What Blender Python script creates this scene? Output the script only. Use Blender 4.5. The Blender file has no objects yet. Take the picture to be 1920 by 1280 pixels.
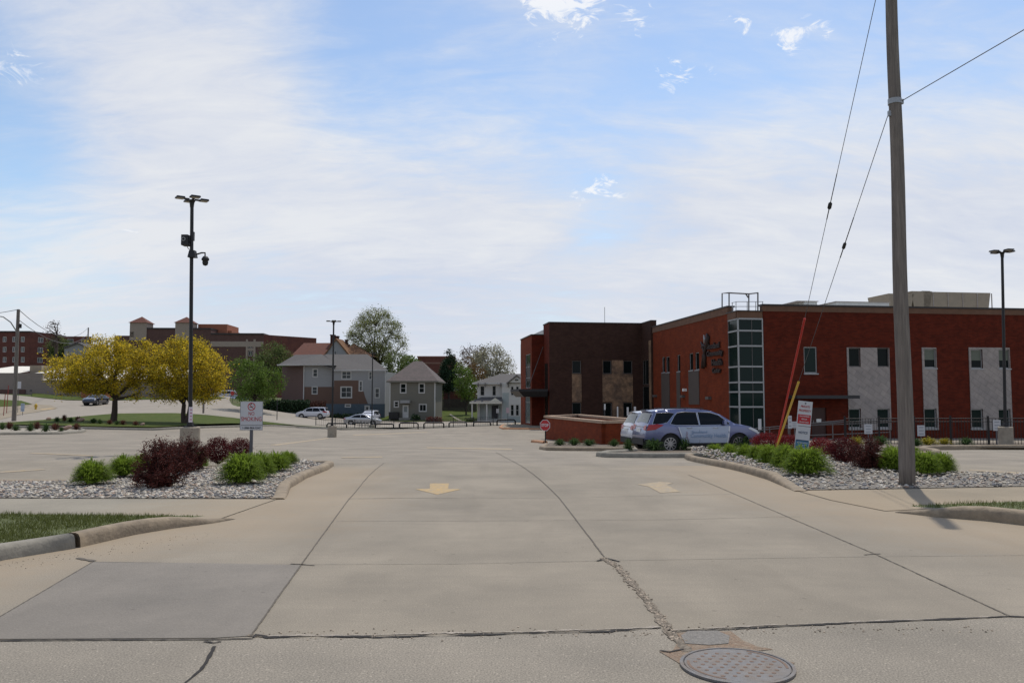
import bpy, bmesh, math, random
import numpy as np
from mathutils import Vector, Matrix
rnd = random.Random(7)
npr = np.random.RandomState(11)
R = math.radians
scn = bpy.context.scene
C = scn.collection
# ------------------------------------------------------------------ camera
F = 1550.0; ZC = 1.6; PITCH = math.atan(105.0 / F)
cd = bpy.data.cameras.new('camera'); cam = bpy.data.objects.new('camera', cd); C.objects.link(cam)
cam.location = (0, 0, ZC); cam.rotation_euler = (R(90) + PITCH, 0, 0)
cd.sensor_width = 36; cd.lens = 36 * F / 1920.0; cd.clip_start = 0.1; cd.clip_end = 8000
scn.camera = cam
scn.view_settings.view_transform = 'Standard'; scn.view_settings.look = 'None'
scn.view_settings.exposure = EXPOSURE = 0.0; scn.view_settings.gamma = 1
# ------------------------------------------------------------------ world
SUN_AZ = math.atan2(0.35, 0.94)      # clockwise from +Y
SUN_EL = R(63)
w = bpy.data.worlds.new('World'); scn.world = w; w.use_nodes = True
nt = w.node_tree; nt.nodes.clear()
def N(t, **kw):
    n = nt.nodes.new(t)
    for k, v in kw.items():
        if k == 'ins':
            for a, b in v.items(): n.inputs[a].default_value = b
        else: setattr(n, k, v)
    return n
def L(a, b): nt.links.new(a, b)
def M(op, a, b=None, c=None, clamp=False):
    n = nt.nodes.new('ShaderNodeMath'); n.operation = op; n.use_clamp = clamp
    for i, x in enumerate((a, b, c)):
        if x is None: continue
        if isinstance(x, (int, float)): n.inputs[i].default_value = x
        else: L(x, n.inputs[i])
    return n.outputs[0]
def ray(px, py):
    xc = (px - 960) / F; yc = (640 - py) / F; c, s = math.cos(PITCH), math.sin(PITCH)
    return np.array([xc, c - yc * s, s + yc * c])
sky = N('ShaderNodeTexSky'); sky.sky_type = 'NISHITA'; sky.sun_disc = False
sky.sun_elevation = SUN_EL; sky.sun_rotation = SUN_AZ; sky.air_density = 1.1; sky.dust_density = 0.6; sky.ozone_density = 1.6
tc = N('ShaderNodeTexCoord'); nrm = N('ShaderNodeVectorMath', operation='NORMALIZE'); L(tc.outputs['Generated'], nrm.inputs[0])
sep = N('ShaderNodeSeparateXYZ'); L(nrm.outputs[0], sep.inputs[0])
zz = M('ADD', M('MAXIMUM', sep.outputs[2], 0.0), 0.30)
cmb = N('ShaderNodeCombineXYZ'); L(M('DIVIDE', sep.outputs[0], zz), cmb.inputs[0]); L(M('DIVIDE', sep.outputs[1], zz), cmb.inputs[1])
mp = N('ShaderNodeMapping'); mp.inputs['Rotation'].default_value = (0, 0, R(-38)); mp.inputs['Scale'].default_value = (1.1, 2.0, 1)
L(cmb.outputs[0], mp.inputs[0])
n1 = N('ShaderNodeTexNoise', ins={'Scale': 0.9, 'Detail': 9.0, 'Roughness': 0.56, 'Distortion': 0.55}); L(mp.outputs[0], n1.inputs[0])
mp2 = N('ShaderNodeMapping'); mp2.inputs['Rotation'].default_value = (0, 0, R(-20)); mp2.inputs['Scale'].default_value = (1.3, 3.4, 1); mp2.inputs['Location'].default_value = (3.1, 1.7, 0)
L(cmb.outputs[0], mp2.inputs[0])
n2 = N('ShaderNodeTexNoise', ins={'Scale': 2.4, 'Detail': 12.0, 'Roughness': 0.62, 'Distortion': 0.9}); L(mp2.outputs[0], n2.inputs[0])
n4 = N('ShaderNodeTexNoise', ins={'Scale': 7.5, 'Detail': 10.0, 'Roughness': 0.6, 'Distortion': 0.5}); L(mp2.outputs[0], n4.inputs[0])
cov = M('ADD', M('MULTIPLY', n1.outputs[0], 1.7), M('ADD', M('MULTIPLY', n2.outputs[0], 0.95), M('MULTIPLY', n4.outputs[0], 0.55)))
cov = M('ADD', cov, M('MULTIPLY', M('SUBTRACT', 0.40, sep.outputs[2]), 0.8))
def blob(px, py, rad, amt):
    d = ray(px, py); d = d / np.linalg.norm(d)
    dn = N('ShaderNodeVectorMath', operation='DISTANCE'); L(nrm.outputs[0], dn.inputs[0]); dn.inputs[1].default_value = tuple(d)
    t = M('DIVIDE', dn.outputs['Value'], rad / F)
    g = M('POWER', 2.718, M('MULTIPLY', M('MULTIPLY', t, t), -1.0))
    return M('MULTIPLY', g, amt * (0.95 if amt < 0 else 1))
for b in [(690, 120, 130, -.40), (900, 150, 150, -.38), (1080, 170, 190, -.42), (1330, 120, 200, -.55), (1560, 150, 200, -.5), (1850, 160, 170, -.45), (20, 240, 130, -.55), (20, 100, 90, -.15),
          (40, 440, 110, -.35), (490, 440, 60, -.25), (200, 470, 110, -.25), (1120, 405, 90, -.25), (1290, 480, 60, -.15), (640, 30, 110, -.25), (760, 270, 130, -.22), (620, 200, 90, -.3),
          (330, 170, 220, .32), (560, 560, 400, .2), (1250, 330, 240, .34), (830, 430, 240, .3), (1700, 340, 280, .38), (1030, -70, 110, .4), (120, 60, 150, .15), (1900, 470, 200, .25), (1500, 480, 300, .2)]:
    cov = M('ADD', cov, blob(*b))
cr = N('ShaderNodeMapRange', interpolation_type='SMOOTHSTEP', ins={'From Min': 0.92, 'From Max': 2.12, 'To Min': 0.0, 'To Max': 0.98}); L(cov, cr.inputs[0])
# small bright puffs
mp3 = N('ShaderNodeMapping'); mp3.inputs['Rotation'].default_value = (0, R(25), 0); mp3.inputs['Scale'].default_value = (1.0, 1.0, 1.9); L(nrm.outputs[0], mp3.inputs[0])
pn = N('ShaderNodeTexNoise', ins={'Scale': 26.0, 'Detail': 9.0, 'Roughness': 0.66, 'Distortion': 1.6}); L(mp3.outputs[0], pn.inputs[0])
pf = None
for b in [(1203, 34, 30, .95), (1392, 46, 32, .95), (1478, 74, 26, .9), (1515, 56, 24, .85), (1552, 50, 22, .85), (1262, 143, 34, 1.0), (1075, -22, 75, 1.3), (985, -22, 60, 1.0), (1145, 345, 40, .75), (1095, 362, 34, .7), (30, 115, 60, .6), (1345, 130, 24, .5), (245, 432, 26, .6), (1640, 195, 30, .4)]:
    x = blob(*b); pf = x if pf is None else M('ADD', pf, x)
pr_ = N('ShaderNodeMapRange', interpolation_type='SMOOTHSTEP', ins={'From Min': 0.46, 'From Max': 1.15, 'To Max': 0.85}); L(M('ADD', pf, M('MULTIPLY', M('SUBTRACT', pn.outputs[0], 0.56), 4.2)), pr_.inputs[0]); pm = M('MULTIPLY', pr_.outputs[0], M('MULTIPLY', pf, 1.6, clamp=True))
bg = N('ShaderNodeBackground'); L(sky.outputs[0], bg.inputs[0]); bg.inputs[1].default_value = SKYS = 0.145
ccol = N('ShaderNodeMix', data_type='RGBA'); ccol.inputs[6].default_value = (0.60, 0.655, 0.79, 1); ccol.inputs[7].default_value = (0.79, 0.81, 0.85, 1)
cm = N('ShaderNodeMapRange', ins={'From Min': 0.38, 'From Max': 0.60}); L(M('ADD', M('MULTIPLY', n1.outputs[0], .55), M('ADD', M('MULTIPLY', n2.outputs[0], .33), M('MULTIPLY', n4.outputs[0], .12))), cm.inputs[0]); L(cm.outputs[0], ccol.inputs[0])
bg2 = N('ShaderNodeBackground'); L(ccol.outputs[2], bg2.inputs[0]); bg2.inputs[1].default_value = 1.0
bg3 = N('ShaderNodeBackground', ins={0: (0.95, 0.96, 0.98, 1), 1: 1.0})
mx = N('ShaderNodeMixShader'); L(cr.outputs[0], mx.inputs[0]); L(bg.outputs[0], mx.inputs[1]); L(bg2.outputs[0], mx.inputs[2])
mx3 = N('ShaderNodeMixShader'); L(pm, mx3.inputs[0]); L(mx.outputs[0], mx3.inputs[1]); L(bg3.outputs[0], mx3.inputs[2])
wo = N('ShaderNodeOutputWorld'); L(mx3.outputs[0], wo.inputs[0])
# ------------------------------------------------------------------ sun
sd = bpy.data.lights.new('sun', 'SUN'); sun = bpy.data.objects.new('sun', sd); C.objects.link(sun)
sd.energy = 3.1; sd.angle = R(0.6); sd.color = (1.0, 0.93, 0.82)
sdir = Vector((math.sin(SUN_AZ) * math.cos(SUN_EL), math.cos(SUN_AZ) * math.cos(SUN_EL), math.sin(SUN_EL)))
sun.rotation_euler = sdir.to_track_quat('Z', 'Y').to_euler(); sun.location = (20, 40, 60)
# ------------------------------------------------------------------ materials
MATS = {}
def material(name, col, rough=0.85, var=0.0, vscale=1.0, bump=0.0, bscale=30.0, col2=None, spec=0.35, metal=0.0, island=0.0, transl=0.0,
             detail=None, stretch=None, brick=None, extra=None, coat=0.0):
    if name in MATS: return MATS[name]
    m = bpy.data.materials.new(name); m.use_nodes = True; MATS[name] = m
    t = m.node_tree; P = t.nodes['Principled BSDF']; out = t.nodes['Material Output']
    P.inputs['Roughness'].default_value = rough; P.inputs['Metallic'].default_value = metal
    P.inputs['Specular IOR Level'].default_value = spec
    if coat: P.inputs['Coat Weight'].default_value = coat; P.inputs['Coat Roughness'].default_value = 0.04
    def nn(tp, **kw):
        n = t.nodes.new(tp)
        for k, v in kw.items():
            if k == 'ins':
                for a, b in v.items(): n.inputs[a].default_value = b
            else: setattr(n, k, v)
        return n
    l = t.links.new
    base = nn('ShaderNodeRGB'); base.outputs[0].default_value = (*col, 1); cur = base.outputs[0]
    tcn = nn('ShaderNodeTexCoord'); vec = tcn.outputs['Object']
    if stretch:
        mpp = nn('ShaderNodeMapping'); mpp.inputs['Scale'].default_value = stretch; l(vec, mpp.inputs[0]); vec = mpp.outputs[0]
    def mixc(fac, a, b, mode='MIX'):
        n = nn('ShaderNodeMix', data_type='RGBA', blend_type=mode)
        if isinstance(fac, (int, float)): n.inputs[0].default_value = fac
        else: l(fac, n.inputs[0])
        for i, x in ((6, a), (7, b)):
            if isinstance(x, tuple): n.inputs[i].default_value = (*x, 1)
            else: l(x, n.inputs[i])
        return n.outputs[2]
    if brick:
        c2, cm, rot = brick
        mp_ = nn('ShaderNodeMapping'); mp_.inputs['Rotation'].default_value = (0, 0, 0); l(tcn.outputs['Object'], mp_.inputs[0])
        s_ = nn('ShaderNodeSeparateXYZ'); l(mp_.outputs[0], s_.inputs[0])
        a_ = nn('ShaderNodeMath', operation='ADD'); l(s_.outputs[0], a_.inputs[0]); l(s_.outputs[1], a_.inputs[1])
        c_ = nn('ShaderNodeCombineXYZ'); l(a_.outputs[0], c_.inputs[0]); l(s_.outputs[2], c_.inputs[1])
        b_ = nn('ShaderNodeTexBrick', ins={'Scale': 1.0, 'Mortar Size': 0.006, 'Brick Width': 0.30, 'Row Height': 0.10, 'Mortar Smooth': 0.2})
        b_.inputs['Color1'].default_value = (*col, 1); b_.inputs['Color2'].default_value = (*c2, 1); b_.inputs['Mortar'].default_value = (*cm, 1)
        l(c_.outputs[0], b_.inputs[0]); cur = b_.outputs[0]
    if col2 is not None:
        n_ = nn('ShaderNodeTexNoise', ins={'Scale': vscale, 'Detail': 6.0, 'Roughness': 0.6}); l(vec, n_.inputs[0])
        r_ = nn('ShaderNodeMapRange', ins={'From Min': 0.38, 'From Max': 0.64}); l(n_.outputs[0], r_.inputs[0])
        cur = mixc(r_.outputs[0], cur, col2)
    if var:
        n_ = nn('ShaderNodeTexNoise', ins={'Scale': vscale * 2.7, 'Detail': 8.0, 'Roughness': 0.65}); l(vec, n_.inputs[0])
        r_ = nn('ShaderNodeMapRange', ins={'From Min': 0.25, 'From Max': 0.75, 'To Min': 1 - var, 'To Max': 1 + var}); l(n_.outputs[0], r_.inputs[0])
        cb = nn('ShaderNodeCombineColor')
        for i in range(3): l(r_.outputs[0], cb.inputs[i])
        cur = mixc(1.0, cur, cb.outputs[0], 'MULTIPLY')
    if island:
        g_ = nn('ShaderNodeNewGeometry')
        r_ = nn('ShaderNodeMapRange', ins={'To Min': 1 - island, 'To Max': 1 + island}); l(g_.outputs['Random Per Island'], r_.inputs[0])
        cb = nn('ShaderNodeCombineColor')
        for i in range(3): l(r_.outputs[0], cb.inputs[i])
        cur = mixc(1.0, cur, cb.outputs[0], 'MULTIPLY')
    if extra: cur = extra(t, nn, l, mixc, cur, tcn, P)
    l(cur, P.inputs['Base Color'])
    if bump:
        n_ = nn('ShaderNodeTexNoise', ins={'Scale': bscale, 'Detail': 5.0}); l(vec, n_.inputs[0])
        b_ = nn('ShaderNodeBump', ins={'Strength': min(1.0, bump), 'Distance': 0.02}); l(n_.outputs[0], b_.inputs['Height']); l(b_.outputs[0], P.inputs['Normal'])
    if transl:
        tr = nn('ShaderNodeBsdfTranslucent'); l(cur, tr.inputs[0])
        ms = nn('ShaderNodeMixShader', ins={0: transl}); l(P.outputs[0], ms.inputs[1]); l(tr.outputs[0], ms.inputs[2]); l(ms.outputs[0], out.inputs[0])
    return m
def concrete(name, col, sand=True, speck=0.5, dark=0.0):
    def ex(t, nn, l, mixc, cur, tcn, P):
        # broad traffic-worn blotches, fine aggregate, pits, and sand held in an attribute near the kerbs
        na = nn('ShaderNodeTexNoise', ins={'Scale': 0.55, 'Detail': 7.0, 'Roughness': 0.62}); l(tcn.outputs['Object'], na.inputs[0])
        ra = nn('ShaderNodeMapRange', ins={'From Min': 0.35, 'From Max': 0.68}); l(na.outputs[0], ra.inputs[0])
        cur = mixc(ra.outputs[0], cur, (col[0] * .72, col[1] * .73, col[2] * .74))
        mp_ = nn('ShaderNodeMapping'); mp_.inputs['Scale'].default_value = (0.5, 6.0, 1); l(tcn.outputs['Object'], mp_.inputs[0])
        ns = nn('ShaderNodeTexNoise', ins={'Scale': 1.1, 'Detail': 8.0, 'Roughness': 0.7}); l(mp_.outputs[0], ns.inputs[0])
        rs = nn('ShaderNodeMapRange', ins={'From Min': 0.5, 'From Max': 0.72, 'To Max': 0.45}); l(ns.outputs[0], rs.inputs[0])
        cur = mixc(rs.outputs[0], cur, (col[0] * 0.76, col[1] * 0.77, col[2] * 0.80))
        nb = nn('ShaderNodeTexNoise', ins={'Scale': 85.0, 'Detail': 3.0, 'Roughness': 0.7}); l(tcn.outputs['Object'], nb.inputs[0])
        rb = nn('ShaderNodeMapRange', ins={'From Min': 0.30, 'From Max': 0.70, 'To Min': 1 - .5 * speck, 'To Max': 1 + .45 * speck}); l(nb.outputs[0], rb.inputs[0])
        cb = nn('ShaderNodeCombineColor')
        for i in range(3): l(rb.outputs[0], cb.inputs[i])
        cur = mixc(1.0, cur, cb.outputs[0], 'MULTIPLY')
        vo = nn('ShaderNodeTexVoronoi', ins={'Scale': 5.0, 'Randomness': 1.0}); l(tcn.outputs['Object'], vo.inputs[0])
        rv = nn('ShaderNodeMapRange', ins={'From Min': 0.05, 'From Max': 0.12, 'To Min': 0.5, 'To Max': 0.0}); l(vo.outputs['Distance'], rv.inputs[0])
        vc = nn('ShaderNodeSeparateColor'); l(vo.outputs['Color'], vc.inputs[0])
        gt = nn('ShaderNodeMath', operation='GREATER_THAN'); l(vc.outputs[0], gt.inputs[0]); gt.inputs[1].default_value = 0.62
        mu = nn('ShaderNodeMath', operation='MULTIPLY'); l(gt.outputs[0], mu.inputs[0]); l(rv.outputs[0], mu.inputs[1])
        cur = mixc(mu.outputs[0], cur, tuple(c * 0.45 for c in col))
        no = nn('ShaderNodeTexNoise', ins={'Scale': 0.9, 'Detail': 3.0, 'Roughness': 0.5, 'Distortion': 0.4}); mo = nn('ShaderNodeMapping'); mo.inputs['Scale'].default_value = (1.6, .28, 1); mo.inputs['Location'].default_value = (7.3, 2.2, 0); l(tcn.outputs['Object'], mo.inputs[0]); l(mo.outputs[0], no.inputs[0])
        ro = nn('ShaderNodeMapRange', ins={'From Min': 0.52, 'From Max': 0.70, 'To Max': 0.30}); l(no.outputs[0], ro.inputs[0])
        cur = mixc(ro.outputs[0], cur, tuple(c * 0.62 for c in col))
        v2 = nn('ShaderNodeTexVoronoi', ins={'Scale': 42.0}); l(tcn.outputs['Object'], v2.inputs[0]); c2 = nn('ShaderNodeSeparateColor'); l(v2.outputs['Color'], c2.inputs[0])
        g2 = nn('ShaderNodeMapRange', ins={'From Min': 0.80, 'From Max': 0.95, 'To Max': .5 * speck}); l(c2.outputs[1], g2.inputs[0]); d2 = nn('ShaderNodeMapRange', ins={'From Min': 0.35, 'From Max': 0.2}); l(v2.outputs['Distance'], d2.inputs[0])
        m2 = nn('ShaderNodeMath', operation='MULTIPLY'); l(g2.outputs[0], m2.inputs[0]); l(d2.outputs[0], m2.inputs[1])
        cur = mixc(m2.outputs[0], cur, tuple(min(.6, c * 1.7) for c in col))
        if sand:
            at = nn('ShaderNodeAttribute', attribute_name='sand')
            nsn = nn('ShaderNodeTexNoise', ins={'Scale': 2.2, 'Detail': 8.0, 'Roughness': 0.7}); l(tcn.outputs['Object'], nsn.inputs[0])
            ad = nn('ShaderNodeMath', operation='MULTIPLY_ADD'); l(nsn.outputs[0], ad.inputs[0]); ad.inputs[1].default_value = 1.1; ad.inputs[2].default_value = -0.55
            a2 = nn('ShaderNodeMath', operation='ADD'); l(ad.outputs[0], a2.inputs[0]); l(at.outputs['Fac'], a2.inputs[1])
            rr = nn('ShaderNodeMapRange', ins={'From Min': 0.3, 'From Max': 1.0, 'To Max': 0.62}); l(a2.outputs[0], rr.inputs[0])
            cur = mixc(rr.outputs[0], cur, (0.325, 0.255, 0.175))
        return cur
    return material(name, col, rough=0.9, bump=0.2 if speck > .8 else .3, bscale=150 if speck > .8 else 70, spec=0.25, extra=ex)
# ------------------------------------------------------------------ mesh helpers
def link_mesh(name, verts, faces, mats, parent=None, smooth=False, midx=None, local=False):
    me = bpy.data.meshes.new(name)
    v = np.asarray(verts, dtype=float).reshape(-1, 3)
    if parent is not None and not local:
        Mi = np.array(WM[parent].inverted())
        v = v @ Mi[:3, :3].T + Mi[:3, 3]
    me.from_pydata(v.tolist(), [], [tuple(f) for f in faces])
    if not isinstance(mats, (list, tuple)): mats = [mats]
    for m in mats: me.materials.append(m)
    if midx is not None: me.polygons.foreach_set('material_index', midx)
    if smooth: me.polygons.foreach_set('use_smooth', [True] * len(me.polygons))
    me.update()
    o = bpy.data.objects.new(name, me); C.objects.link(o)
    if parent is not None:
        o.parent = parent; WM[o] = WM[parent]
    else: WM[o] = Matrix.Identity(4)
    return o
WM = {}
def tag(o, label=None, cat=None, group=None, kind=None):
    if label: o['label'] = label
    if cat: o['category'] = cat
    if group: o['group'] = group
    if kind: o['kind'] = kind
    return o
def thing(name, label, cat, loc=(0, 0, 0), rot=0.0, group=None):
    e = bpy.data.objects.new(name, None); C.objects.link(e); e.location = loc; e.rotation_euler = (0, 0, rot)
    e.empty_display_size = 0.2
    WM[e] = Matrix.Translation(Vector(loc)) @ Matrix.Rotation(rot, 4, 'Z')
    return tag(e, label, cat, group)
def dup(src, loc=None, rot=None, label=None, scale=None, parent=None):
    o = src.copy(); C.objects.link(o); o.parent = parent
    if loc is not None: o.location = loc
    if rot is not None: o.rotation_euler = (0, 0, rot)
    if scale is not None: o.scale = scale
    if label: o['label'] = label
    for ch in list(src.children): dup(ch, parent=o)
    return o
class MB:
    def __init__(s): s.v = []; s.f = []; s.mi = []; s.cur = 0
    def add(s, vs, fs):
        b = len(s.v); s.v.extend([tuple(map(float, p)) for p in vs]); s.f.extend([tuple(i + b for i in f) for f in fs]); s.mi.extend([s.cur] * len(fs)); return s
    def box(s, c, d, rot=0.0, top=1.0, bottom=None):
        """c centre of base-box centre, d full sizes, rot about z; top = scale of top face"""
        cx, cy, cz = c; dx, dy, dz = d[0] / 2, d[1] / 2, d[2] / 2; vs = []
        cr_, sr = math.cos(rot), math.sin(rot)
        for z, k in ((-dz, 1.0), (dz, top)):
            for x, y in ((-dx, -dy), (dx, -dy), (dx, dy), (-dx, dy)):
                x *= k; y *= k
                vs.append((cx + x * cr_ - y * sr, cy + x * sr + y * cr_, cz + z))
        return s.add(vs, [(0, 3, 2, 1), (4, 5, 6, 7), (0, 1, 5, 4), (1, 2, 6, 5), (2, 3, 7, 6), (3, 0, 4, 7)])
    def hexa(s, p8):
        return s.add(p8, [(0, 3, 2, 1), (4, 5, 6, 7), (0, 1, 5, 4), (1, 2, 6, 5), (2, 3, 7, 6), (3, 0, 4, 7)])
    def path(s, pts, rad, n=8, caps=True, squash=None):
        pts = [Vector(p) for p in pts]; m = len(pts)
        if isinstance(rad, (int, float)): rad = [rad] * m
        rings = []; up = Vector((0, 0, 1))
        t0 = (pts[1] - pts[0]).normalized(); a = t0.cross(up)
        if a.length < 1e-3: a = t0.cross(Vector((1, 0, 0)))
        a.normalize()
        for i, p in enumerate(pts):
            t = (pts[min(i + 1, m - 1)] - pts[max(i - 1, 0)]).normalized()
            a = (a - t * a.dot(t)); a.normalize(); b = t.cross(a)
            rings.append([p + (a * math.cos(2 * math.pi * k / n) + b * math.sin(2 * math.pi * k / n)) * rad[i] for k in range(n)])
        vs = [q for r_ in rings for q in r_]; fs = []
        for i in range(m - 1):
            for k in range(n):
                k2 = (k + 1) % n; fs.append((i * n + k, i * n + k2, (i + 1) * n + k2, (i + 1) * n + k))
        if caps:
            fs.append(tuple(range(n))[::-1]); fs.append(tuple((m - 1) * n + k for k in range(n)))
        return s.add(vs, fs)
    def tube(s, a, b, r0, r1=None, n=10): return s.path([a, b], [r0, r0 if r1 is None else r1], n)
    def lathe(s, c, prof, n=24, axis='z', rot=0.0, caps=True):
        """prof list of (r, h) ; axis 'z' or 'y' (car wheels)"""
        vs = []; m = len(prof)
        for r_, h in prof:
            for k in range(n):
                a = 2 * math.pi * k / n
                if axis == 'z': p = (r_ * math.cos(a), r_ * math.sin(a), h)
                elif axis == 'y': p = (r_ * math.cos(a), h, r_ * math.sin(a))
                else: p = (h, r_ * math.cos(a), r_ * math.sin(a))
                vs.append((c[0] + p[0], c[1] + p[1], c[2] + p[2]))
        fs = [(i * n + k, i * n + (k + 1) % n, (i + 1) * n + (k + 1) % n, (i + 1) * n + k) for i in range(m - 1) for k in range(n)]
        if caps and prof[0][0] > 1e-4: fs.append(tuple(range(n))[::-1])
        if caps and prof[-1][0] > 1e-4: fs.append(tuple((m - 1) * n + k for k in range(n)))
        return s.add(vs, fs)
    def build(s, name, mat, parent=None, smooth=False, local=False):
        return link_mesh(name, s.v, s.f, mat, parent, smooth, s.mi if isinstance(mat, (list, tuple)) else None, local)
def bevel(o, wdt, seg=2):
    m = o.modifiers.new('bevel', 'BEVEL'); m.width = wdt; m.segments = seg; m.limit_method = 'ANGLE'; m.angle_limit = R(35); return o
# ------------------------------------------------------------------ terrain
def at(px, py, d):
    r_ = ray(px, py); return np.array([0, 0, ZC]) + r_ * (d / r_[1])
CP = [at(*p) for p in [
    (356, 845, 25.7), (622, 820, 55), (697, 810, 85), (640, 806, 88), (800, 803, 85), (960, 797, 83), (1886, 835, 33), (1430, 822, 56), (1920, 820, 60), (1000, 799, 79), (1150, 808, 72),
    (80, 814, 45), (0, 801, 58), (200, 804, 60), (215, 790, 72), (340, 793, 72), (25, 790, 74), (520, 800, 74), (400, 778, 92), (0, 775, 90), (178, 767, 105), (0, 737, 130), (125, 751, 122),
    (217, 750, 126), (330, 754, 122), (430, 746, 145), (480, 784, 100), (480, 765, 125), (590, 786, 120), (690, 798, 106), (780, 787, 127), (940, 790, 124), (540, 774, 140), (680, 787, 132),
    (850, 769, 150), (860, 795, 114), (1050, 832, 44), (1180, 838, 41), (1330, 845, 33), (1300, 856, 27.5), (1900, 840, 36)]]
CP = [tuple(p) for p in CP] + [(x, y, 0.0) for x in (-60, -25, 0, 25, 60) for y in (-20, 8, 15)] + [(-60, 40, -.3), (60, 40, -1.2), (75, 70, -1.2), (-90, 100, 1.0), (-110, 140, 2.2), (100, 140, -1.5), (0, 200, 0.0), (-100, 200, 2.5), (100, 200, 0.0)]
CPa = np.array(CP)
def _phi(r_): return np.sqrt(r_ * r_ + 36.0)
_D = np.hypot(CPa[:, None, 0] - CPa[None, :, 0], CPa[:, None, 1] - CPa[None, :, 1])
_A = _phi(_D) - np.eye(len(CPa)) * 0.6
_n = len(CPa); _K = np.zeros((_n + 1, _n + 1)); _K[:_n, :_n] = _A; _K[:_n, _n] = 1; _K[_n, :_n] = 1
_W = np.linalg.solve(_K, np.append(CPa[:, 2], 0.0))
def Hn(X, Y):
    X = np.asarray(X, float); Y = np.asarray(Y, float); sh = X.shape; X = X.ravel(); Y = Y.ravel()
    d = np.hypot(X[:, None] - CPa[None, :, 0], Y[:, None] - CPa[None, :, 1]); z = _phi(d) @ _W[:_n] + _W[_n]
    def ss(a, b, t): u = np.clip((t - a) / (b - a), 0, 1); return u * u * (3 - 2 * u)
    z = z * ss(13.5, 24, Y)
    far = np.maximum(ss(190, 320, Y), ss(110, 200, np.abs(X)))
    z = z * (1 - far) + 0.2 * far
    return z.reshape(sh)
def H(x, y): return float(Hn(np.array([x]), np.array([y]))[0])
def hit(px, py, off=0.0):
    r_ = ray(px, py); t = np.concatenate([np.arange(2, 40, .1), np.arange(40, 260, .4)]) / r_[1]
    P = np.array([0, 0, ZC])[None] + t[:, None] * r_[None]
    g = P[:, 2] - Hn(P[:, 0], P[:, 1]) - off
    k = np.where(g < 0)[0]
    if len(k) == 0 or k[0] == 0: return P[-1]
    k = k[0]; a = g[k - 1] / (g[k - 1] - g[k]); return P[k - 1] * (1 - a) + P[k] * a
def hits(pp): return [tuple(hit(*p)[:2]) for p in pp]
def ctr(pts, iters=2):
    """Chaikin smoothing of an open polyline"""
    for _ in range(iters):
        q = [pts[0]]
        for a, b in zip(pts[:-1], pts[1:]):
            q.append(tuple(np.array(a) * .75 + np.array(b) * .25)); q.append(tuple(np.array(a) * .25 + np.array(b) * .75))
        q.append(pts[-1]); pts = q
    return pts
def cut_poly(poly, xs, ys):
    bm = bmesh.new(); bm.faces.new([bm.verts.new((p[0], p[1], 0)) for p in poly])
    for x in xs: bmesh.ops.bisect_plane(bm, geom=bm.verts[:] + bm.edges[:] + bm.faces[:], plane_co=(x, 0, 0), plane_no=(1, 0, 0), dist=1e-5)
    for y in ys: bmesh.ops.bisect_plane(bm, geom=bm.verts[:] + bm.edges[:] + bm.faces[:], plane_co=(0, y, 0), plane_no=(0, 1, 0), dist=1e-5)
    bmesh.ops.triangulate(bm, faces=[f for f in bm.faces if len(f.verts) > 4])
    return bm
def drape(name, poly, mat, off, step=2.0, sandf=None, zf=None):
    P = np.array(poly); x0, y0 = P[:, :2].min(0); x1, y1 = P[:, :2].max(0)
    xs = np.arange(math.ceil(x0 / step) * step, x1, step); ys = np.arange(math.ceil(y0 / step) * step, y1, step)
    bm = cut_poly([p[:2] for p in poly], xs, ys)
    X = np.array([v.co.x for v in bm.verts]); Y = np.array([v.co.y for v in bm.verts]); Z = Hn(X, Y) + off
    if zf is not None: Z = Z + zf(X, Y)
    for v, z in zip(bm.verts, Z): v.co.z = z
    bmesh.ops.recalc_face_normals(bm, faces=bm.faces)
    if sum(f.normal.z for f in bm.faces) < 0: bmesh.ops.reverse_faces(bm, faces=bm.faces)
    me = bpy.data.meshes.new(name); bm.to_mesh(me); bm.free(); me.materials.append(mat)
    me.polygons.foreach_set('use_smooth', [True] * len(me.polygons))
    if sandf is not None:
        a = me.attributes.new('sand', 'FLOAT', 'POINT'); co = np.zeros(len(me.vertices) * 3); me.vertices.foreach_get('co', co); co = co.reshape(-1, 3)
        a.data.foreach_set('value', sandf(co[:, 0], co[:, 1]).astype(np.float32))
    o = bpy.data.objects.new(name, me); C.objects.link(o); WM[o] = Matrix.Identity(4)
    return o
def structure(o): o['kind'] = 'structure'; return o
def child(o, parent):
    o.parent = parent; return o
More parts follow.
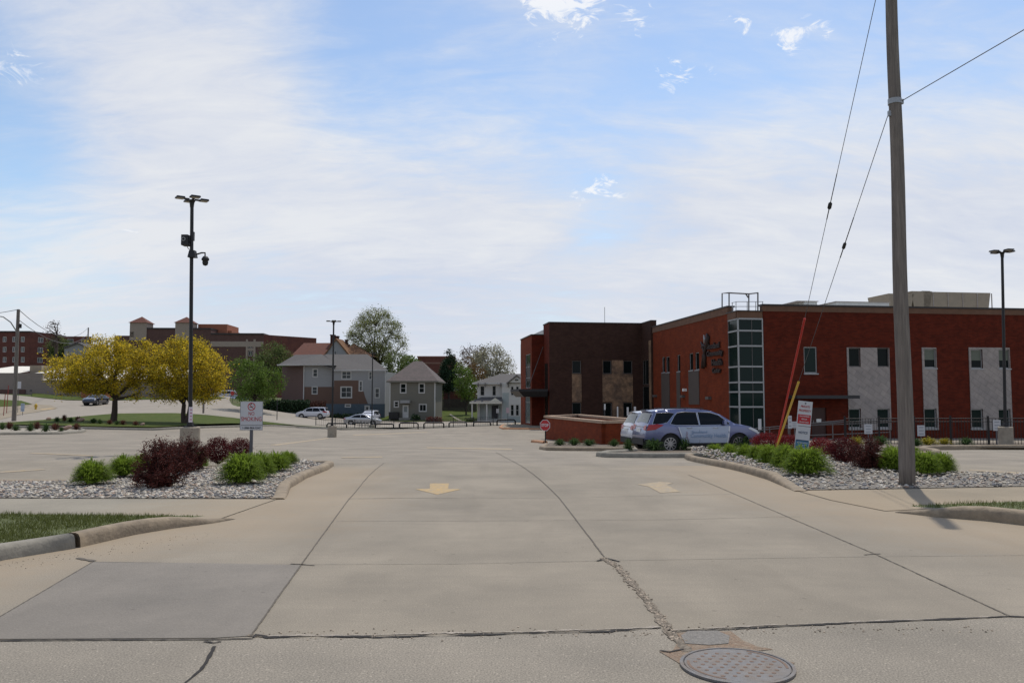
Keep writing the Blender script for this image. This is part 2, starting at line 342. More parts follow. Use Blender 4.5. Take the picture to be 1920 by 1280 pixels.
def kerb(name, path, mat, width=0.17, h=0.14, off=0.0, hf=None, step=0.25, jit=0.006):
    """rounded kerb swept along a ground path"""
    P = [np.array(p[:2]) for p in path]; out = [P[0]]
    for a, b in zip(P[:-1], P[1:]):
        n = max(1, int(np.linalg.norm(b - a) / step))
        for i in range(1, n + 1): out.append(a + (b - a) * i / n)
    P = np.array(out); m = len(P); T = np.gradient(P, axis=0); T /= np.linalg.norm(T, axis=1)[:, None]; Nn = np.stack([-T[:, 1], T[:, 0]], 1)
    prof = [(-.62, -.35), (-.60, .25), (-.54, .68), (-.42, .92), (-.2, 1.0), (.2, 1.0), (.42, .93), (.54, .70), (.60, .25), (.62, -.35)]
    z0 = Hn(P[:, 0], P[:, 1]) + off; vs = []; k = len(prof)
    s_ = np.linspace(0, 1, m)
    for i in range(m):
        hh = h * (hf(s_[i]) if hf else 1.0) + rnd.uniform(-jit, jit); wj = rnd.uniform(-jit, jit)
        for a, b in prof:
            q = P[i] + Nn[i] * (a * width + wj); vs.append((q[0], q[1], z0[i] + b * hh))
    fs = [(i * k + j, (i + 1) * k + j, (i + 1) * k + j + 1, i * k + j + 1) for i in range(m - 1) for j in range(k - 1)]
    fs += [tuple(range(k))[::-1], tuple((m - 1) * k + j for j in range(k))]
    o = link_mesh(name, vs, fs, mat, smooth=True); return structure(o)
def strip(path, wf, off, jit=0.0, step=0.04, flat=True):
    """thin ribbon along ground path -> verts, faces"""
    P = [np.array(p[:2]) for p in path]; out = [P[0]]
    for a, b in zip(P[:-1], P[1:]):
        n = max(1, int(np.linalg.norm(b - a) / step))
        for i in range(1, n + 1): out.append(a + (b - a) * i / n)
    P = np.array(out); m = len(P); T = np.gradient(P, axis=0); T /= (np.linalg.norm(T, axis=1)[:, None] + 1e-9); Nn = np.stack([-T[:, 1], T[:, 0]], 1)
    if jit:
        wlk = np.cumsum(npr.normal(0, 1, m)); wlk -= np.linspace(wlk[0], wlk[-1], m); wlk = wlk / (np.abs(wlk).max() + 1e-6)
        P = P + Nn * (wlk * jit)[:, None] + Nn * npr.normal(0, jit * .12, m)[:, None]
    z = Hn(P[:, 0], P[:, 1]) + off; vs = []; fs = []
    for i in range(m):
        wd = wf(i / (m - 1)) / 2
        a = wd * npr.uniform(.55, 1.3); b = wd * npr.uniform(.55, 1.3)
        vs += [(P[i][0] + Nn[i][0] * a, P[i][1] + Nn[i][1] * a, z[i]), (P[i][0] - Nn[i][0] * b, P[i][1] - Nn[i][1] * b, z[i])]
        if i: fs.append((2 * i - 2, 2 * i - 1, 2 * i + 1, 2 * i))
    return vs, fs
def text_mb(txt, size, depth=0.0, align='CENTER', bold=0.0, shear=0.0):
    cu = bpy.data.curves.new('t', 'FONT'); cu.body = txt; cu.size = size; cu.align_x = align; cu.align_y = 'CENTER'; cu.extrude = depth; cu.offset = bold; cu.shear = shear
    cu.resolution_u = 3
    o = bpy.data.objects.new('t', cu); C.objects.link(o); bpy.context.view_layer.update()
    me = bpy.data.meshes.new_from_object(o.evaluated_get(bpy.context.evaluated_depsgraph_get()))
    vs = [tuple(v.co) for v in me.vertices]; fs = [tuple(p.vertices) for p in me.polygons]
    bpy.data.objects.remove(o); bpy.data.curves.remove(cu); bpy.data.meshes.remove(me)
    return vs, fs
def put_text(name, txt, size, origin, u, up, mat, parent, depth=0.003, bold=0.0, sx=1.0, shear=0.0, fit=None):
    vs, fs = text_mb(txt, size, depth, bold=bold, shear=shear); u = Vector(u).normalized(); up = Vector(up).normalized(); n = u.cross(up)
    if fit:
        xs = [a[0] for a in vs]; sx = fit / (max(xs) - min(xs))
    o = Vector(origin)
    return link_mesh(name, [tuple(o + u * (a * sx) + up * b + n * c) for a, b, c in vs], fs, mat, parent)
# facade frame: u runs left->right as seen from outside; n points outward
class Fac:
    def __init__(s, o, ang):
        s.o = np.array([o[0], o[1]]); s.u = np.array([math.cos(ang), math.sin(ang)]); s.n = np.array([s.u[1], -s.u[0]])
    def px(s, px, py):
        r_ = ray(px, py); t = (s.o @ s.n) / (r_[:2] @ s.n); P = r_[:2] * t
        return float((P - s.o) @ s.u), float(ZC + r_[2] * t)
    def rect(s, x0, y0, x1, y1):
        xm, ym = (x0 + x1) / 2, (y0 + y1) / 2
        return (s.px(x0, ym)[0], s.px(x1, ym)[0], s.px(xm, y1)[1], s.px(xm, y0)[1])
    def pt(s, a, z, out=0.0):
        p = s.o + s.u * a + s.n * out; return (float(p[0]), float(p[1]), float(z))
    def slab(s, mb, a0, a1, z0, z1, o0, o1):
        """box from out=o0 (back) to o1 (front)"""
        mb.hexa([s.pt(a0, z0, o1), s.pt(a1, z0, o1), s.pt(a1, z0, o0), s.pt(a0, z0, o0), s.pt(a0, z1, o1), s.pt(a1, z1, o1), s.pt(a1, z1, o0), s.pt(a0, z1, o0)]); return mb
    def wall(s, mb, a0, a1, z0, z1, holes, depth=0.16, out=0.0):
        us = sorted(set([a0, a1] + [h[0] for h in holes] + [h[1] for h in holes])); zs = sorted(set([z0, z1] + [h[2] for h in holes] + [h[3] for h in holes]))
        us = [u_ for u_ in us if a0 - 1e-6 <= u_ <= a1 + 1e-6]; zs = [z_ for z_ in zs if z0 - 1e-6 <= z_ <= z1 + 1e-6]
        for i in range(len(us) - 1):
            for j in range(len(zs) - 1):
                cu, cz = (us[i] + us[i + 1]) / 2, (zs[j] + zs[j + 1]) / 2
                if any(h[0] < cu < h[1] and h[2] < cz < h[3] for h in holes): continue
                mb.add([s.pt(us[i], zs[j], out), s.pt(us[i + 1], zs[j], out), s.pt(us[i + 1], zs[j + 1], out), s.pt(us[i], zs[j + 1], out)], [(0, 1, 2, 3)])
        for h in holes:
            q = [(h[0], h[2]), (h[1], h[2]), (h[1], h[3]), (h[0], h[3])]
            for k in range(4):
                a, b = q[k], q[(k + 1) % 4]
                mb.add([s.pt(*a, out), s.pt(*b, out), s.pt(*b, out - depth), s.pt(*a, out - depth)], [(0, 3, 2, 1)])
        return mb
    def window(s, rect, parent, fm, gm, fw=0.06, depth=0.10, mull=(), trans=(), out=0.0, sill=None, name='window', proud=0.0, label=None, trim=None):
        a0, a1, z0, z1 = rect; b0 = -depth + out; mb = MB()
        if trim:
            t_ = trim
            for r_ in ((a0 - t_, a1 + t_, z1 + .002, z1 + t_), (a0 - t_, a1 + t_, z0 - t_, z0 - .002), (a0 - t_, a0 - .002, z0 - .002, z1 + .002), (a1 + .002, a1 + t_, z0 - .002, z1 + .002)): s.slab(mb, *r_, out + .002, out + 0.035)
        f0, f1 = b0 - 0.02, b0 + 0.05
        e = 0.001
        s.slab(mb, a0 + e, a1 - e, z0 + e, z0 + fw, f0, f1); s.slab(mb, a0 + e, a1 - e, z1 - fw, z1 - e, f0, f1)
        s.slab(mb, a0 + e, a0 + fw, z0 + fw, z1 - fw, f0, f1); s.slab(mb, a1 - fw, a1 - e, z0 + fw, z1 - fw, f0, f1)
        for m_ in mull:
            c = a0 + (a1 - a0) * m_; s.slab(mb, c - fw * .4, c + fw * .4, z0 + fw, z1 - fw, f0, f1 - .004)
        for m_ in trans:
            c = z0 + (z1 - z0) * m_; s.slab(mb, a0 + fw, a1 - fw, c - fw * .4, c + fw * .4, f0, f1 - .007)
        o = mb.build(name, fm, parent)
        if label: o['label'] = label
        g = MB(); s.slab(g, a0 + fw * .6, a1 - fw * .6, z0 + fw * .6, z1 - fw * .6, b0 - .03, b0 + .012); g.build('pane', gm, o)
        if sill:
            k = MB(); s.slab(k, a0 - .06, a1 + .06, z0 - .09, z0 - .003, out - .02, out + 0.07); k.build('sill', sill, o)
        return o
# ------------------------------------------------------------------ palette
m_conc = concrete('concrete_drive', (0.284, 0.247, 0.194))
m_lot = concrete('concrete_lot', (0.284, 0.248, 0.199), speck=0.5)
m_slab = concrete('concrete_new', (0.236, 0.211, 0.180), sand=False, speck=0.3)
m_walk = concrete('concrete_walk', (0.300, 0.270, 0.215), speck=0.35)
m_walk2 = concrete('concrete_walk_tan', (0.30, 0.25, 0.18), speck=0.35)
m_street = concrete('concrete_street', (0.284, 0.251, 0.203), sand=False, speck=1.1)
m_road = material('far_road', (0.28, 0.245, 0.20), var=.12, vscale=.3, col2=(.25, .22, .18))
m_kerb = material('kerb_concrete', (0.27, 0.215, 0.150), var=.25, vscale=3, bump=.5, bscale=25, col2=(.20, .16, .115))
m_kerb2 = material('kerb_grey', (0.25, 0.23, 0.19), var=.22, vscale=3, bump=.4, bscale=25, col2=(.20, .185, .155))
m_crack = material('crack_shadow', (0.022, 0.019, 0.017), var=.3, vscale=20)
m_joint = material('joint_filler', (0.105, 0.09, 0.072), var=.35, vscale=12)
m_faint = material('faint_joint', (0.20, 0.18, 0.152), var=.2, vscale=8)
m_rub = material('crack_rubble', (0.26, 0.22, 0.17), var=.5, vscale=30, bump=1, bscale=90, col2=(.13, .105, .08))
m_dirt = material('red_dirt', (0.25, 0.17, 0.115), var=.4, vscale=18, bump=1, bscale=80, col2=(.26, .205, .15))
m_chip = material('chipped_concrete', (0.36, 0.315, 0.26), var=.5, vscale=25, bump=1, bscale=60)
m_yel = material('faded_yellow_paint', (0.44, 0.295, 0.12), var=.25, vscale=9, col2=(.31, .255, .18))
m_yel2 = material('worn_yellow_paint', (0.36, 0.275, 0.170), var=.2, vscale=5, col2=(.29, .248, .19))
m_iron = material('cast_iron', (0.16, 0.158, 0.16), rough=.6, var=.2, vscale=8, metal=.15, bump=.5, bscale=60, col2=(.16, .135, .115))
m_rust = material('rusty_dirt', (0.17, 0.115, 0.085), var=.3, vscale=20)
m_grass = material('grass_blades', (0.115, 0.130, 0.034), rough=.7, island=.4, transl=.35, spec=.2)
m_turf = material('turf', (0.085, 0.10, 0.035), var=.35, vscale=1.2, bump=1, bscale=20, col2=(.085, .10, .035))
m_lawn = material('far_lawn', (0.052, 0.078, 0.014), var=.3, vscale=.8, bump=1, bscale=6, col2=(.075, .088, .022), rough=.95, spec=.1)
m_soil = material('soil', (0.12, 0.095, 0.07), var=.4, vscale=8, bump=1, bscale=40)
m_ground = material('ground_cover', (0.07, 0.10, 0.035), var=.35, vscale=.15, col2=(.10, .10, .055), rough=.95, spec=.1)
m_white = material('white_paint', (0.74, 0.74, 0.72), rough=.5)
m_black = material('black_metal', (0.012, 0.011, 0.012), rough=.45, var=.1, vscale=4)
m_galv = material('galvanised_steel', (0.30, 0.31, 0.32), rough=.45, metal=.6, var=.15, vscale=6)
# ------------------------------------------------------------------ sand near the kerbs
KL = hits([(-260, 1120), (0, 1046), (130, 1030), (390, 980)]); KI = hits([(533, 933), (547, 912), (621, 885)])
KR = hits([(1290, 862), (1400, 890), (1495, 920), (1700, 960), (1900, 990), (2100, 1020)])
def sandf(X, Y):
    s_ = np.zeros_like(X)
    for line, rad in ((KL, 1.3), (KI, 1.8), (KR, 2.2), (KL[3:] + KI[:1], 2.1)):
        P = [];
        for a, b in zip(line[:-1], line[1:]):
            for t in np.linspace(0, 1, 12): P.append(((1 - t) * a[0] + t * b[0], (1 - t) * a[1] + t * b[1]))
        P = np.array(P); d = np.hypot(X[:, None] - P[None, :, 0], Y[:, None] - P[None, :, 1]).min(1)
        s_ = np.maximum(s_, np.exp(-(d / rad) ** 2))
    return s_
# ------------------------------------------------------------------ ground sheets
gx = np.concatenate([[-3000, -1500, -800, -450, -300, -220, -170], np.arange(-130, 131, 4.0), [170, 220, 300, 450, 800, 1500, 3000]])
gy = np.concatenate([[-1500, -500, -200, -80, -40], np.arange(-20, 201, 4.0), [240, 300, 400, 600, 1000, 2000, 5000]])
GX, GY = np.meshgrid(gx, gy); GZ = Hn(GX, GY) - 0.12
vs = np.stack([GX.ravel(), GY.ravel(), GZ.ravel()], 1); nx = len(gx)
fs = [(j * nx + i, j * nx + i + 1, (j + 1) * nx + i + 1, (j + 1) * nx + i) for j in range(len(gy) - 1) for i in range(nx - 1)]
structure(link_mesh('ground', vs, fs, m_ground, smooth=True))
crk = hits([(-600, 1206), (0, 1201), (400, 1199), (480, 1196), (700, 1194), (1000, 1188), (1245, 1178), (1262, 1184), (1400, 1178), (1560, 1169), (1900, 1157), (1960, 1160), (2600, 1135)])
crk = [(-24.0, crk[0][1])] + crk + [(24.0, crk[-1][1])]
street = drape('street', [(-24, -9)] + [(24, -9)] + crk[::-1], m_street, 0.0, 2.0); structure(street)
structure(drape('far_side_verge', [(-24, -20), (24, -20), (24, -9.02), (-24, -9.02)], m_turf, 0.0, 4.0))
drive = drape('driveway', crk + [(24, 21), (-24, 21)], m_conc, 0.0, 0.5, sandf); structure(drive)
lot_poly = [(-24, 21.0), (24, 21.0), (75, 21.0), (75, 90), (10, 90)] + hits([(978, 796), (960, 797), (800, 803), (640, 806), (560, 801), (480, 800), (330, 804), (290, 806), (150, 804), (0, 801), (-150, 806)]) + [(-62, 48), (-62, 21)]
structure(drape('parking_lot', lot_poly, m_lot, 0.0, 2.0))
dark_slab = drape('concrete_slab', hits([(-250, 1300), (175, 1053), (566, 1059), (471, 1193), (400, 1197.5), (0, 1199), (-600, 1204)][1:] ) if False else hits([(0, 1157), (175, 1053), (566, 1059), (471, 1192), (400, 1196), (0, 1198), (-120, 1199)]), m_slab, 0.004, 1.0)
child(structure(dark_slab), drive)
def crackpart(name, paths, mat, parent, off=0.006):
    V = []; Fc = []
    for pts, wf, jit in paths:
        v, f = strip(hits(pts), wf, off, jit); b = len(V); V += v; Fc += [tuple(i + b for i in q) for q in f]
    return child(link_mesh(name, V, Fc, mat), parent)
c_ = lambda w_: (lambda t: w_)
crackpart('joint_line', [([(655, 935), (565, 1058), (470, 1192)], c_(.014), .004), ([(1048, 933), (1135, 1047)], c_(.016), .006), ([(1290, 890), (1462, 962), (1640, 1038), (1895, 1156)], c_(.013), .008),
    ([(-300, 1330), (0, 1156), (175, 1053)], c_(.012), .004), ([(720, 868), (690, 893), (655, 935)], c_(.013), .01), ([(930, 848), (975, 872), (1010, 897), (1030, 915), (1048, 933)], c_(.018), .01), ([(414, 972), (440, 963), (515, 937)], c_(.02), .006),
    ([(652, 935), (760, 933.5), (860, 934)], c_(.02), .006), ([(1500, 922), (1560, 938), (1660, 958)], c_(.016), .006), ([(545, 1057), (566, 1058), (590, 1060)], c_(.03), .004), ([(1620, 1040), (1650, 1038)], c_(.03), .004), ([(145, 1046), (176, 1052)], c_(.05), .006)], m_joint, drive)
crackpart('faint_joint', [([(175, 1053.5), (565, 1058), (850, 1057), (1130, 1051), (1640, 1043), (2000, 1040)], c_(.009), .004), ([(630, 977), (900, 976), (1240, 974), (1500, 968)], c_(.012), .006), ([(860, 934), (1050, 933), (1370, 926)], c_(.014), .006),
    ([(150, 846), (640, 843), (900, 840)], c_(.05), .01), ([(700, 868), (1120, 866)], c_(.03), .01), ([(0, 980.5), (414, 974)], c_(.01), .004)], m_faint, drive)
crackpart('crack_edge', [([(478, 1192.5), (700, 1190.5), (1000, 1184.5), (1235, 1175.5)], lambda t: .012 + .04 * math.sin(t * 43) ** 2 * math.sin(t * 11) ** 2, .02), ([(1262, 1181), (1400, 1174.5), (1560, 1166), (1895, 1155)], lambda t: .008 + .03 * math.sin(t * 39) ** 2 * math.sin(t * 8) ** 2, .02)], m_chip, drive, .005)
crackpart('crack', [([(-600, 1206), (0, 1201), (400, 1199), (475, 1197)], c_(.02), .004), ([(475, 1195), (480, 1190), (500, 1195.5), (700, 1193.5), (850, 1191), (1000, 1187.5), (1120, 1185), (1240, 1177)], lambda t: .026 + .026 * math.sin(t * 31) * math.sin(t * 9), .02),
    ([(1246, 1174), (1262, 1184), (1400, 1178), (1560, 1169), (1900, 1156.5), (1960, 1159.5), (2600, 1134.5)], lambda t: .018 + .024 * math.sin(t * 37) ** 2 * math.sin(t * 5) ** 2, .018), ([(1120, 1052), (1136, 1046), (1162, 1053)], c_(.035), .006),
    ([(345, 1284), (378, 1252), (402, 1212)], lambda t: .010 + .025 * t, .008), ([(382, 1203), (400, 1206), (415, 1203)], c_(.022), .006)], m_crack, drive)
crackpart('crack_rubble', [([(1133, 1047), (1160, 1064), (1183, 1092), (1212, 1126), (1243, 1168), (1256, 1183)], lambda t: .055 + .03 * math.sin(t * 19) ** 2, .01), ([(1250, 1181), (1268, 1200), (1290, 1222)], lambda t: .07, .01), ([(463, 1191), (500, 1193)], c_(.05), .004)], m_rub, drive, .005)
v, f = [], []
stones = MB()
def rock(mb, c, r_, sq=(1, 1, .6)):
    ph = (1 + 5 ** .5) / 2
    base = [(-1, ph, 0), (1, ph, 0), (-1, -ph, 0), (1, -ph, 0), (0, -1, ph), (0, 1, ph), (0, -1, -ph), (0, 1, -ph), (ph, 0, -1), (ph, 0, 1), (-ph, 0, -1), (-ph, 0, 1)]
    fc = [(0, 11, 5), (0, 5, 1), (0, 1, 7), (0, 7, 10), (0, 10, 11), (1, 5, 9), (5, 11, 4), (11, 10, 2), (10, 7, 6), (7, 1, 8), (3, 9, 4), (3, 4, 2), (3, 2, 6), (3, 6, 8), (3, 8, 9), (4, 9, 5), (2, 4, 11), (6, 2, 10), (8, 6, 7), (9, 8, 1)]
    a = rnd.uniform(0, 6.28); ca, sa = math.cos(a), math.sin(a); tl = rnd.uniform(-.35, .35); vs_ = []
    for p in base:
        k = r_ / 1.9 * rnd.uniform(.85, 1.12); x, y, z = p[0] * k * sq[0], p[1] * k * sq[1], p[2] * k * sq[2]
        x, y = x * ca - y * sa, x * sa + y * ca; z += x * tl
        vs_.append((c[0] + x, c[1] + y, c[2] + z))
    mb.add(vs_, fc)
for i in range(420):
    t = rnd.random(); pts = [(1133, 1047), (1160, 1064), (1183, 1092), (1212, 1126), (1243, 1168), (1270, 1200)]; k = int(t * 5); u = t * 5 - k
    p = hit(pts[k][0] * (1 - u) + pts[k + 1][0] * u, pts[k][1] * (1 - u) + pts[k + 1][1] * u); rock(stones, (p[0] + rnd.gauss(0, .022), p[1] + rnd.gauss(0, .03), .004), rnd.uniform(.004, .014))
for i in range(260):
    x = rnd.uniform(-.2, 1.2); a = hit(rnd.uniform(480, 1880), 1190); rock(stones, (a[0], a[1] + rnd.gauss(0.04 - .02 * abs(a[0]) / 3, .06) + (0.13 if a[0] > 1.2 else 0), .003), rnd.uniform(.003, .009))
for i in range(150):
    t = rnd.random(); p = hit(-40 + t * 450, 1062 - t * 70 + abs(rnd.gauss(0, 9))); rock(stones, (p[0], p[1], .002), rnd.uniform(.003, .008))
m_peb = material('loose_grit', (0.30, 0.245, 0.185), island=.6)
tag(stones.build('loose_grit', m_peb), 'loose grit and pebbles in the broken joint of the driveway', 'grit', kind='stuff')
child(drape('red_dirt', hits([(1236, 1221), (1262, 1219), (1275, 1196), (1268, 1186), (1370, 1183), (1392, 1200), (1420, 1212), (1450, 1217), (1405, 1222), (1440, 1232), (1490, 1242), (1470, 1262), (1300, 1262), (1268, 1240)]), m_dirt, .0035, .5), street)
child(drape('asphalt_patch', hits([(1277, 1192), (1290, 1184), (1345, 1183), (1368, 1193), (1366, 1207), (1330, 1210), (1285, 1207)]), material('old_patch', (.215, .20, .18), var=.3, vscale=20, bump=1, bscale=70), .007, .5), street)
crackpart('crack', [([(1237, 1220), (1255, 1223), (1282, 1218)], c_(.02), .004)], m_crack, street, .008)
for o_ in [o for o in C.objects if o.parent is None and o.type == 'MESH' and 'kind' not in o]: structure(o_)
# arrows
def mark(name, px, mat, parent, off=.004, step=.5): return child(drape(name, hits(px), mat, off, step), parent)
mark('painted_arrow', [(779, 917), (806, 916), (806, 906), (842, 906), (840, 916), (865, 917), (820, 927)], m_yel, drive)
mark('painted_arrow', [(1195, 908), (1236, 903), (1262, 905), (1250, 909), (1276, 922), (1238, 924), (1216, 912)], m_yel2, drive, .0045)
for q in ([(0, 884), (80, 879), (86, 880.5), (0, 886.5)], [(62, 848.5), (175, 853.5), (175, 855), (55, 850)], [(350, 847), (480, 859), (510, 857.5), (495, 860.5), (350, 848.5)], [(505, 834), (612, 820.5), (618, 821.5), (520, 835)],
          [(640, 857), (715, 855.5), (718, 857.5), (640, 858.5)], [(800, 838), (960, 841), (960, 843), (800, 840)], [(660, 815), (800, 809), (802, 810), (664, 816.2)], [(945, 805), (962, 800), (966, 801), (952, 806)],
          [(1820, 880), (1920, 886), (1920, 888.5), (1815, 881.5)], [(1430, 846), (1500, 848), (1500, 849.2), (1428, 847)]):
    mark('painted_line', q, m_yel2, drive, .005 if q[0][1] < 0 else .006, 1.0)
# manhole
MC = hit(1382, 1250); mr = 0.335
mh = thing('manhole_cover', 'round grey iron manhole cover in the street with red dirt around it', 'manhole cover', (MC[0], MC[1], 0))
fr = MB(); fr.lathe((MC[0], MC[1], 0), [(mr, .003), (mr, .016), (mr - .02, .018), (mr - .024, .008)], 64); fr.build('frame', m_iron, mh, smooth=False)
cv = MB(); cv.lathe((MC[0], MC[1], 0), [(mr - .027, .006), (mr - .027, .015), (mr - .032, .017), (0.0, .017)], 64); cvo = cv.build('lid', m_iron, mh)
hl = MB()
for i in range(-8, 9):
    for j in range(-8, 9):
        x, y = (i + .5 * (j % 2)) * .068, j * .052
        if math.hypot(x, y) < mr - .075: hl.lathe((MC[0] + x, MC[1] + y, .0165), [(.0, .0022), (.013, .0020), (.0135, 0)][::-1], 8)
for s_ in (0, 1):
    v_ = []
    for k in range(14):
        a = R(165 + 180 * s_ + k * 6)
        for rr in (mr - .058, mr - .042): v_.append((MC[0] + rr * math.cos(a), MC[1] + rr * math.sin(a), .0185))
    hl.add(v_, [(2 * k, 2 * k + 1, 2 * k + 3, 2 * k + 2) for k in range(13)])
hl.build('stud_pattern', m_rust, cvo)
# ------------------------------------------------------------------ sidewalks, beds, kerbs, verges near
structure(drape('sidewalk', hits([(-500, 986), (0, 973), (390, 977), (414, 972), (440, 963), (512, 938), (520, 936), (0, 935), (-500, 935)]), m_walk, .007, 1.0, sandf))
structure(drape('sidewalk', hits([(1500, 921), (1560, 938), (1660, 958), (1780, 952), (1920, 947)]) + [(23.5, hit(1920, 947)[1] + .05), (23.5, hit(1920, 913)[1])] + hits([(1920, 913), (1700, 917)]), m_walk2, .007, 1.0, sandf))
bedL = hits([(-500, 934), (0, 934.5), (516, 935), (536, 905), (606, 872), (560, 863), (310, 885), (130, 902), (0, 903), (-500, 905)])
bedR = hits([(1496, 919), (1700, 916), (1920, 912)]) + [(23.5, hit(1920, 912)[1] + .05), (23.5, hit(1920, 888.5)[1])] + hits([(1920, 888.5), (1800, 888), (1730, 874), (1640, 862), (1300, 856), (1296, 862), (1400, 884), (1470, 903)])
m_bed = material('gravel_bed', (.20, .18, .15), var=.4, vscale=9, bump=1, bscale=40, col2=(.14, .125, .11))
beds = [drape('gravel_bed', bedL, m_bed, .012, .5), drape('gravel_bed', bedR, m_bed, .012, .5)]
for b in beds: structure(b)
structure(kerb('kerb', hits([(521, 936), (534, 914), (566, 896), (607, 880), (617, 873), (604, 867), (566, 862), (430, 873), (310, 884), (130, 901.5), (0, 902), (-300, 903)]), m_kerb, .18, .12, hf=lambda s: min(1, .18 + s * 9) if s < .3 else (1 if s < .34 else max(.25, 1 - (s - .34) * 12))))
kerb('kerb', hits([(1502, 921), (1478, 911), (1450, 899), (1398, 884), (1340, 872), (1297, 863), (1290, 859), (1312, 855), (1345, 855)]), m_kerb, .19, .15, hf=lambda s: min(1, .12 + s * 6))
kerb('kerb', hits([(-600, 1175), (0, 1047), (130, 1026)]), m_kerb2, .17, .15)
kerb('kerb', hits([(136, 1025), (240, 1001), (320, 988), (392, 979), (430, 972)]), m_kerb, .17, .15, hf=lambda s: max(.03, min(1, (1 - s) * 2.4)))
kr_ = hits([(1686, 959), (1760, 967), (1850, 974), (1920, 982), (2300, 1015)])
kr_ = kr_ + [(kr_[-1][0] + 4, kr_[-1][1] - .35), (23.0, kr_[-1][1] - .5)]
kerb('kerb', kr_, m_kerb, .21, .17, hf=lambda s: min(1, .06 + s * 20))
vl = hits([(-600, 1150), (0, 1034), (130, 1018), (240, 996), (330, 983), (385, 978), (0, 974), (-600, 988)])
vr = hits([(1705, 958), (1760, 963), (1850, 969), (1920, 976), (2300, 1007)]) + [(kr_[-2][0], kr_[-2][1] + .08), (23.0, kr_[-1][1] + .08), (23.0, hit(1920, 949)[1] + .1)] + hits([(1920, 949), (1790, 954)])
def hump(X, Y): return np.full_like(X, .04)
vergeL = structure(drape('verge', vl, m_turf, .075, .5)); vergeR = structure(drape('verge', vr, m_turf, .075, .5))
def inside(poly, x, y):
    c = False; n = len(poly); j = n - 1
    for i in range(n):
        if (poly[i][1] > y) != (poly[j][1] > y) and x < (poly[j][0] - poly[i][0]) * (y - poly[i][1]) / (poly[j][1] - poly[i][1]) + poly[i][0]: c = not c
        j = i
    return c
def edged(poly, x, y):
    d = 9
    for i in range(len(poly)):
        a = np.array(poly[i]); b = np.array(poly[i - 1]); t = np.clip(((x - a[0]) * (b[0] - a[0]) + (y - a[1]) * (b[1] - a[1])) / ((b - a) @ (b - a) + 1e-9), 0, 1); d = min(d, math.hypot(x - a[0] - t * (b[0] - a[0]), y - a[1] - t * (b[1] - a[1])))
    return d
def scatter(poly, n, xr):
    P = np.array(poly); x0, y0 = P.min(0); x1, y1 = P.max(0); x0 = max(x0, xr[0]); x1 = min(x1, xr[1]); out = []
    while len(out) < n:
        x, y = rnd.uniform(x0, x1), rnd.uniform(y0, y1)
        if inside(poly, x, y): out.append((x, y))
    return out
gr = MB()
for poly, n, xr in ((vl, 30000, (-9.5, 0)), (vr, 16000, (3, 12))):
    for x, y in scatter(poly, n, xr):
        pt = math.sin(x * 2.3 + y) * math.sin(y * 3.1 - x * .7)
        if pt < -.55 and rnd.random() < .5: continue
        hgt = rnd.uniform(.025, .06) * (1 + .3 * pt); a = rnd.uniform(0, 6.28); wd = .0045; lx, ly = rnd.gauss(0, .018), rnd.gauss(0, .018)
        gr.add([(x - wd * math.cos(a), y - wd * math.sin(a), .07), (x + wd * math.cos(a), y + wd * math.sin(a), .07), (x + lx, y + ly, .072 + hgt)], [(0, 1, 2)])
tag(gr.build('grass', m_grass), 'short green grass growing on the verges by the kerb', 'grass', kind='stuff')
# stones in the beds
sb = MB()
for poly, n, xr in ((bedL, 7200, (-11.5, -2)), (bedR, 5200, (3, 14))):
    for x, y in scatter(poly, n, xr):
        rock(sb, (x, y, .012 + rnd.uniform(0, .016)), rnd.choice([.022, .029, .036, .045]), (1, .72, .5))
def stx(t, nn, l, mixc, cur, tcn, P):
    g = nn('ShaderNodeNewGeometry'); r_ = nn('ShaderNodeValToRGB'); l(g.outputs['Random Per Island'], r_.inputs[0]); e = r_.color_ramp.elements
    e[0].position = 0; e[0].color = (.10, .093, .088, 1); e[1].position = 1; e[1].color = (.58, .52, .44, 1)
    for p, c in ((.22, (.20, .20, .21, 1)), (.4, (.33, .30, .26, 1)), (.52, (.34, .24, .18, 1)), (.62, (.42, .36, .28, 1)), (.8, (.50, .46, .39, 1))):
        q = e.new(p); q.color = c
    return r_.outputs[0]
m_stone = material('river_stones', (.3, .3, .3), rough=.8, extra=stx)
tag(sb.build('gravel', m_stone), 'mixed grey and tan river stones covering both planting beds', 'gravel', kind='stuff')
# ------------------------------------------------------------------ far ground: streets, lawns, walks
structure(drape('road', hits([(-300, 812), (0, 793), (100, 785), (215, 777), (385, 779), (480, 788), (560, 795), (640, 801), (760, 801), (960, 795), (975, 793), (960, 788.5), (760, 791), (690, 788.5), (620, 782), (560, 775), (500, 768), (478, 764), (445, 762), (430, 750), (445, 742.5), (420, 742.5), (400, 750), (217, 751), (125, 750.5), (60, 744), (0, 738.5), (-300, 722)]), m_road, .02, 3.0))
structure(drape('lawn', hits([(-200, 804), (0, 798), (150, 801), (290, 803), (330, 801), (480, 796.5), (556, 798.5), (480, 789), (400, 780.5), (330, 776), (215, 777), (100, 787), (0, 795), (-200, 808)][::1]), m_lawn, .12, 2.0))
structure(drape('sidewalk', hits([(388, 780), (480, 790.5), (556, 799.2), (640, 804), (700, 803.6), (960, 796.4), (965, 794.6), (700, 801.3), (640, 801.5), (560, 796), (480, 787), (400, 777.5), (340, 775), (340, 777)]), m_walk, .14, 2.0))
kerb('kerb', hits([(-200, 806), (0, 801), (150, 804), (285, 806.5), (330, 804), (480, 800), (556, 801.5), (640, 806), (800, 803), (960, 797), (972, 796)]), m_kerb2, .2, .15, step=2)
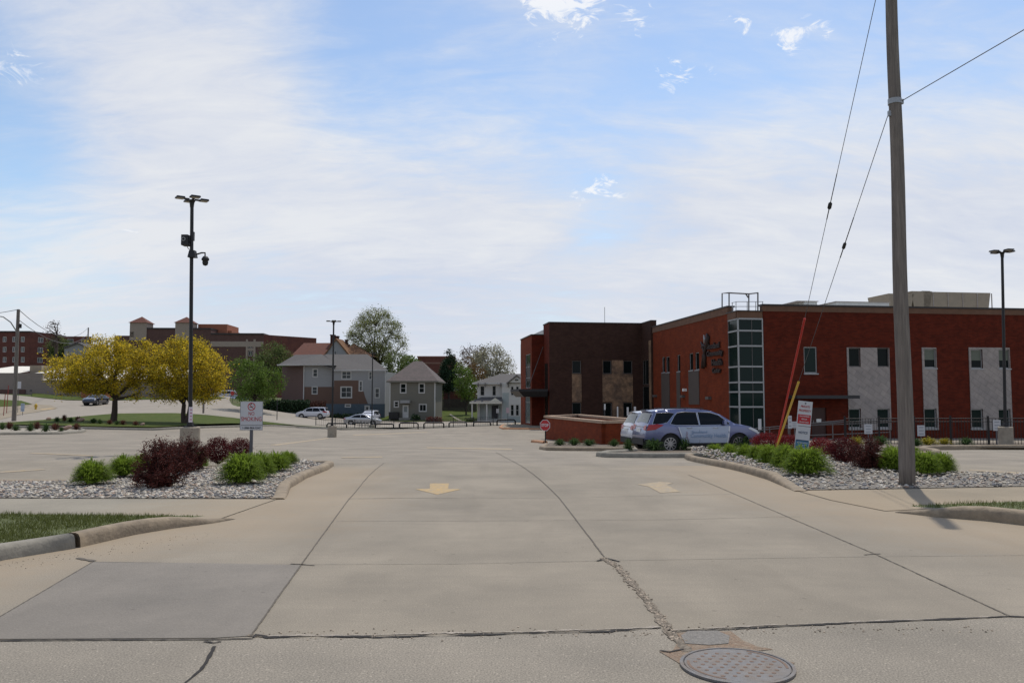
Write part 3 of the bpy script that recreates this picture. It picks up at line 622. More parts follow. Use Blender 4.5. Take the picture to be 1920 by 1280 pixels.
# grass beyond the street, below the houses
structure(drape('lawn', hits([(60, 744), (125, 750), (217, 750.5), (400, 749.5), (425, 746), (400, 743), (230, 745), (125, 744), (60, 737)]), m_lawn, .06, 3.0))
structure(drape('lawn', hits([(446, 761), (480, 764), (560, 775), (620, 782), (690, 788), (760, 790.5), (960, 788), (990, 788), (985, 777), (900, 770), (760, 772), (560, 768), (450, 755)]), m_lawn, .05, 3.0))
# small concrete island behind the left bed of rocks
islA = hits([(-200, 823), (0, 815), (110, 813.5), (150, 810.5), (155, 808), (130, 806), (0, 805), (-200, 807)])
structure(drape('planting_island', islA, material('mulch', (.30, .27, .22), var=.3, vscale=4, bump=1), .06, 1.0))
kerb('kerb', hits([(-200, 823), (0, 815), (110, 814), (150, 811), (158, 808.5), (150, 806)]), m_kerb2, .2, .15, step=1)
# corner pavement with the kerb ramp, far left
structure(drape('sidewalk', hits([(-120, 800), (0, 787), (40, 777), (75, 772), (108, 765), (95, 760), (60, 757.5), (0, 759), (-120, 765)]), m_walk2, .05, 2.0))
structure(drape('lawn', hits([(-120, 772), (0, 763), (30, 762), (60, 758), (40, 752), (0, 750), (-120, 748)]), m_lawn, .09, 2.0))
child(drape('painted_line', hits([(74, 767.5), (95, 765.5), (105, 767), (80, 769)]), m_yel, .062, 2), bpy.data.objects['road'])
# centre-right islands
isl1 = hits([(1016, 843), (1170, 845), (1180, 838), (1180, 834), (1030, 832), (1024, 838)])
structure(drape('planting_island', isl1, m_soil, .08, 1.0)); kerb('kerb', hits([(1024, 836), (1016, 842), (1030, 844.5), (1172, 845.5)]), m_kerb, .2, .15, step=.6)
isl2 = hits([(1128, 855), (1330, 857), (1335, 848), (1300, 844), (1190, 845), (1172, 851)])
structure(drape('planting_island', isl2, m_soil, .08, 1.0)); kerb('kerb', hits([(1190, 849), (1140, 852.5), (1124, 855.5), (1140, 857.5), (1290, 858), (1340, 858)]), m_kerb2, .2, .16, step=.5)
isl3 = hits([(1440, 846), (1600, 852), (1735, 843), (1925, 843), (2100, 844), (2100, 832), (1760, 832), (1600, 834), (1430, 836)])
structure(drape('planting_island', isl3, m_soil, .08, 1.0)); kerb('kerb', hits([(2100, 845), (1925, 842), (1735, 843.5), (1728, 845), (1757, 851), (1750, 855), (1690, 857), (1560, 858)]), m_kerb, .2, .16, step=.6)
isl4 = hits([(938, 803), (1010, 804), (1035, 800), (1000, 792), (960, 794)])
structure(drape('sidewalk', isl4, m_walk2, .1, 1.0)); kerb('kerb', hits([(960, 796), (938, 802), (944, 804.5), (1026, 805.5)]), material('kerb_painted_orange', (.42, .22, .12), var=.2, vscale=3), .2, .14, step=1)
kerb('kerb', hits([(1000, 829), (1022, 831)]), material('kerb_painted_orange', (.42, .22, .12)), .25, .14, step=.6)
# ------------------------------------------------------------------ main building
BR = R(8.0); BO = (17.05, 56.0)
m_brick = material('red_brick', (0.118, 0.0175, 0.0075), rough=.9, var=.3, vscale=.5, brick=((.080, .0125, .006), (.075, .026, .016), 0), spec=.15)
m_brick_l = material('brick_light', (0.185, 0.034, 0.011), rough=.9, var=.26, vscale=.5, brick=((.135, .025, .009), (.11, .035, .018), 0), spec=.15)
m_brown = material('dark_brown_brick', (0.056, 0.028, 0.020), rough=.9, var=.25, vscale=.6, brick=((.043, .021, .016), (.05, .03, .022), 0), spec=.15)
m_tan = material('tan_band', (0.145, 0.078, 0.048), var=.2, vscale=.8)
m_coping = material('dark_coping', (0.035, 0.028, 0.026), rough=.5)
def _pan(t, nn, l, mixc, cur, tcn, P):
    s_ = nn('ShaderNodeSeparateXYZ'); l(tcn.outputs['Object'], s_.inputs[0]); c_ = nn('ShaderNodeCombineXYZ'); l(s_.outputs[0], c_.inputs[0]); l(s_.outputs[2], c_.inputs[1])
    m_ = nn('ShaderNodeMapping'); m_.inputs['Rotation'].default_value = (0, 0, R(34)); l(c_.outputs[0], m_.inputs[0])
    b_ = nn('ShaderNodeTexBrick', ins={'Scale': 1.0, 'Mortar Size': 0.018, 'Brick Width': 0.75, 'Row Height': 0.38, 'Mortar Smooth': 0.6}); l(m_.outputs[0], b_.inputs[0])
    b_.inputs['Color1'].default_value = (1, 1, 1, 1); b_.inputs['Color2'].default_value = (.86, .87, .89, 1); b_.inputs['Mortar'].default_value = (.62, .62, .64, 1)
    return mixc(1.0, cur, b_.outputs[0], 'MULTIPLY')
m_gpan = material('grey_panel', (0.36, 0.31, 0.275), rough=.6, var=.14, vscale=1.2, col2=(.30, .26, .235), extra=_pan)
m_gpan2 = material('bronze_panel', (0.075, 0.058, 0.05), rough=.6, var=.1)
m_stonep = material('mottled_stone', (0.27, 0.165, 0.095), rough=.8, var=.4, vscale=1.4, col2=(.11, .072, .05))
m_glass = material('dark_glass', (0.006, 0.010, 0.010), rough=.06, spec=.09, coat=.0)
m_glassg = material('green_glass', (0.008, 0.020, 0.018), rough=.07, spec=.13)
m_glassh = material('house_glass', (0.03, 0.035, 0.04), rough=.15, spec=.5)
m_blind = material('roller_blind', (0.14, 0.155, 0.12), rough=.7)
m_alu = material('aluminium_frame', (0.33, 0.33, 0.33), rough=.45, metal=.4)
m_alud = material('dark_frame', (0.10, 0.09, 0.085), rough=.5)
m_roofmem = material('roof_membrane', (0.5, 0.5, 0.48), var=.1)
bldg = thing('clinic_building', 'large red brick clinic building with dark brown wing, tall corner glass bay and light panels', 'building', (BO[0], BO[1], -1.2), BR)
ZT = 8.0 ; ZB = -2.2
fr_ = Fac(BO, BR)
_, ZT = fr_.px(1436, 570)
_, ZBAND = fr_.px(1436, 583.5)
fwd = np.array([-math.sin(BR), math.cos(BR)]); uu = np.array([math.cos(BR), math.sin(BR)])
def Bp(u, v): return tuple(np.array(BO) + uu * u + fwd * v)
# front wall
holes = []; wins = []
def W_(x0, y0, x1, y1, gm, **k):
    r_ = fr_.rect(x0, y0, x1, y1); holes.append(r_); wins.append((r_, gm, k)); return r_
W_(1507.5, 650, 1532, 699.5, m_glassg)
for x0, x1 in ((1591, 1613), (1644.5, 1667)): W_(x0, 652, x1, 687.5, m_glass, dark=1); W_(x0, 765.5, x1 + 1, 802, m_glassg, low=1)
W_(1732.5, 653.5, 1755, 689.5, m_glass, blind=1); W_(1732.5, 765.5, 1756, 802, m_glassg, low=1)
for x0, x1 in ((1820, 1842), (1872, 1893.5)): W_(x0, 655, x1, 690.5, m_glass, blind=1); W_(x0, 766.5, x1 + 1, 802.5, m_glassg, low=1)
door_r = fr_.rect(1522, 764, 1550, 822); holes.append(door_r)
mb = MB(); fr_.wall(mb, 0.0, 46.0, ZB, ZBAND, holes, .18); mb.build('brick_wall', m_brick, bldg)
mb = MB(); fr_.slab(mb, -.02, 46.0, ZBAND, ZT - .12, -.4, .04); mb.build('tan_band', m_tan, bldg)
mb = MB(); fr_.slab(mb, -.06, 46.06, ZT - .12, ZT, -.5, .09); mb.build('coping', m_coping, bldg)
for r_, gm, k in wins:
    o = fr_.window(r_, bldg, m_alu if not k.get('dark') else m_alud, gm, fw=.07, depth=.12, sill=None if k.get('dark') else m_alu)
    if k.get('blind'):
        b = MB(); fr_.slab(b, r_[0] + .07, r_[1] - .07, (r_[2] + r_[3]) / 2 - .1, r_[3] - .07, -.13, -.100); b.build('blind', m_blind, o)
for x0, x1, cuts in ((1590, 1668, [(1591, 652, 1613, 687.5), (1644.5, 652, 1667, 687.5), (1591, 765.5, 1614, 802), (1644.5, 765.5, 1667.8, 802)]), (1731, 1756.5, [(1732.5, 653.5, 1755, 689.5), (1732.5, 765.5, 1756, 802)]), (1819, 1894.5, [(1820, 655, 1842, 690.5), (1872, 655, 1893.5, 690.5), (1820, 766.5, 1843, 802.5), (1872, 766.5, 1894.5, 802.5)])):
    a = fr_.rect(x0, 651.5, x1, 806); mb = MB(); hs = []
    for c in cuts:
        h_ = fr_.rect(*c); hs.append((max(h_[0], a[0]), min(h_[1], a[1]), max(h_[2], a[2]), min(h_[3], a[3])))
    fr_.wall(mb, a[0], a[1], a[2], a[3], hs, .17, .05)
    fr_.slab(mb, a[0] - .03, a[0] - .001, a[2], a[3], -.02, .055); fr_.slab(mb, a[1] + .001, a[1] + .03, a[2], a[3], -.02, .055)
    mb.build('wall_panel', m_gpan, bldg)
# door and canopy
mb = MB(); fr_.slab(mb, door_r[0] + .01, door_r[1] - .01, door_r[2] + .01, door_r[3] - .01, -.17, -.10); d_ = mb.build('door', material('door_brown', (.05, .02, .016), rough=.5), bldg)
mb = MB(); p_ = fr_.pt(door_r[0] + .15, door_r[2] + 1.0, -.07); mb.tube(p_, (p_[0], p_[1], p_[2] + .25), .02); mb.build('handle', m_alu, d_)
a0, zc = fr_.px(1474, 747); a1, _ = fr_.px(1588, 747)
mb = MB(); fr_.slab(mb, a0, a1, zc, zc + .22, .0, 1.6); mb.build('door_canopy', material('canopy_grey', (.035, .034, .036), rough=.6), bldg)
mb = MB(); q = fr_.rect(1532, 785, 1541, 791); fr_.slab(mb, *q, -.1, -.08); mb.build('door_notice', m_white, d_)
# curtain wall bay
zg0, zg1 = fr_.px(1410, 840)[1], fr_.px(1410, 597)[1]; zbay = fr_.px(1410, 584)[1]
ub0 = fr_.px(1384, 640)[0]
mull = [fr_.px(1410, y)[1] for y in (620, 648.5, 687, 716.5, 734.5, 762.5)]
mbg = MB(); fr_.slab(mbg, ub0 + .04, -.04, ZB, zg1, -.6, -.02)
sideF = Fac(Bp(ub0, 1.6), BR - R(90))       # side face of bay, runs far->near
sideF.slab(mbg, 0, 1.52, ZB, zg1, -.6, -.02)
bay = mbg.build('glass_bay', m_glassg, bldg)
mf = MB()
for z in [zg1 - .03] + mull:
    fr_.slab(mf, ub0 + .03, -.03, z - .055, z + .055, -.05, .06); sideF.slab(mf, 0, 1.57, z - .055, z + .055, -.05, .055)
for a in (ub0 + .01, -.05): fr_.slab(mf, a - .04, a + .04, ZB, zg1, -.06, .05)
mf.build('mullion', m_alu, bay)
mf2 = MB()
for a in (ub0 * .45,): fr_.slab(mf2, a - .02, a + .02, ZB, zg1 - .1, -.03, .01)
sideF.slab(mf2, .0, .05, ZB, zg1, -.05, .04); mf2.build('thin_mullion', m_alud, bay)
mb = MB(); fr_.slab(mb, ub0 - .02, -.04, zg1, zbay, -1.6, .05); sideF.slab(mb, 0.0, 1.45, zg1 + .002, zbay - .002, -.5, .07); mb.build('tan_band', m_tan, bldg)
mb = MB(); fr_.slab(mb, ub0 - .1, -.05, zbay, zbay + .07, -1.8, .12); mb.build('coping', m_coping, bldg)
# rooftop rail and davit frame on the bay
mb = MB()
def rp(px, py, v):
    f_ = Fac(Bp(0, v), BR); u, z = f_.px(px, py); p = Bp(u, v); return (p[0], p[1], z)
for x in (1380, 1401, 1417, 1430): mb.path([rp(x, 585, .2), rp(x, 565, .2)], .025, 6)
for y in (565.5, 574.5): mb.path([rp(1372, y + 2, 1.4), rp(1383, y, .2), rp(1431, y, .2)], .022, 6)
mb.path([rp(1373, 584, 1.4), rp(1373, 568, 1.4)], .025, 6)
mb.build('roof_railing', m_alu, bldg)
mb = MB()
mb.path([rp(1354, 580, 3), rp(1354, 550, 3), rp(1366, 549, 3), rp(1404, 551, 3), rp(1421, 549, .6), rp(1421, 584, .6)], .05, 8)
mb.path([rp(1367, 575, 3), rp(1367, 548, 3)], .05, 8); mb.path([rp(1404, 584, 2), rp(1404, 551, 2)], .05, 8); mb.path([rp(1398, 550.5, 3), rp(1403, 558, 3)], .05, 6)
mb.build('davit_frame', m_alud, bldg)
# side wall
SD = 18.6; sF = Fac(Bp(ub0 - .02, SD), BR - R(90)); LEN = SD - 1.6
tp = lambda py: None
zs_top = sF.px(1365, 573)[1]; zs_band = sF.px(1366, 588.5)[1]
holes = []; sw = []
def S_(x0, y0, x1, y1, gm): r_ = sF.rect(x0, y0, x1, y1); holes.append(r_); sw.append((r_, gm)); return r_
S_(1241.5, 669, 1247, 698, m_glass); S_(1249, 668.5, 1255.5, 698, m_glass); S_(1270, 665, 1275.5, 696, m_glass); S_(1292.5, 662, 1299.5, 694, m_glass); S_(1303.5, 660.5, 1311, 693, m_glass)
mb = MB(); sF.wall(mb, 0, LEN, ZB, zs_band, holes, .16); mb.build('brick_wall', m_brick_l, bldg)
for r_, gm in sw: sF.window(r_, bldg, m_alu, gm, fw=.05, depth=.1, sill=m_alu)
for x0, x1, y0, y1 in ((1241, 1256, 700, 772), (1269.5, 1276, 698, 772), (1292, 1311.5, 696, 758)):
    a = sF.rect(x0, y0, x1, y1); mb = MB(); sF.slab(mb, *a, 0, .05); mb.build('wall_panel', m_gpan2, bldg)
mb = MB(); sF.slab(mb, -.02, LEN + .02, zs_band, zs_top - .1, -.4, .04); mb.build('tan_band', m_tan, bldg)
mb = MB(); sF.slab(mb, -.05, LEN + .05, zs_top - .1, zs_top, -.5, .09); mb.build('coping', m_coping, bldg)
for x, y in ((1230, 742), (1282, 743), (1331, 746)):
    mb = MB(); a, z = sF.px(x, y); sF.slab(mb, a - .3, a + .3, z - .1, z + .1, 0, .25); mb.build('wall_lamp', m_alud, bldg)
mb = MB(); a, z = sF.px(1287, 731); sF.slab(mb, a - .12, a + .12, z - .1, z + .12, 0, .3); mb.build('wall_camera', m_white, bldg)
# main block body (roof, back)
mb = MB(); z_ = ZT - .5
def Bbox(mb, u0, u1, v0, v1, z0, z1):
    a = [Bp(u0, v0), Bp(u1, v0), Bp(u1, v1), Bp(u0, v1)]; mb.hexa([(*p, z0) for p in a] + [(*p, z1) for p in a]); return mb
Bbox(mb, ub0 + .2, 45.8, 1.8, 32, ZB, z_); Bbox(mb, .1, 45.9, .25, 1.8, ZB, z_ - .01); mb.build('roof', m_roofmem, bldg)
mb = MB(); Bbox(mb, ub0, 46, 32, 32.3, ZB, ZT); Bbox(mb, 46, 46.3, 0, 32, ZB, ZT); mb.build('brick_wall', m_brick, bldg)
# rooftop plant
m_hvac = material('beige_metal', (0.25, 0.205, 0.15), rough=.6, var=.1)
f2 = Fac(Bp(0, 8), BR); u0, z0 = f2.px(1667, 579); u1, z1 = f2.px(1857, 548)
mb = MB(); um = f2.px(1732, 560)[0]
def tbox(mb, a0, a1, t0, t1, z0, z1, v0, v1):
    pts = [Bp(a0, v0), Bp(a1, v0), Bp(a1, v1), Bp(a0, v1)]; pt2 = [Bp(t0, v0), Bp(t1, v0), Bp(t1, v1), Bp(t0, v1)]
    mb.hexa([(*p, z0) for p in pts] + [(*p, z1) for p in pt2])
tbox(mb, um, u1 - .45, um, u1, ZT - .6, z1 - .05, 8, 12)
tbox(mb, u0 + .6, u0 + 1.6, u0, u0 + 2.2, ZT - .6, z1 - .25, 8, 11); tbox(mb, u0 + 2.4, u0 + 3.4, u0 + 2.0, u0 + 3.8, ZT - .6, z1 - .02, 8, 11); tbox(mb, u0 + 3.95, um - .02, u0 + 3.7, um - .02, ZT - .6, z1 + .03, 8.1, 11)
hv = thing('rooftop_unit', 'beige rooftop air handling unit behind the parapet, right of the wooden pole', 'air handler', (*Bp(u0 + 4, 9), ZT - .5), BR)
mb.build('housing', m_hvac, hv)
mb = MB(); k = um
for i in range(5): a = um + .8 + i * 1.3; Bbox(mb, a, a + .05, 7.95, 8.02, ZT - .5, z1 - .1)
mb.build('panel_rib', m_gpan, hv)
for (xa, xb, y, nm) in ((1495, 1533, 565, 'a'), (1567, 1668, 566, 'b')):
    f3 = Fac(Bp(0, 5), BR); a, z = f3.px(xa, y); b, _ = f3.px(xb, y)
    t = thing('roof_hatch', ('low pale roof box behind the parapet, short one above the single window' if nm == 'a' else 'long low pale roof box behind the parapet, left of the wooden pole'), 'roof box', (*Bp(a, 5), ZT - .5), BR)
    m_ = MB(); tbox(m_, a, b, a + (.6 if nm == 'a' else .05), b - .05, ZT - .55, z, 5, 8); m_.build('housing', m_roofmem, t); m_ = MB(); Bbox(m_, a - .05, b + .05, 4.95, 8.05, z + .001, z + .05); m_.build('lid', m_gpan, t)
# brown wing
zw = 1.6 + 6.98; VB = SD + 3.25
wF = Fac(Bp(0, VB), BR); uL = wF.px(1030, 700)[0]; uRt = wF.px(1203.5, 700)[0]
holes = []; ww = []
def X_(x0, y0, x1, y1, gm=m_glass): r_ = wF.rect(x0, y0, x1, y1); holes.append(r_); ww.append((r_, gm)); return r_
for q in ((1073, 676, 1089.5, 700), (1073, 754.5, 1089.5, 778), (1130.5, 676, 1146.5, 700.5), (1169, 676, 1185.5, 700.5), (1131, 754.5, 1147, 781), (1169, 754.5, 1185.5, 781)): X_(*q)
mb = MB(); wF.wall(mb, uL, uRt, ZB, zw - .1, holes, .18); mb.build('brown_wall', m_brown, bldg)
for r_, gm in ww: wF.window(r_, bldg, m_alud, gm, fw=.06, depth=.12)
for x0, x1, y0, y1, cuts in ((1072.3, 1090.2, 675, 780, [(1072.3, 675, 1090.2, 701), (1072.3, 753.5, 1090.2, 779)]), (1129.5, 1186.5, 675, 786, [(1129.7, 675, 1147, 701.2), (1168.5, 675, 1186.3, 701.2), (1129.7, 753.5, 1148, 782), (1168.5, 753.5, 1186.3, 782)])):
    a = wF.rect(x0, y0, x1, y1); hs = []
    for c in cuts: h_ = wF.rect(*c); hs.append((max(h_[0], a[0]), min(h_[1], a[1]), max(h_[2], a[2]), min(h_[3], a[3])))
    mb = MB(); wF.wall(mb, a[0], a[1], a[2], a[3], hs, .05, .04); mb.build('stone_panel', m_stonep, bldg)
mb = MB(); wF.slab(mb, uL - .04, uRt + .02, zw - .1, zw, -.5, .06); mb.build('coping', m_coping, bldg)
# return fin at the right of the wing
uf = ub0 + .75
finF = Fac(Bp(uRt, VB), BR - R(90))
p1 = finF.px(1221.5, 700)[0]
h1 = finF.rect(1205, 675, 1216, 721); h2 = finF.rect(1205, 724, 1217, 775)
mb = MB(); finF.wall(mb, 0, p1, ZB, zw - .1, [h1, h2], .15); mb.build('brown_wall', m_brown, bldg)
finF.window(h1, bldg, m_alud, m_glass, fw=.05, mull=(.4,)); finF.window(h2, bldg, m_alud, m_glass, fw=.05)
mb = MB(); a = finF.rect(1217.5, 638, 1221.3, 782); finF.slab(mb, *a, 0, .03); mb.build('stone_panel', m_stonep, bldg)
vf = VB - p1
mb = MB(); Bbox(mb, uRt + .01, ub0 + .4, vf - .05, vf + .6, ZB, zw - .1); mb.build('brown_wall', m_brown, bldg)
mb = MB(); Bbox(mb, uRt - .06, ub0 + .4, vf - .1, VB + .4, zw - .1, zw); mb.build('coping', m_coping, bldg)
# left side of wing, entry block
wl = Fac(Bp(uL, VB + 3.0), BR - R(90)); mb = MB(); q = wl.rect(1023, 640, 1027, 728)
wl.wall(mb, 0, 3.0, ZB, zw - .1, [], .1); mb.build('brown_wall', m_brick, bldg)
mb = MB(); wl.slab(mb, .9, 2.2, -.8, 4.8, 0, .04); mb.build('side_glass', m_glassg, bldg)
mb = MB(); wl.slab(mb, 0, 3.0, zw - .1, zw, -.4, .06); mb.build('coping', m_coping, bldg)
ze = 1.6 + 6.05; VE = VB + 3.0; eF = Fac(Bp(0, VE), BR); ue = eF.px(997, 720)[0]
mb = MB(); eF.wall(mb, ue, uL + .02, ZB, ze - .1, [], .1); mb.build('brown_wall', m_brick, bldg)
el = Fac(Bp(ue, VE + 7.0), BR - R(90)); xr = el.px(981, 700)[0]
h1 = el.rect(985, 664, 994.5, 727); h2 = el.rect(984.5, 744, 994, 793)
mb = MB(); el.wall(mb, 0, 7.0, ZB, ze - .1, [h1, h2], .15); mb.build('brick_wall', m_brick_l, bldg)
el.window(h1, bldg, m_alu, m_glassg, fw=.06, trans=(.3, .62)); el.window(h2, bldg, m_alu, material('entry_glass', (.11, .14, .14), rough=.15), fw=.06, trans=(.8,))
mb = MB(); el.slab(mb, -.02, 7.0, ze - .1, ze, -.4, .07); eF.slab(mb, ue + .05, uL, ze - .1, ze - .001, -.4, .06); mb.build('coping', m_coping, bldg)
mb = MB(); Bbox(mb, uL + .2, ub0 + 6, VB + .3, 34, ZB, zw - .4); Bbox(mb, ue + .3, uL + .2, VE + .3, 34, ZB, ze - .4); mb.build('roof', m_roofmem, bldg)
# entry canopy
cF = Fac(Bp(0, VE - 3.4), BR); ca, cz0 = cF.px(973, 745); cb, _ = cF.px(1027, 745); cz1 = cF.px(1000, 729)[1]
mb = MB(); 
pA = [Bp(ca, VE - 3.4), Bp(cb, VE - 3.4), Bp(cb, VE + 2), Bp(ca, VE + 2)]; pB = [Bp(ca + .5, VE - 3.2), Bp(cb, VE - 3.2), Bp(cb, VE + 2), Bp(ca + .5, VE + 2)]
mb.hexa([(*p, cz0 + .05) for p in pB] + [(*p, cz0 + .55) for p in pA]); 
Bbox(mb, ca - .02, cb, VE - 3.42, VE + 2, cz0 + .551, cz1); cn = mb.build('entry_canopy', m_black, bldg)
mb = MB(); mb.tube((*Bp(ca + 1.2, VE - 1), cz1), (*Bp(uL - .05, VE - .1), cz1 + 4.1), .03, n=6); mb.build('tie_rod', m_alud, cn)
mb = MB()
mb.tube((*Bp(uL + 6.3, VB + 4), zw), (*Bp(uL + 6.3, VB + 4), zw + 1.9), .03, n=6)
mb.build('roof_mast', m_alu, bldg)
# building lettering on the side wall
m_let = material('dark_letters', (0.030, 0.016, 0.013), rough=.6)
for t, x0, x1, y0, y1 in (('Siouxland', 1328, 1351, 641, 656), ('Community', 1327.5, 1357.5, 655, 669), ('Health', 1337, 1356, 671, 688), ('Center', 1338, 1353.5, 688, 701)):
    q = sF.rect(x0, y0, x1, y1); zm = (q[2] + q[3]) / 2; hgt = q[3] - q[2]
    put_text('lettering', t, hgt * .98, sF.pt((q[0] + q[1]) / 2, zm, .08), (*sF.u, 0), (0, 0, 1), m_let, bldg, depth=.06, bold=.02, fit=q[1] - q[0])
def spt(x, y, o=.1): a, z = sF.px(x, y); return sF.pt(a, z, o)
mb = MB()
mb.path([spt(1320, 690), spt(1322, 668), spt(1325, 655), spt(1329, 642), spt(1330, 633), spt(1327.5, 626)], [.16, .15, .13, .17, .2, .07], 8)
mb.path([spt(1324, 688), spt(1324, 668), spt(1322, 655), spt(1319, 646), spt(1316, 640)], [.12, .12, .12, .1, .03], 8)
mb.path([spt(1317, 652), spt(1321, 648), spt(1326, 650)], [.05, .14, .05], 8)
mb.build('emblem', m_let, bldg, smooth=True)
mb = MB(); q = sF.rect(1328, 627, 1330, 648); mb.path([spt(1326.5, 628, .28), spt(1328, 636, .28), spt(1326.8, 644, .28)], [.04, .1, .03], 6); mb.build('emblem_highlight', m_alu, bldg)
# ------------------------------------------------------------------ brick enclosure
P1, P2, P3 = at(1027, 800, 54), at(1133, 800, 42.0), at(1215, 800, 43.5); P4 = P1 + (P3 - P2) * .95 + np.array([0, 3, 0])
enc = thing('brick_enclosure', 'low red brick wall enclosure with tan cap beside the stop sign', 'wall', (P2[0], P2[1], H(P2[0], P2[1])))
ztop = 1.6 - 43 * 42 / F; mb = MB(); mc = MB()
def wallseg(a, b, mb, mc, th_=.3):
    a = np.array(a[:2]); b = np.array(b[:2]); d = (b - a) / np.linalg.norm(b - a); n = np.array([-d[1], d[0]]) * th_ / 2
    p = [a - n, b - n, b + n, a + n]; mb.hexa([(*q, ztop - 2.4) for q in p] + [(*q, ztop - .14) for q in p])
    n2 = n * 1.35; a2 = a - d * .2; b2 = b + d * .2; p = [a2 - n2, b2 - n2, b2 + n2, a2 + n2]; k = len(mc.f) * .0004
    mc.hexa([(*q, ztop - .138) for q in p] + [(*q, ztop - k) for q in p])
for a, b in ((P1, P2), (P2, P3), (P3, P4), (P4, P1)): wallseg(a, b, mb, mc)
mb.build('brick_wall', m_brick_l, enc); mc.build('cap', material('tan_cap', (.36, .255, .18), var=.12, vscale=2), enc)
# ------------------------------------------------------------------ houses and background buildings
def window_row(f, th_, rects, fm, gm, trim=.12, **k):
    for q in rects: f.window(f.rect(*q), th_, fm, gm, fw=.05, depth=.06, trim=trim, **k)
m_hw = material('house_white', (0.46, 0.445, 0.42), rough=.6, var=.06)
m_sideg = material('pale_grey_siding', (0.27, 0.265, 0.26), var=.08, vscale=.6, stretch=(1, 1, 9))
m_sideb = material('brown_siding', (0.125, 0.075, 0.055), var=.1, vscale=.6, stretch=(1, 1, 9))
m_sidem = material('maroon_brown_siding', (0.105, 0.06, 0.052), var=.1, vscale=.6, stretch=(1, 1, 9))
m_blue = material('blue_basement', (0.07, 0.092, 0.112), var=.18, vscale=.7)
m_shin = material('grey_shingle', (0.085, 0.078, 0.074), var=.25, vscale=1.5, col2=(.085, .08, .078))
m_shin2 = material('brown_shingle', (0.115, 0.09, 0.085), var=.22, vscale=1.5, col2=(.09, .075, .07))
m_sidegg = material('olive_grey_siding', (0.145, 0.135, 0.11), var=.07, vscale=.6, stretch=(1, 1, 9))
m_rroof = material('red_tile', (0.13, 0.045, 0.028), var=.25, vscale=2, col2=(.10, .036, .025))
m_oroof = material('orange_tile', (0.17, 0.085, 0.042), var=.25, vscale=2)
m_bb = material('old_brick', (0.13, 0.045, 0.032), var=.2, vscale=.6, col2=(.10, .035, .028))
m_bb2 = material('brown_brick', (0.105, 0.055, 0.045), var=.2, vscale=.6)
def block(name, f, a0, a1, z0, z1, dep, mat, parent, holes=(), back=True):
    mb = MB(); f.wall(mb, a0, a1, z0, z1, list(holes), .12)
    A = [f.pt(a0, 0, 0), f.pt(a1, 0, 0), f.pt(a1, 0, -dep), f.pt(a0, 0, -dep)]
    for i, j in ((1, 2), (2, 3), (3, 0)):
        p, q = A[i], A[j]; mb.add([(p[0], p[1], z0), (q[0], q[1], z0), (q[0], q[1], z1), (p[0], p[1], z1)], [(0, 1, 2, 3)])
    mb.add([(p[0], p[1], z1 - .004) for p in A], [(0, 1, 2, 3)])
    return mb.build(name, mat, parent)
def hip(name, f, a0, a1, z0, z1, dep, mat, parent, ov=.45, ridge=None, gable=False, fascia=None):
    r0, r1 = ridge if ridge else (a0 + dep / 2, a1 - dep / 2)
    if gable: r0, r1 = a0 - ov, a1 + ov
    B = [f.pt(a0 - ov, z0, ov), f.pt(a1 + ov, z0, ov), f.pt(a1 + ov, z0, -dep - ov), f.pt(a0 - ov, z0, -dep - ov), f.pt(r0, z1, -dep / 2), f.pt(r1, z1, -dep / 2)]
    mb = MB(); mb.add(B, [(0, 1, 5, 4), (1, 2, 5), (2, 3, 4, 5), (3, 0, 4), (3, 2, 1, 0)]); o = mb.build(name, mat, parent)
    if fascia:
        m2 = MB()
        for i, j in ((0, 1), (1, 2), (2, 3), (3, 0)):
            p, q = Vector(B[i]), Vector(B[j]); d = (q - p).normalized(); n = Vector((d.y, -d.x, 0)) * .03
            m2.hexa([p - n - Vector((0, 0, .22)), q - n - Vector((0, 0, .22)), q + n - Vector((0, 0, .22)), p + n - Vector((0, 0, .22)), p - n + Vector((0, 0, .015)), q - n + Vector((0, 0, .015)), q + n + Vector((0, 0, .015)), p + n + Vector((0, 0, .015))])
        m2.build('gutter', fascia, o)
    return o
# house one: large two-tone house
D1 = 138; f1 = Fac(at(570, 740, D1)[:2], R(-3))
h1_ = thing('two_tone_house', 'large two storey house with grey, brown and blue patches and grey roof', 'house', (*f1.pt(5, 0, -4)[:2], H(*f1.pt(5, 0, 0)[:2])))
zeL = f1.px(600, 684)[1]; zeR = f1.px(700, 695)[1]; zb = -4.4
def R1(*q): return f1.rect(*q)
aL = f1.px(570, 740)[0]; aM = f1.px(626, 740)[0]; aR = f1.px(722, 740)[0]
wl_ = [R1(587, 692, 595, 706), R1(585.5, 725, 594.5, 738)]
z_br = f1.px(600, 725)[1]
g0 = [q for q in wl_]
mb = MB(); f1.wall(mb, aL, aM, z_br, zeL, [wl_[0]], .12); mb.build('grey_wall', m_sideg, h1_)
mb = MB(); f1.wall(mb, aL, aM, zb, z_br, [wl_[1]], .12); mb.build('brown_wall', m_sideb, h1_)
FR = Fac(f1.pt(0, 0, .9)[:2], R(-3))
aM2, aR2 = FR.px(626, 740)[0], FR.px(722, 740)[0]
zbl = FR.px(660, 757)[1]; zbt = FR.px(650, 713)[1]; ab = FR.px(672, 740)[0]
uw = [FR.rect(*q) for q in ((641, 696, 658, 710), (692, 697, 697, 711))]; lw = [FR.rect(*q) for q in ((639.5, 725.5, 659, 745),)]; sw_ = [FR.rect(674, 714.5, 679, 732.5), FR.rect(703.5, 728, 711, 745)]; bw = [FR.rect(648, 758.5, 657, 762)]; dw = FR.rect(685, 761, 692, 774)
mb = MB(); FR.wall(mb, aM2, aR2, zbt, zeR, [q for q in uw] + [sw_[0]], .12)
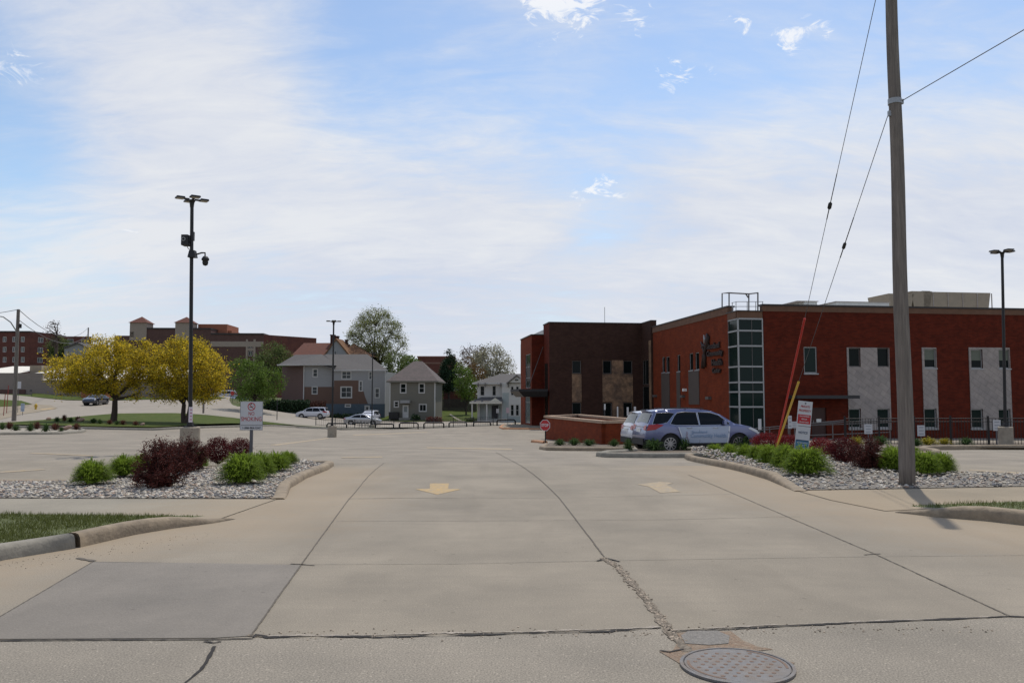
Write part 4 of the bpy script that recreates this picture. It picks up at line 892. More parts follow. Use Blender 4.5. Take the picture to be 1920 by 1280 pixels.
ab2 = FR.px(690, 745)[0]; 
FR.wall(mb, ab, aR2, zbl, zbt, [sw_[0], sw_[1]], .12); mb.build('grey_wall', m_sideg, h1_)
mb = MB(); FR.wall(mb, aM2, ab, zbl, zbt, lw, .12); poly = [FR.px(*q) for q in ((672, 757), (672, 733.5), (682, 733.5), (684, 742), (690, 757))]
mb.add([FR.pt(a, z, .02) for a, z in poly], [tuple(range(len(poly)))]); mb.build('brown_wall', m_sideb, h1_)
mb = MB(); FR.wall(mb, aM2, aR2, zb - 2, zbl, [bw[0], dw], .12, .06); FR.slab(mb, FR.px(610, 770)[0], aM2, zb - 1, zbl, -.9, .055); mb.build('blue_wall', m_blue, h1_)
A = [f1.pt(aL, 0), f1.pt(aM, 0)]
side = MB()   # left gable side, seen obliquely
fs_ = Fac(at(528, 740, D1 + 9)[:2], math.atan2(A[0][1] - at(528, 740, D1 + 9)[1], A[0][0] - at(528, 740, D1 + 9)[0])); ls = math.hypot(A[0][0] - fs_.o[0], A[0][1] - fs_.o[1])
fs_.wall(side, 0, ls, zb, zeL, [], .1); side.build('maroon_wall', m_sidem, h1_)
mb = MB(); f1.slab(mb, aL - .12, aL + .03, zb, zeL, -.06, .12); f1.slab(mb, aL + .03, aL + .06, zb, zb + .1, 0, .01); FR.slab(mb, aR2 - .04, aR2 + .08, zbl, zeR, -.05, .1); mb.build('corner_trim', m_hw, h1_)
for q in wl_: f1.window(q, h1_, m_hw, m_glassh, fw=.07, depth=.06, trans=(.5,), trim=.1)
FR.window(uw[0], h1_, m_hw, m_glassh, fw=.08, depth=.06, mull=(.5,), trans=(.5,), trim=.08); FR.window(uw[1], h1_, m_hw, m_glassh, fw=.06, depth=.06, trans=(.5,), trim=.08)
FR.window(lw[0], h1_, m_hw, m_glassh, fw=.09, depth=.06, mull=(.5,), trans=(.5,), trim=.12)
for q in sw_: FR.window(q, h1_, m_hw, m_glassh, fw=.07, depth=.06, trans=(.5,), trim=.1)
FR.window(bw[0], h1_, m_hw, m_glassh, fw=.05, depth=.06, trim=.12, out=.06)
FR.window(dw, h1_, m_hw, m_glassh, fw=.12, depth=.08, trans=(.4,), trim=.12, name='door', out=.06)
def mesh_roof(pts, faces, mat, parent, name='roof'):
    mb = MB(); mb.add(pts, faces); return mb.build(name, mat, parent)
def P_(px, py, d): return tuple(at(px, py, d))
mesh_roof([P_(521, 684, D1 - .5 + 5), P_(566, 685, D1 - 1), P_(630, 685, D1 - 1), P_(603, 664, D1 + 6), P_(553, 665, D1 + 9), P_(545, 684, D1 + 16), P_(640, 684, D1 + 16)], [(0, 1, 3, 4), (1, 2, 3), (0, 4, 5), (4, 3, 6, 5), (3, 2, 6)], m_shin, h1_)
mesh_roof([P_(600, 668, D1 + 6), P_(628, 692, D1 - 1.5), P_(727, 695, D1 - 1.5), P_(689, 664, D1 + 6), P_(610, 664, D1 + 6), P_(600, 692, D1 + 16), P_(722, 690, D1 + 16), P_(603, 685, D1 - 1)], [(0, 7, 1, 4), (4, 1, 2, 3), (2, 6, 3), (4, 3, 6, 5), (0, 4, 5)], m_shin, h1_)
mb = MB(); f1.slab(mb, f1.px(521, 687)[0], f1.px(629, 687)[0], zeL - .1, zeL + .1, .3, .5); FR.slab(mb, FR.px(624, 693)[0], FR.px(728, 693)[0], zeR - .05, zeR + .15, .35, .55); mb.build('gutter', m_hw, h1_)
# body to close the sides
mb = MB(); f1.slab(mb, aL + .1, f1.px(720, 740)[0], zb, zeR - .1, -14, -.15); mb.build('back_wall', m_sideg, h1_)
# house two
D2 = 127; f2_ = Fac(at(731, 740, D2)[:2], R(-2)); a0 = 0; a1 = f2_.px(816, 740)[0]; ze2 = f2_.px(775, 714)[1]
h2_ = thing('grey_house', 'small square olive grey two storey house with hipped brown roof', 'house', (*f2_.pt(4, 0, -4)[:2], H(*f2_.pt(4, 0)[:2])))
rs = [f2_.rect(*q) for q in ((751, 719, 761, 736), (786, 719, 795.5, 736), (739.5, 752.5, 747, 762.5), (786.5, 758, 799, 770.5))]
block('wall', f2_, a0, a1, -4.4, ze2, 9, m_sidegg, h2_, rs)
for q, mu in zip(rs, ((), (), (), (.5,))): f2_.window(q, h2_, m_hw, m_glass, fw=.07, depth=.06, trim=.1, mull=mu, trans=() if mu else (.5,))
hip('roof', f2_, a0, a1, ze2, f2_.px(773, 682)[1] + .6, 9, m_shin2, h2_, fascia=m_sidegg, ridge=(a0 + 2.9, a0 + 4.3))
mb = MB(); f2_.slab(mb, a1 - .14, a1 + .03, -4.4, ze2, -.1, .05); f2_.slab(mb, a0 - .03, a0 + .1, -4.4, ze2 - .3, -.1, .05); mb.build('corner_trim', m_hw, h2_)
dq = f2_.rect(755, 759, 766, 784); mb = MB(); f2_.slab(mb, *dq, 0, .08); dd = mb.build('door', m_hw, h2_)
mb = MB(); q = f2_.rect(757.5, 762, 763.5, 772); f2_.slab(mb, *q, .08, .1); mb.build('door_glass', material('door_glass', (.2, .21, .2)), dd)
mb = MB(); q = f2_.rect(752.5, 750, 770, 755.5); f2_.slab(mb, q[0], q[1], q[2], q[3], 0, 1.1); mb.build('door_awning', m_sideg, h2_)
mb = MB(); q = f2_.rect(751, 783, 771, 792); f2_.slab(mb, q[0], q[1], q[2], q[3], .0, 1.5); mb.build('door_step', m_kerb2, h2_)
mb = MB(); p = f2_.pt(4.4, f2_.px(771, 687)[1], -4); mb.lathe(p, [(.18, -.6), (.18, .3), (.25, .3), (.25, .45), (0, .55)], 10); mb.build('roof_vent', m_hw, h2_)
mb = MB(); q = f2_.rect(731, 772, 749, 785); f2_.slab(mb, *q, .1, 1.0); mb.build('cellar_hatch', m_black, h2_)
# house three, with porch
D3 = 124; f3_ = Fac(at(895, 740, D3)[:2], R(-3)); zz3 = f3_.px(930, 718)[1]; a1 = f3_.px(941, 740)[0]
h3_ = thing('porch_house', 'white two storey house with grey porch beside the dark clinic entrance', 'house', (*f3_.pt(4, 0, -4)[:2], H(*f3_.pt(4, 0)[:2])))
rs = [f3_.rect(*q) for q in ((901, 724, 908, 741), (923.5, 723.5, 929.5, 741))]
block('wall', f3_, 0, a1, -5, zz3, 8, m_hw, h3_, rs)
for q in rs: f3_.window(q, h3_, m_alud, m_glass, fw=.06, depth=.06, trans=(.5,))
f3b = Fac(f3_.pt(0, 0, .9)[:2], R(-3)); b0 = f3b.px(941, 740)[0]; b1 = f3b.px(985, 740)[0]
rs = [f3b.rect(*q) for q in ((958, 724, 963, 741), (967.5, 724, 973, 741), (957.5, 758.5, 963.5, 779), (967, 758.5, 973, 779), (975.5, 758.5, 979, 779))]
block('wall', f3b, b0, b1, -5, zz3, 9, m_hw, h3_, rs)
for q in rs: f3b.window(q, h3_, m_hw, m_glass, fw=.05, depth=.06, trans=(.5,), trim=.06)
mb = MB(); q = f3b.rect(942, 736, 954, 780); f3b.slab(mb, q[0], q[1], q[2], q[3], 0, .03); q = f3b.rect(942, 780, 985, 792); f3b.slab(mb, q[0], q[1], q[2] - 1, q[3], 0, .035)
mb.build('grey_panel', material('sage_grey_siding', (.30, .33, .32), var=.08), h3_)
hip('roof', f3_, -.2, b1, zz3 + .05, f3_.px(930, 699)[1], 9, m_shin, h3_, ridge=(3.2, 7.5), ov=.5, fascia=m_hw)
q = [f3b.px(954, 717), f3b.px(985, 717), f3b.px(969.5, 705)]
mb = MB(); v_ = [f3b.pt(a, z, .55) for a, z in q] + [f3b.pt(a, z, .1) for a, z in q]; mb.add(v_, [(0, 1, 2)]); mb.build('gable', m_hw, h3_)
mb = MB(); t_ = q[2]
mb.add([f3b.pt(q[0][0] - .3, q[0][1] - .15, .75), f3b.pt(t_[0], t_[1] + .12, .75), f3b.pt(t_[0], t_[1] + .12, -4), f3b.pt(q[0][0] - .3, q[0][1] - .15, -4), f3b.pt(q[1][0] + .3, q[1][1] - .15, .75), f3b.pt(q[1][0] + .3, q[1][1] - .15, -4)], [(0, 1, 2, 3), (1, 4, 5, 2)])
for s0, s1 in (((q[0][0] - .3, q[0][1] - .15), (t_[0], t_[1] + .12)), ((t_[0], t_[1] + .12), (q[1][0] + .3, q[1][1] - .15))): mb.path([f3b.pt(*s0, .76), f3b.pt(*s1, .76)], .1, 4)
mb.build('roof', m_alud, h3_)
mb = MB(); q = f3b.px(969, 713); mb.lathe(f3b.pt(q[0], q[1], .5), [(.001, 0), (.28, 0), (.28, .12), (.001, .12)], 10, 'z'); mb.build('gable_vent', m_glass, h3_)
mb = MB()
for x in (897, 910, 939, 953): q = f3b.px(x, 719); f3b.slab(mb, q[0] - .09, q[0] + .09, q[1] - .5, q[1] + .1, -.2, .35)
mb.build('eave_bracket', m_alud, h3_)
# porch
fp = Fac(f3_.pt(0, 0, 2.4)[:2], R(-3)); pa, pz = fp.px(881, 753); pb = fp.px(941, 753)[0]
por = MB(); zt = fp.px(915, 744)[1]
por.add([fp.pt(pa, pz, 0), fp.pt(pb, pz, 0), fp.pt(pb, zt, -2.3), fp.pt(pa + 1.5, zt, -2.3), fp.pt(pa, pz - .25, 0), fp.pt(pb, pz - .25, 0), fp.pt(pa, pz, -2.4), fp.pt(pa, pz - .25, -2.4), fp.pt(pb, pz - .25, -2.4)], [(0, 1, 2, 3), (4, 5, 1, 0), (6, 0, 3), (7, 4, 0, 6), (4, 7, 8, 5)])
po = por.build('porch_roof', m_shin, h3_)
mb = MB(); q = [fp.px(917, 753), fp.px(940, 753), fp.px(928.5, 745.5)]; mb.add([fp.pt(a, z, .12) for a, z in q], [(0, 1, 2)]); fp.slab(mb, pa - .05, pb, pz - .27, pz - .02, .005, .1); mb.build('porch_gable', material('cream_trim', (.5, .48, .42)), po)
mb = MB()
for x in (885, 912.5, 896): a = fp.px(x, 760)[0]; o_ = -.1 if x != 896 else -2.0; fp.slab(mb, a - .09, a + .09, -4.2, pz - .25, o_ - .18, o_)
mb.build('porch_post', m_hw, h3_)
mb = MB(); fp.slab(mb, pa, pb, -4.4, -2.75, -2.4, 0); mb.build('porch_floor', m_kerb2, h3_)
mb = MB(); q = f3_.rect(922, 760, 934, 784); f3_.slab(mb, *q, .02, .1); mb.build('door', material('dark_door', (.04, .04, .045)), h3_)
mb = MB(); q = f3_.rect(897, 757, 940, 786); f3_.slab(mb, q[0] + .05, q[1], q[2], q[3], 0, .018); mb.build('grey_panel', MATS['sage_grey_siding'], h3_)
# red roofed house behind the first one
D4 = 165; f4 = Fac(at(600, 650, D4)[:2], R(-4)); h4 = thing('red_roof_house', 'old house with steep red tiled roof, two brick chimneys and white gable', 'house', (*f4.pt(0, 0, -5)[:2], 0))
a0, a1 = f4.px(552, 660)[0], f4.px(690, 660)[0]; z0 = f4.px(600, 668)[1]; z1 = f4.px(600, 640)[1]
block('wall', f4, a0 + .5, a1 - 1, -1.5, z0, 9, m_bb, h4)
hip('roof', f4, a0, f4.px(655, 640)[0], z0, z1, 9, m_rroof, h4, ov=.6, ridge=(f4.px(556, 650)[0], f4.px(640, 640)[0]))
hip('side_roof', f4, f4.px(640, 650)[0], a1, z0, z1 - .15, 8.6, m_oroof, h4, ov=.7, ridge=(f4.px(640, 650)[0] + 1.5, f4.px(652, 640)[0]))
mb = MB(); q = [f4.px(611, 668), f4.px(659, 668), f4.px(633.5, 637)]; mb.add([f4.pt(a, z, 1.2) for a, z in q], [(0, 1, 2)]); mb.build('gable', m_sideg, h4)
mb = MB(); 
for s0, s1 in ((0, 2), (2, 1)):
    (x0, za), (x1, zb_) = q[s0], q[s1]; e = .25
    mb.hexa([f4.pt(x0, za - .15, 1.4), f4.pt(x1, zb_ - .15, 1.4), f4.pt(x1, zb_ - .15, -4), f4.pt(x0, za - .15, -4), f4.pt(x0, za + e, 1.4), f4.pt(x1, zb_ + e, 1.4), f4.pt(x1, zb_ + e, -4), f4.pt(x0, za + e, -4)])
mb.build('gable_roof', m_oroof, h4)
for x0, x1, y0 in ((609.5, 616.5, 624.5), (618, 624, 627), (637.5, 641, 634)):
    q = f4.rect(x0, y0, x1, 646); mb = MB(); f4.slab(mb, q[0], q[1], q[2], q[3] - .2, -4.6, -3.6); f4.slab(mb, q[0] - .08, q[1] + .08, q[3] - .198, q[3], -4.7, -3.5); mb.build('chimney', material('dark_brick', (.055, .02, .018), var=.2), h4)
mb = MB(); q = f4.rect(630, 658, 634, 666); f4.window(q, h4, m_hw, m_glassh, depth=-1.24, fw=.06)
# long brick school building centre
D5 = 260; f5 = Fac(at(783, 700, D5)[:2], R(2)); b5 = thing('long_brick_building', 'long low red brick building behind the grey house', 'building', (*f5.pt(5, 0, -5)[:2], 0))
q = f5.rect(783, 700, 852, 669.5); block('wall', f5, q[0], q[1], -1, q[2], 12, m_bb, b5) if q[2] > q[3] else block('wall', f5, q[0], q[1], -1, max(q[2], q[3]), 12, m_bb, b5)
zt5 = f5.px(800, 669.5)[1]; mb = MB(); f5.slab(mb, q[0] - .2, q[1] + .2, zt5, zt5 + .35, -12.2, .2); mb.build('coping', material('light_coping', (.22, .10, .08)), b5)
mb = MB(); z_ = f5.px(800, 682)[1]; f5.slab(mb, q[0], q[1], z_, z_ + .5, 0, .1); mb.build('stone_band', material('stone_band', (.2, .11, .085)), b5)
# small blue-grey gabled roof and white/brick house between houses two and three
D6 = 150; f6 = Fac(at(806, 720, D6)[:2], 0); b6 = thing('gabled_cottage', 'blue grey gabled house half hidden behind the olive grey house', 'house', (*f6.pt(0, 0, -3)[:2], 0))
qa = [f6.px(788, 712), f6.px(823, 712), f6.px(789, 683)]; qa[0] = (qa[2][0] - (qa[1][0] - qa[2][0]), qa[1][1])
mb = MB(); v_ = [f6.pt(a, z, 0) for a, z in qa] + [f6.pt(a, z, -8) for a, z in qa]; mb.add(v_, [(0, 1, 2), (3, 5, 4)]); f6.slab(mb, qa[0][0] + .3, qa[1][0] - .3, -3, qa[0][1], -8, 0); mb.build('wall', material('slate_siding', (.10, .105, .115), var=.1), b6)
mb = MB(); e = .3
for i in (0, 1):
    x0, za = qa[i]; x1, zb_ = qa[2]; mb.hexa([f6.pt(x0, za, .5), f6.pt(x1, zb_, .5), f6.pt(x1, zb_, -8.4), f6.pt(x0, za, -8.4), f6.pt(x0, za + e, .5), f6.pt(x1, zb_ + e, .5), f6.pt(x1, zb_ + e, -8.4), f6.pt(x0, za + e, -8.4)])
mb.build('roof', material('blue_shingle', (.12, .15, .18), var=.2, vscale=2), b6)
D7 = 165; f7 = Fac(at(833, 720, D7)[:2], R(3)); b7 = thing('white_brick_garage', 'small white and brick building behind trees and the dark fence', 'building', (*f7.pt(3, 0, -3)[:2], 0))
a0, a1 = 0, f7.px(875, 720)[0]; zt7 = f7.px(850, 712)[1]; zm7 = f7.px(850, 733)[1]
gq = f7.rect(842, 714, 862, 730)
block('wall', f7, a0, a1, zm7, zt7, 8, m_hw, b7, [gq]); f7.window(gq, b7, m_hw, m_sideg, fw=.1)
mb = MB(); f7.slab(mb, a0 - .1, a1, -3.5, zm7 - .01, -7.9, .1); mb.build('brick_base', m_bb, b7)
mb = MB(); f7.slab(mb, a0 - .2, a1 + .2, zt7, zt7 + .4, -8.3, .3); mb.build('roof', m_roofmem, b7)
# hospital style building at the left back
D8 = 230; f8 = Fac(at(212, 700, D8)[:2], R(3)); b8 = thing('tower_building', 'long brown brick building with two pyramid roofed towers on the skyline', 'building', (*f8.pt(20, 0, -5)[:2], 0))
zt8 = f8.px(300, 626)[1]; a1 = f8.px(494, 660)[0]; zl = f8.px(440, 627)[1]
am = f8.px(243, 650)[0]; a2 = f8.px(395, 650)[0]
wz = [f8.rect(*q) for q in ((465.5, 644, 473.5, 652), (466, 658, 473, 667), (420, 650, 428, 664), (402, 650, 410, 664), (440, 650, 447, 664))]
block('wall', f8, 0, am, -1, f8.px(220, 629)[1], 20, m_bb2, b8); block('wall', f8, am, a2, -1, f8.px(300, 617)[1], 20, m_bb2, b8); block('wall', f8, a2, a1, -1, zl, 22, m_bb2, b8, wz[:2])
for q in wz[:2]: f8.window(q, b8, m_hw, m_glass, fw=.12, mull=(.5,), depth=.08)
m_cream = material('cream_stone', (.32, .255, .205), var=.1)
mb = MB(); q = f8.rect(395, 640, 494, 648); f8.slab(mb, q[0], q[1], q[2] - .3, q[3], 0, .15); mb.build('stone_trim', m_cream, b8); mb = MB(); q = f8.rect(461, 636, 464.5, 690); f8.slab(mb, *q, 0, .16); q = f8.rect(475, 636, 479, 690); f8.slab(mb, *q, 0, .16); q = f8.rect(463, 653, 477, 657); f8.slab(mb, *q, .0, .14); mb.build('stone_trim', m_cream, b8); mb = MB(); q = f8.rect(244, 622, 252, 632); f8.slab(mb, *q, 0, .2); mb.build('stone_trim', m_cream, b8)
mb = MB(); f8.slab(mb, a2, a1, zl, zl + .4, -22, .2); f8.slab(mb, am, a2 + .1, f8.px(300, 617)[1], f8.px(300, 617)[1] + .4, -20, .15); mb.build('coping', m_coping, b8)
# receding right side
fs8 = Fac(f8.pt(a1, 0)[:2], R(50)); mb = MB(); ls = 18; fs8.wall(mb, 0, ls, -1, zl, [], .1); mb.build('side_wall', m_bb, b8)
for x0, x1 in ((243, 276.5), (328, 361)):
    q = f8.rect(x0 + 1, 605, x1 - 1, 618); cx = (q[0] + q[1]) / 2; wd = (q[1] - q[0]) / 2; zt = q[3]; mb = MB(); f8.slab(mb, cx - wd, cx + wd, q[2] - 3, zt, -wd * 2, .2); tw = mb.build('tower', m_cream, b8)
    e = 1.15; zp = f8.px(260, 592)[1]; mb = MB(); mb.add([f8.pt(cx - wd * e, zt, .2 + wd * .15), f8.pt(cx + wd * e, zt, .2 + wd * .15), f8.pt(cx + wd * e, zt, -wd * 2.3), f8.pt(cx - wd * e, zt, -wd * 2.3), f8.pt(cx, zp, -wd)], [(0, 1, 4), (1, 2, 4), (2, 3, 4), (3, 0, 4), (3, 2, 1, 0)]); mb.build('tower_roof', m_rroof, tw)
m_orb = material('orange_brick', (.30, .11, .06), var=.12, vscale=.6)
q = f8.rect(358, 604, 414, 626); mb = MB(); f8.slab(mb, q[0], q[1], q[2], q[3], -18, -6); q2 = f8.rect(414, 616, 421, 626); f8.slab(mb, q2[0], q2[1], q2[2], q2[3], -17.9, -7); mb.build('penthouse', m_orb, b8)
# brick apartment block, far left
D9 = 175; f9 = Fac(at(-60, 690, D9)[:2], R(0)); b9 = thing('brick_apartments', 'three storey red brick apartment block behind the white roofed building at far left', 'building', (*f9.pt(5, 0, -5)[:2], 1))
a1 = f9.px(55, 660)[0]; zt9 = f9.px(30, 623)[1]; rows = [(631, 641), (650, 660), (669, 679)]
ws = [f9.rect(x, y0, x + 7, y1) for y0, y1 in rows for x in (-35, -15, 5, 23, 39)]
block('wall', f9, 0, a1, -1, zt9, 14, m_bb, b9, ws)
for q in ws: f9.window(q, b9, m_hw, m_glassh, fw=.12, mull=(.5,), depth=.1)
s9 = Fac(f9.pt(a1, 0)[:2], R(62)); e9 = 7.0; mb = MB(); w9 = [(1.8, 3.0, q[2], q[3]) for q in ws[::5]]; s9.wall(mb, 0, e9, -1, zt9, w9, .1); mb.build('side_wall', m_bb, b9)
for q in w9: s9.window(q, b9, m_hw, m_glassh, fw=.1, mull=(.5,))
e2 = s9.pt(e9, 0); t9 = Fac(e2[:2], R(10)); w9b = [(a_, a_ + 1.3, q[2], q[3]) for q in ws[::5] for a_ in (1.2, 4.0)]; mb = MB(); t9.wall(mb, 0, 6.2, -1, zt9 - .35, w9b, .1); mb.build('rear_wall', m_bb, b9)
for q in w9b: t9.window(q, b9, m_hw, m_glassh, fw=.1)
mb = MB(); f9.slab(mb, -.2, a1 + .1, zt9, zt9 + .3, -14, .15); mb.build('coping', m_coping, b9)
# beige commercial building with white roof
D10 = 132; f10 = Fac(at(-60, 745, D10)[:2], R(4)); b10 = thing('beige_warehouse', 'long low beige warehouse wall with bright white roof at far left', 'building', (*f10.pt(8, 0, -5)[:2], .5))
m_beige = material('beige_block', (.225, .185, .16), var=.1, vscale=.5, stretch=(1, 1, 2)); m_wroof = material('white_roof', (.72, .68, .60), var=.08)
a1 = f10.px(80, 720)[0]; a3 = f10.px(338, 720)[0]; zt1 = f10.px(40, 699)[1]; zt2 = f10.px(90, 712)[1]
block('wall', f10, 0, a1, -.5, zt1, 14, m_beige, b10); mb = MB(); f10.wall(mb, a1, a3, -2.5, zt2, [], .1); f10.slab(mb, a3 - .2, a3, -2, zt2, -14, -.01); mb.build('wall', m_beige, b10)
mb = MB(); zc_ = f10.px(20, 681)[1]; q1 = f10.px(37, 681)[0]
mb.add([f10.pt(0, zt1, .05), f10.pt(q1, zt1, .05), f10.pt(q1, zc_, -13), f10.pt(0, zc_, -13)], [(0, 1, 2, 3)])
q2 = f10.px(62, 681)[0]; zq = f10.px(100, 681)[1]
mb.add([f10.pt(q2, zt1 - .05, .0), f10.pt(a1, zt1 - .05, .0), f10.pt(a1, zt2, .06), f10.pt(a3, zt2, .06), f10.pt(a3, zq, -13), f10.pt(q2 + 1.2, zq, -13)], [(0, 1, 5), (1, 2, 3, 4, 5)]); mb.build('roof', m_wroof, b10)
mb = MB(); f10.slab(mb, q1 + .1, q2 - .1, zt1, zc_ - .2, -9, -3); mb.build('roof_unit', m_hvac, b10)
mb = MB(); f10.slab(mb, 0, f10.px(48, 735)[0], -.5, f10.px(20, 730)[1], 0, .25); mb.build('dark_base', m_bb2, b10)
mb = MB()
for x in (66, 72, 80, 97, 112): q = f10.rect(x, 739, x + 3.2, 745); f10.slab(mb, *q, 0, .5)
mb.build('meter_box', m_alud, b10)
mb = MB(); q = f10.rect(56, 730, 60, 734); f10.slab(mb, *q, 0, .05); mb.build('wall_vent', m_alud, b10)
D11 = 160; f11 = Fac(at(120, 690, D11)[:2], 0); b11 = thing('pale_gabled_house', 'pale grey gabled house end rising behind the left yellow tree', 'house', (*f11.pt(2, 0, -3)[:2], 1))
q = [f11.px(121, 653), f11.px(165, 653), f11.px(147, 644)]; mb = MB(); f11.slab(mb, q[0][0], q[1][0], 0, q[0][1], -9, 0); mb.add([f11.pt(a, z, 0) for a, z in q] , [(0, 1, 2)]); mb.build('wall', m_sideg, b11)
mb = MB()
for i in (0, 1):
    x0, za = q[i]; x1, zb_ = q[2]; mb.hexa([f11.pt(x0, za, .4), f11.pt(x1, zb_, .4), f11.pt(x1, zb_, -9), f11.pt(x0, za, -9), f11.pt(x0, za + .25, .4), f11.pt(x1, zb_ + .25, .4), f11.pt(x1, zb_ + .25, -9), f11.pt(x0, za + .25, -9)])
mb.build('roof', m_shin, b11)
# small brown building hidden by yellow trees, and orange shed
f12 = Fac(at(150, 760, 128)[:2], R(2)); b12 = thing('orange_brick_shed', 'low orange brick wall behind the left yellow tree', 'shed', (*f12.pt(2, 0, -2)[:2], 0)); q = f12.rect(152, 731, 196, 750)
mb = MB(); f12.slab(mb, q[0], q[1], q[2] - .5, q[3], -3, 0); mb.build('wall', m_orb, b12); mb = MB(); f12.slab(mb, q[0] - .1, q[1] + .1, q[3] + .001, q[3] + .15, -3.1, .1); mb.build('roof', m_shin, b12)
# ------------------------------------------------------------------ vegetation
def leafmat(name, c, isl=.35, tr=.35, spec=.2): return material(name, c, rough=.65, island=isl, transl=tr, spec=spec)
m_bark = material('bark', (0.055, 0.042, 0.033), rough=.95, var=.3, vscale=6, bump=1, bscale=20)
m_barkl = material('pale_bark', (0.13, 0.11, 0.095), rough=.95, var=.25, vscale=4)
def leaf_quads(centers, size, flat=.0, asp=1.0):
    n = len(centers); c = np.asarray(centers); a = npr.normal(size=(n, 3)); a /= np.linalg.norm(a, axis=1)[:, None]
    b = npr.normal(size=(n, 3)); b -= (a * b).sum(1)[:, None] * a; b /= np.linalg.norm(b, axis=1)[:, None]
    s_ = size * npr.uniform(.55, 1.35, n)[:, None]; a = a * s_; b = b * s_ * asp
    V = np.stack([c - a, c - b * .8, c + a, c + b * .8], 1).reshape(-1, 3); Fc = np.arange(4 * n).reshape(-1, 4); return V, Fc
def curve(p0, p1, bend, k=5):
    p0 = np.array(p0); p1 = np.array(p1); mid = (p0 + p1) / 2 + bend; t = np.linspace(0, 1, k)[:, None]
    return (1 - t) ** 2 * p0 + 2 * t * (1 - t) * mid + t * t * p1
def tree(name, label, cat, base, lobes, trunk_r, fork, nl, leaf_s, m_leaf, m_tr, n1=9, n2=60, n3=420, leaves_per=22, spread=.35, group=None, twig_r=.012, shell=.55, trunks=1, up=0.3, seedv=0, gaps=.25, asp=.6, crown_name='crown'):
    """lobes: list of (cx, cy, cz, rx, ry, rz) relative to base"""
    global npr
    st = npr; npr = np.random.RandomState(100 + seedv)
    t_ = thing(name, label, cat, tuple(base), 0, group)
    B = np.array(base); L_ = np.array(lobes, float); vol = (L_[:, 3] * L_[:, 4] * L_[:, 5]); pr = vol / vol.sum()
    def samp(n, lo, hi):
        k = npr.choice(len(L_), n, p=pr); d = npr.normal(size=(n, 3)); d /= np.linalg.norm(d, axis=1)[:, None]; r_ = npr.uniform(lo ** 3, hi ** 3, n)[:, None] ** (1 / 3)
        return L_[k, :3] + d * r_ * L_[k, 3:]
    wood = MB(); prim = []
    ctr_ = (L_[:, :3] * pr[:, None]).sum(0)
    for ti in range(trunks):
        off = np.array([0, 0, 0.]) if trunks == 1 else np.array([math.cos(ti * 2.4), math.sin(ti * 2.4), 0]) * trunk_r * .8
        fk = np.array([ctr_[0] * .15 + off[0] * 2 + npr.normal(0, .08), ctr_[1] * .1 + off[1] * 2, fork])
        wood.path([tuple(B + off * .6 + np.array([0, 0, -.2])), tuple(B + off * .7 + np.array([0, 0, .15])), tuple(B + (off * .8 + fk) / 2 + np.array([npr.normal(0, .06), 0, 0])), tuple(B + fk)], [trunk_r * 1.35, trunk_r * 1.05, trunk_r * .88, trunk_r * .75], 9)
        prim.append((fk, off))
    T1 = samp(n1, .25, .72); pts1 = []; nodes = []
    for i, p in enumerate(T1):
        fk = prim[i % len(prim)][0]; bend = np.array([0, 0, .18 * np.linalg.norm(p - fk)]) * (1 if p[2] > fk[2] + 1 else -.2) + npr.normal(0, .12, 3) * np.linalg.norm(p - fk) * .5
        c = curve(fk, p, bend, 7); r0 = trunk_r * npr.uniform(.38, .6); rr = np.linspace(r0, r0 * .28, 7)
        wood.path([tuple(B + q) for q in c], list(rr), 6, caps=False)
        for q, r_ in list(zip(c, rr))[2:]: nodes.append((q, r_))
    NP = np.array([q for q, _ in nodes]); NR = np.array([r_ for _, r_ in nodes]); nodes2 = []
    for p in samp(n2, .45, .92):
        dd = np.linalg.norm(NP - p, axis=1) + np.maximum(0, NP[:, 2] - p[2]) * .6; k = dd.argmin(); q = NP[k]; r0 = max(twig_r * 1.8, NR[k] * .5)
        c = curve(q, p, npr.normal(0, .1, 3) * np.linalg.norm(p - q) + np.array([0, 0, up * .3 * np.linalg.norm(p - q)]), 5); rr = np.linspace(r0, twig_r * 1.1, 5); wood.path([tuple(B + x) for x in c], list(rr), 4, caps=False)
        for x in c[1:]: nodes2.append(x)
    NP2 = np.array(nodes2); leaves = []
    dens = npr.uniform(1 - gaps * 2, 1 + gaps, len(NP2)).clip(0, 2)
    for p in samp(n3, shell, 1.0) * 1.0:
        dd = np.linalg.norm(NP2 - p, axis=1); k = dd.argmin(); q = NP2[k]; ln = dd[k]
        p = p + npr.normal(0, .05, 3) * ln
        c = curve(q, p, npr.normal(0, .1, 3) * ln + np.array([0, 0, up * ln * .3]), 4); wood.path([tuple(B + x) for x in c], [twig_r, twig_r * .8, twig_r * .6, twig_r * .35], 3, caps=False)
        m = int(leaves_per * dens[k] * npr.uniform(.5, 1.4))
        if m > 0:
            tt = npr.uniform(.25, 1.05, m)[:, None]; ix = np.clip((tt * 3).astype(int), 0, 2)[:, 0]; fr__ = tt * 3 - ix[:, None]; pos = c[ix] * (1 - fr__) + c[ix + 1] * fr__
            leaves.append(pos + npr.normal(0, spread, (m, 3)))
    wood.build('trunk', m_tr, t_)
    LV = np.concatenate(leaves) + B; V, Fc = leaf_quads(LV, leaf_s, asp=asp)
    link_mesh(crown_name, V, Fc, m_leaf, t_)
    npr = st; return t_
def gp(px, py, d=None):
    p = hit(px, py) if d is None else at(px, py, d)
    return np.array([p[0], p[1], H(p[0], p[1])])
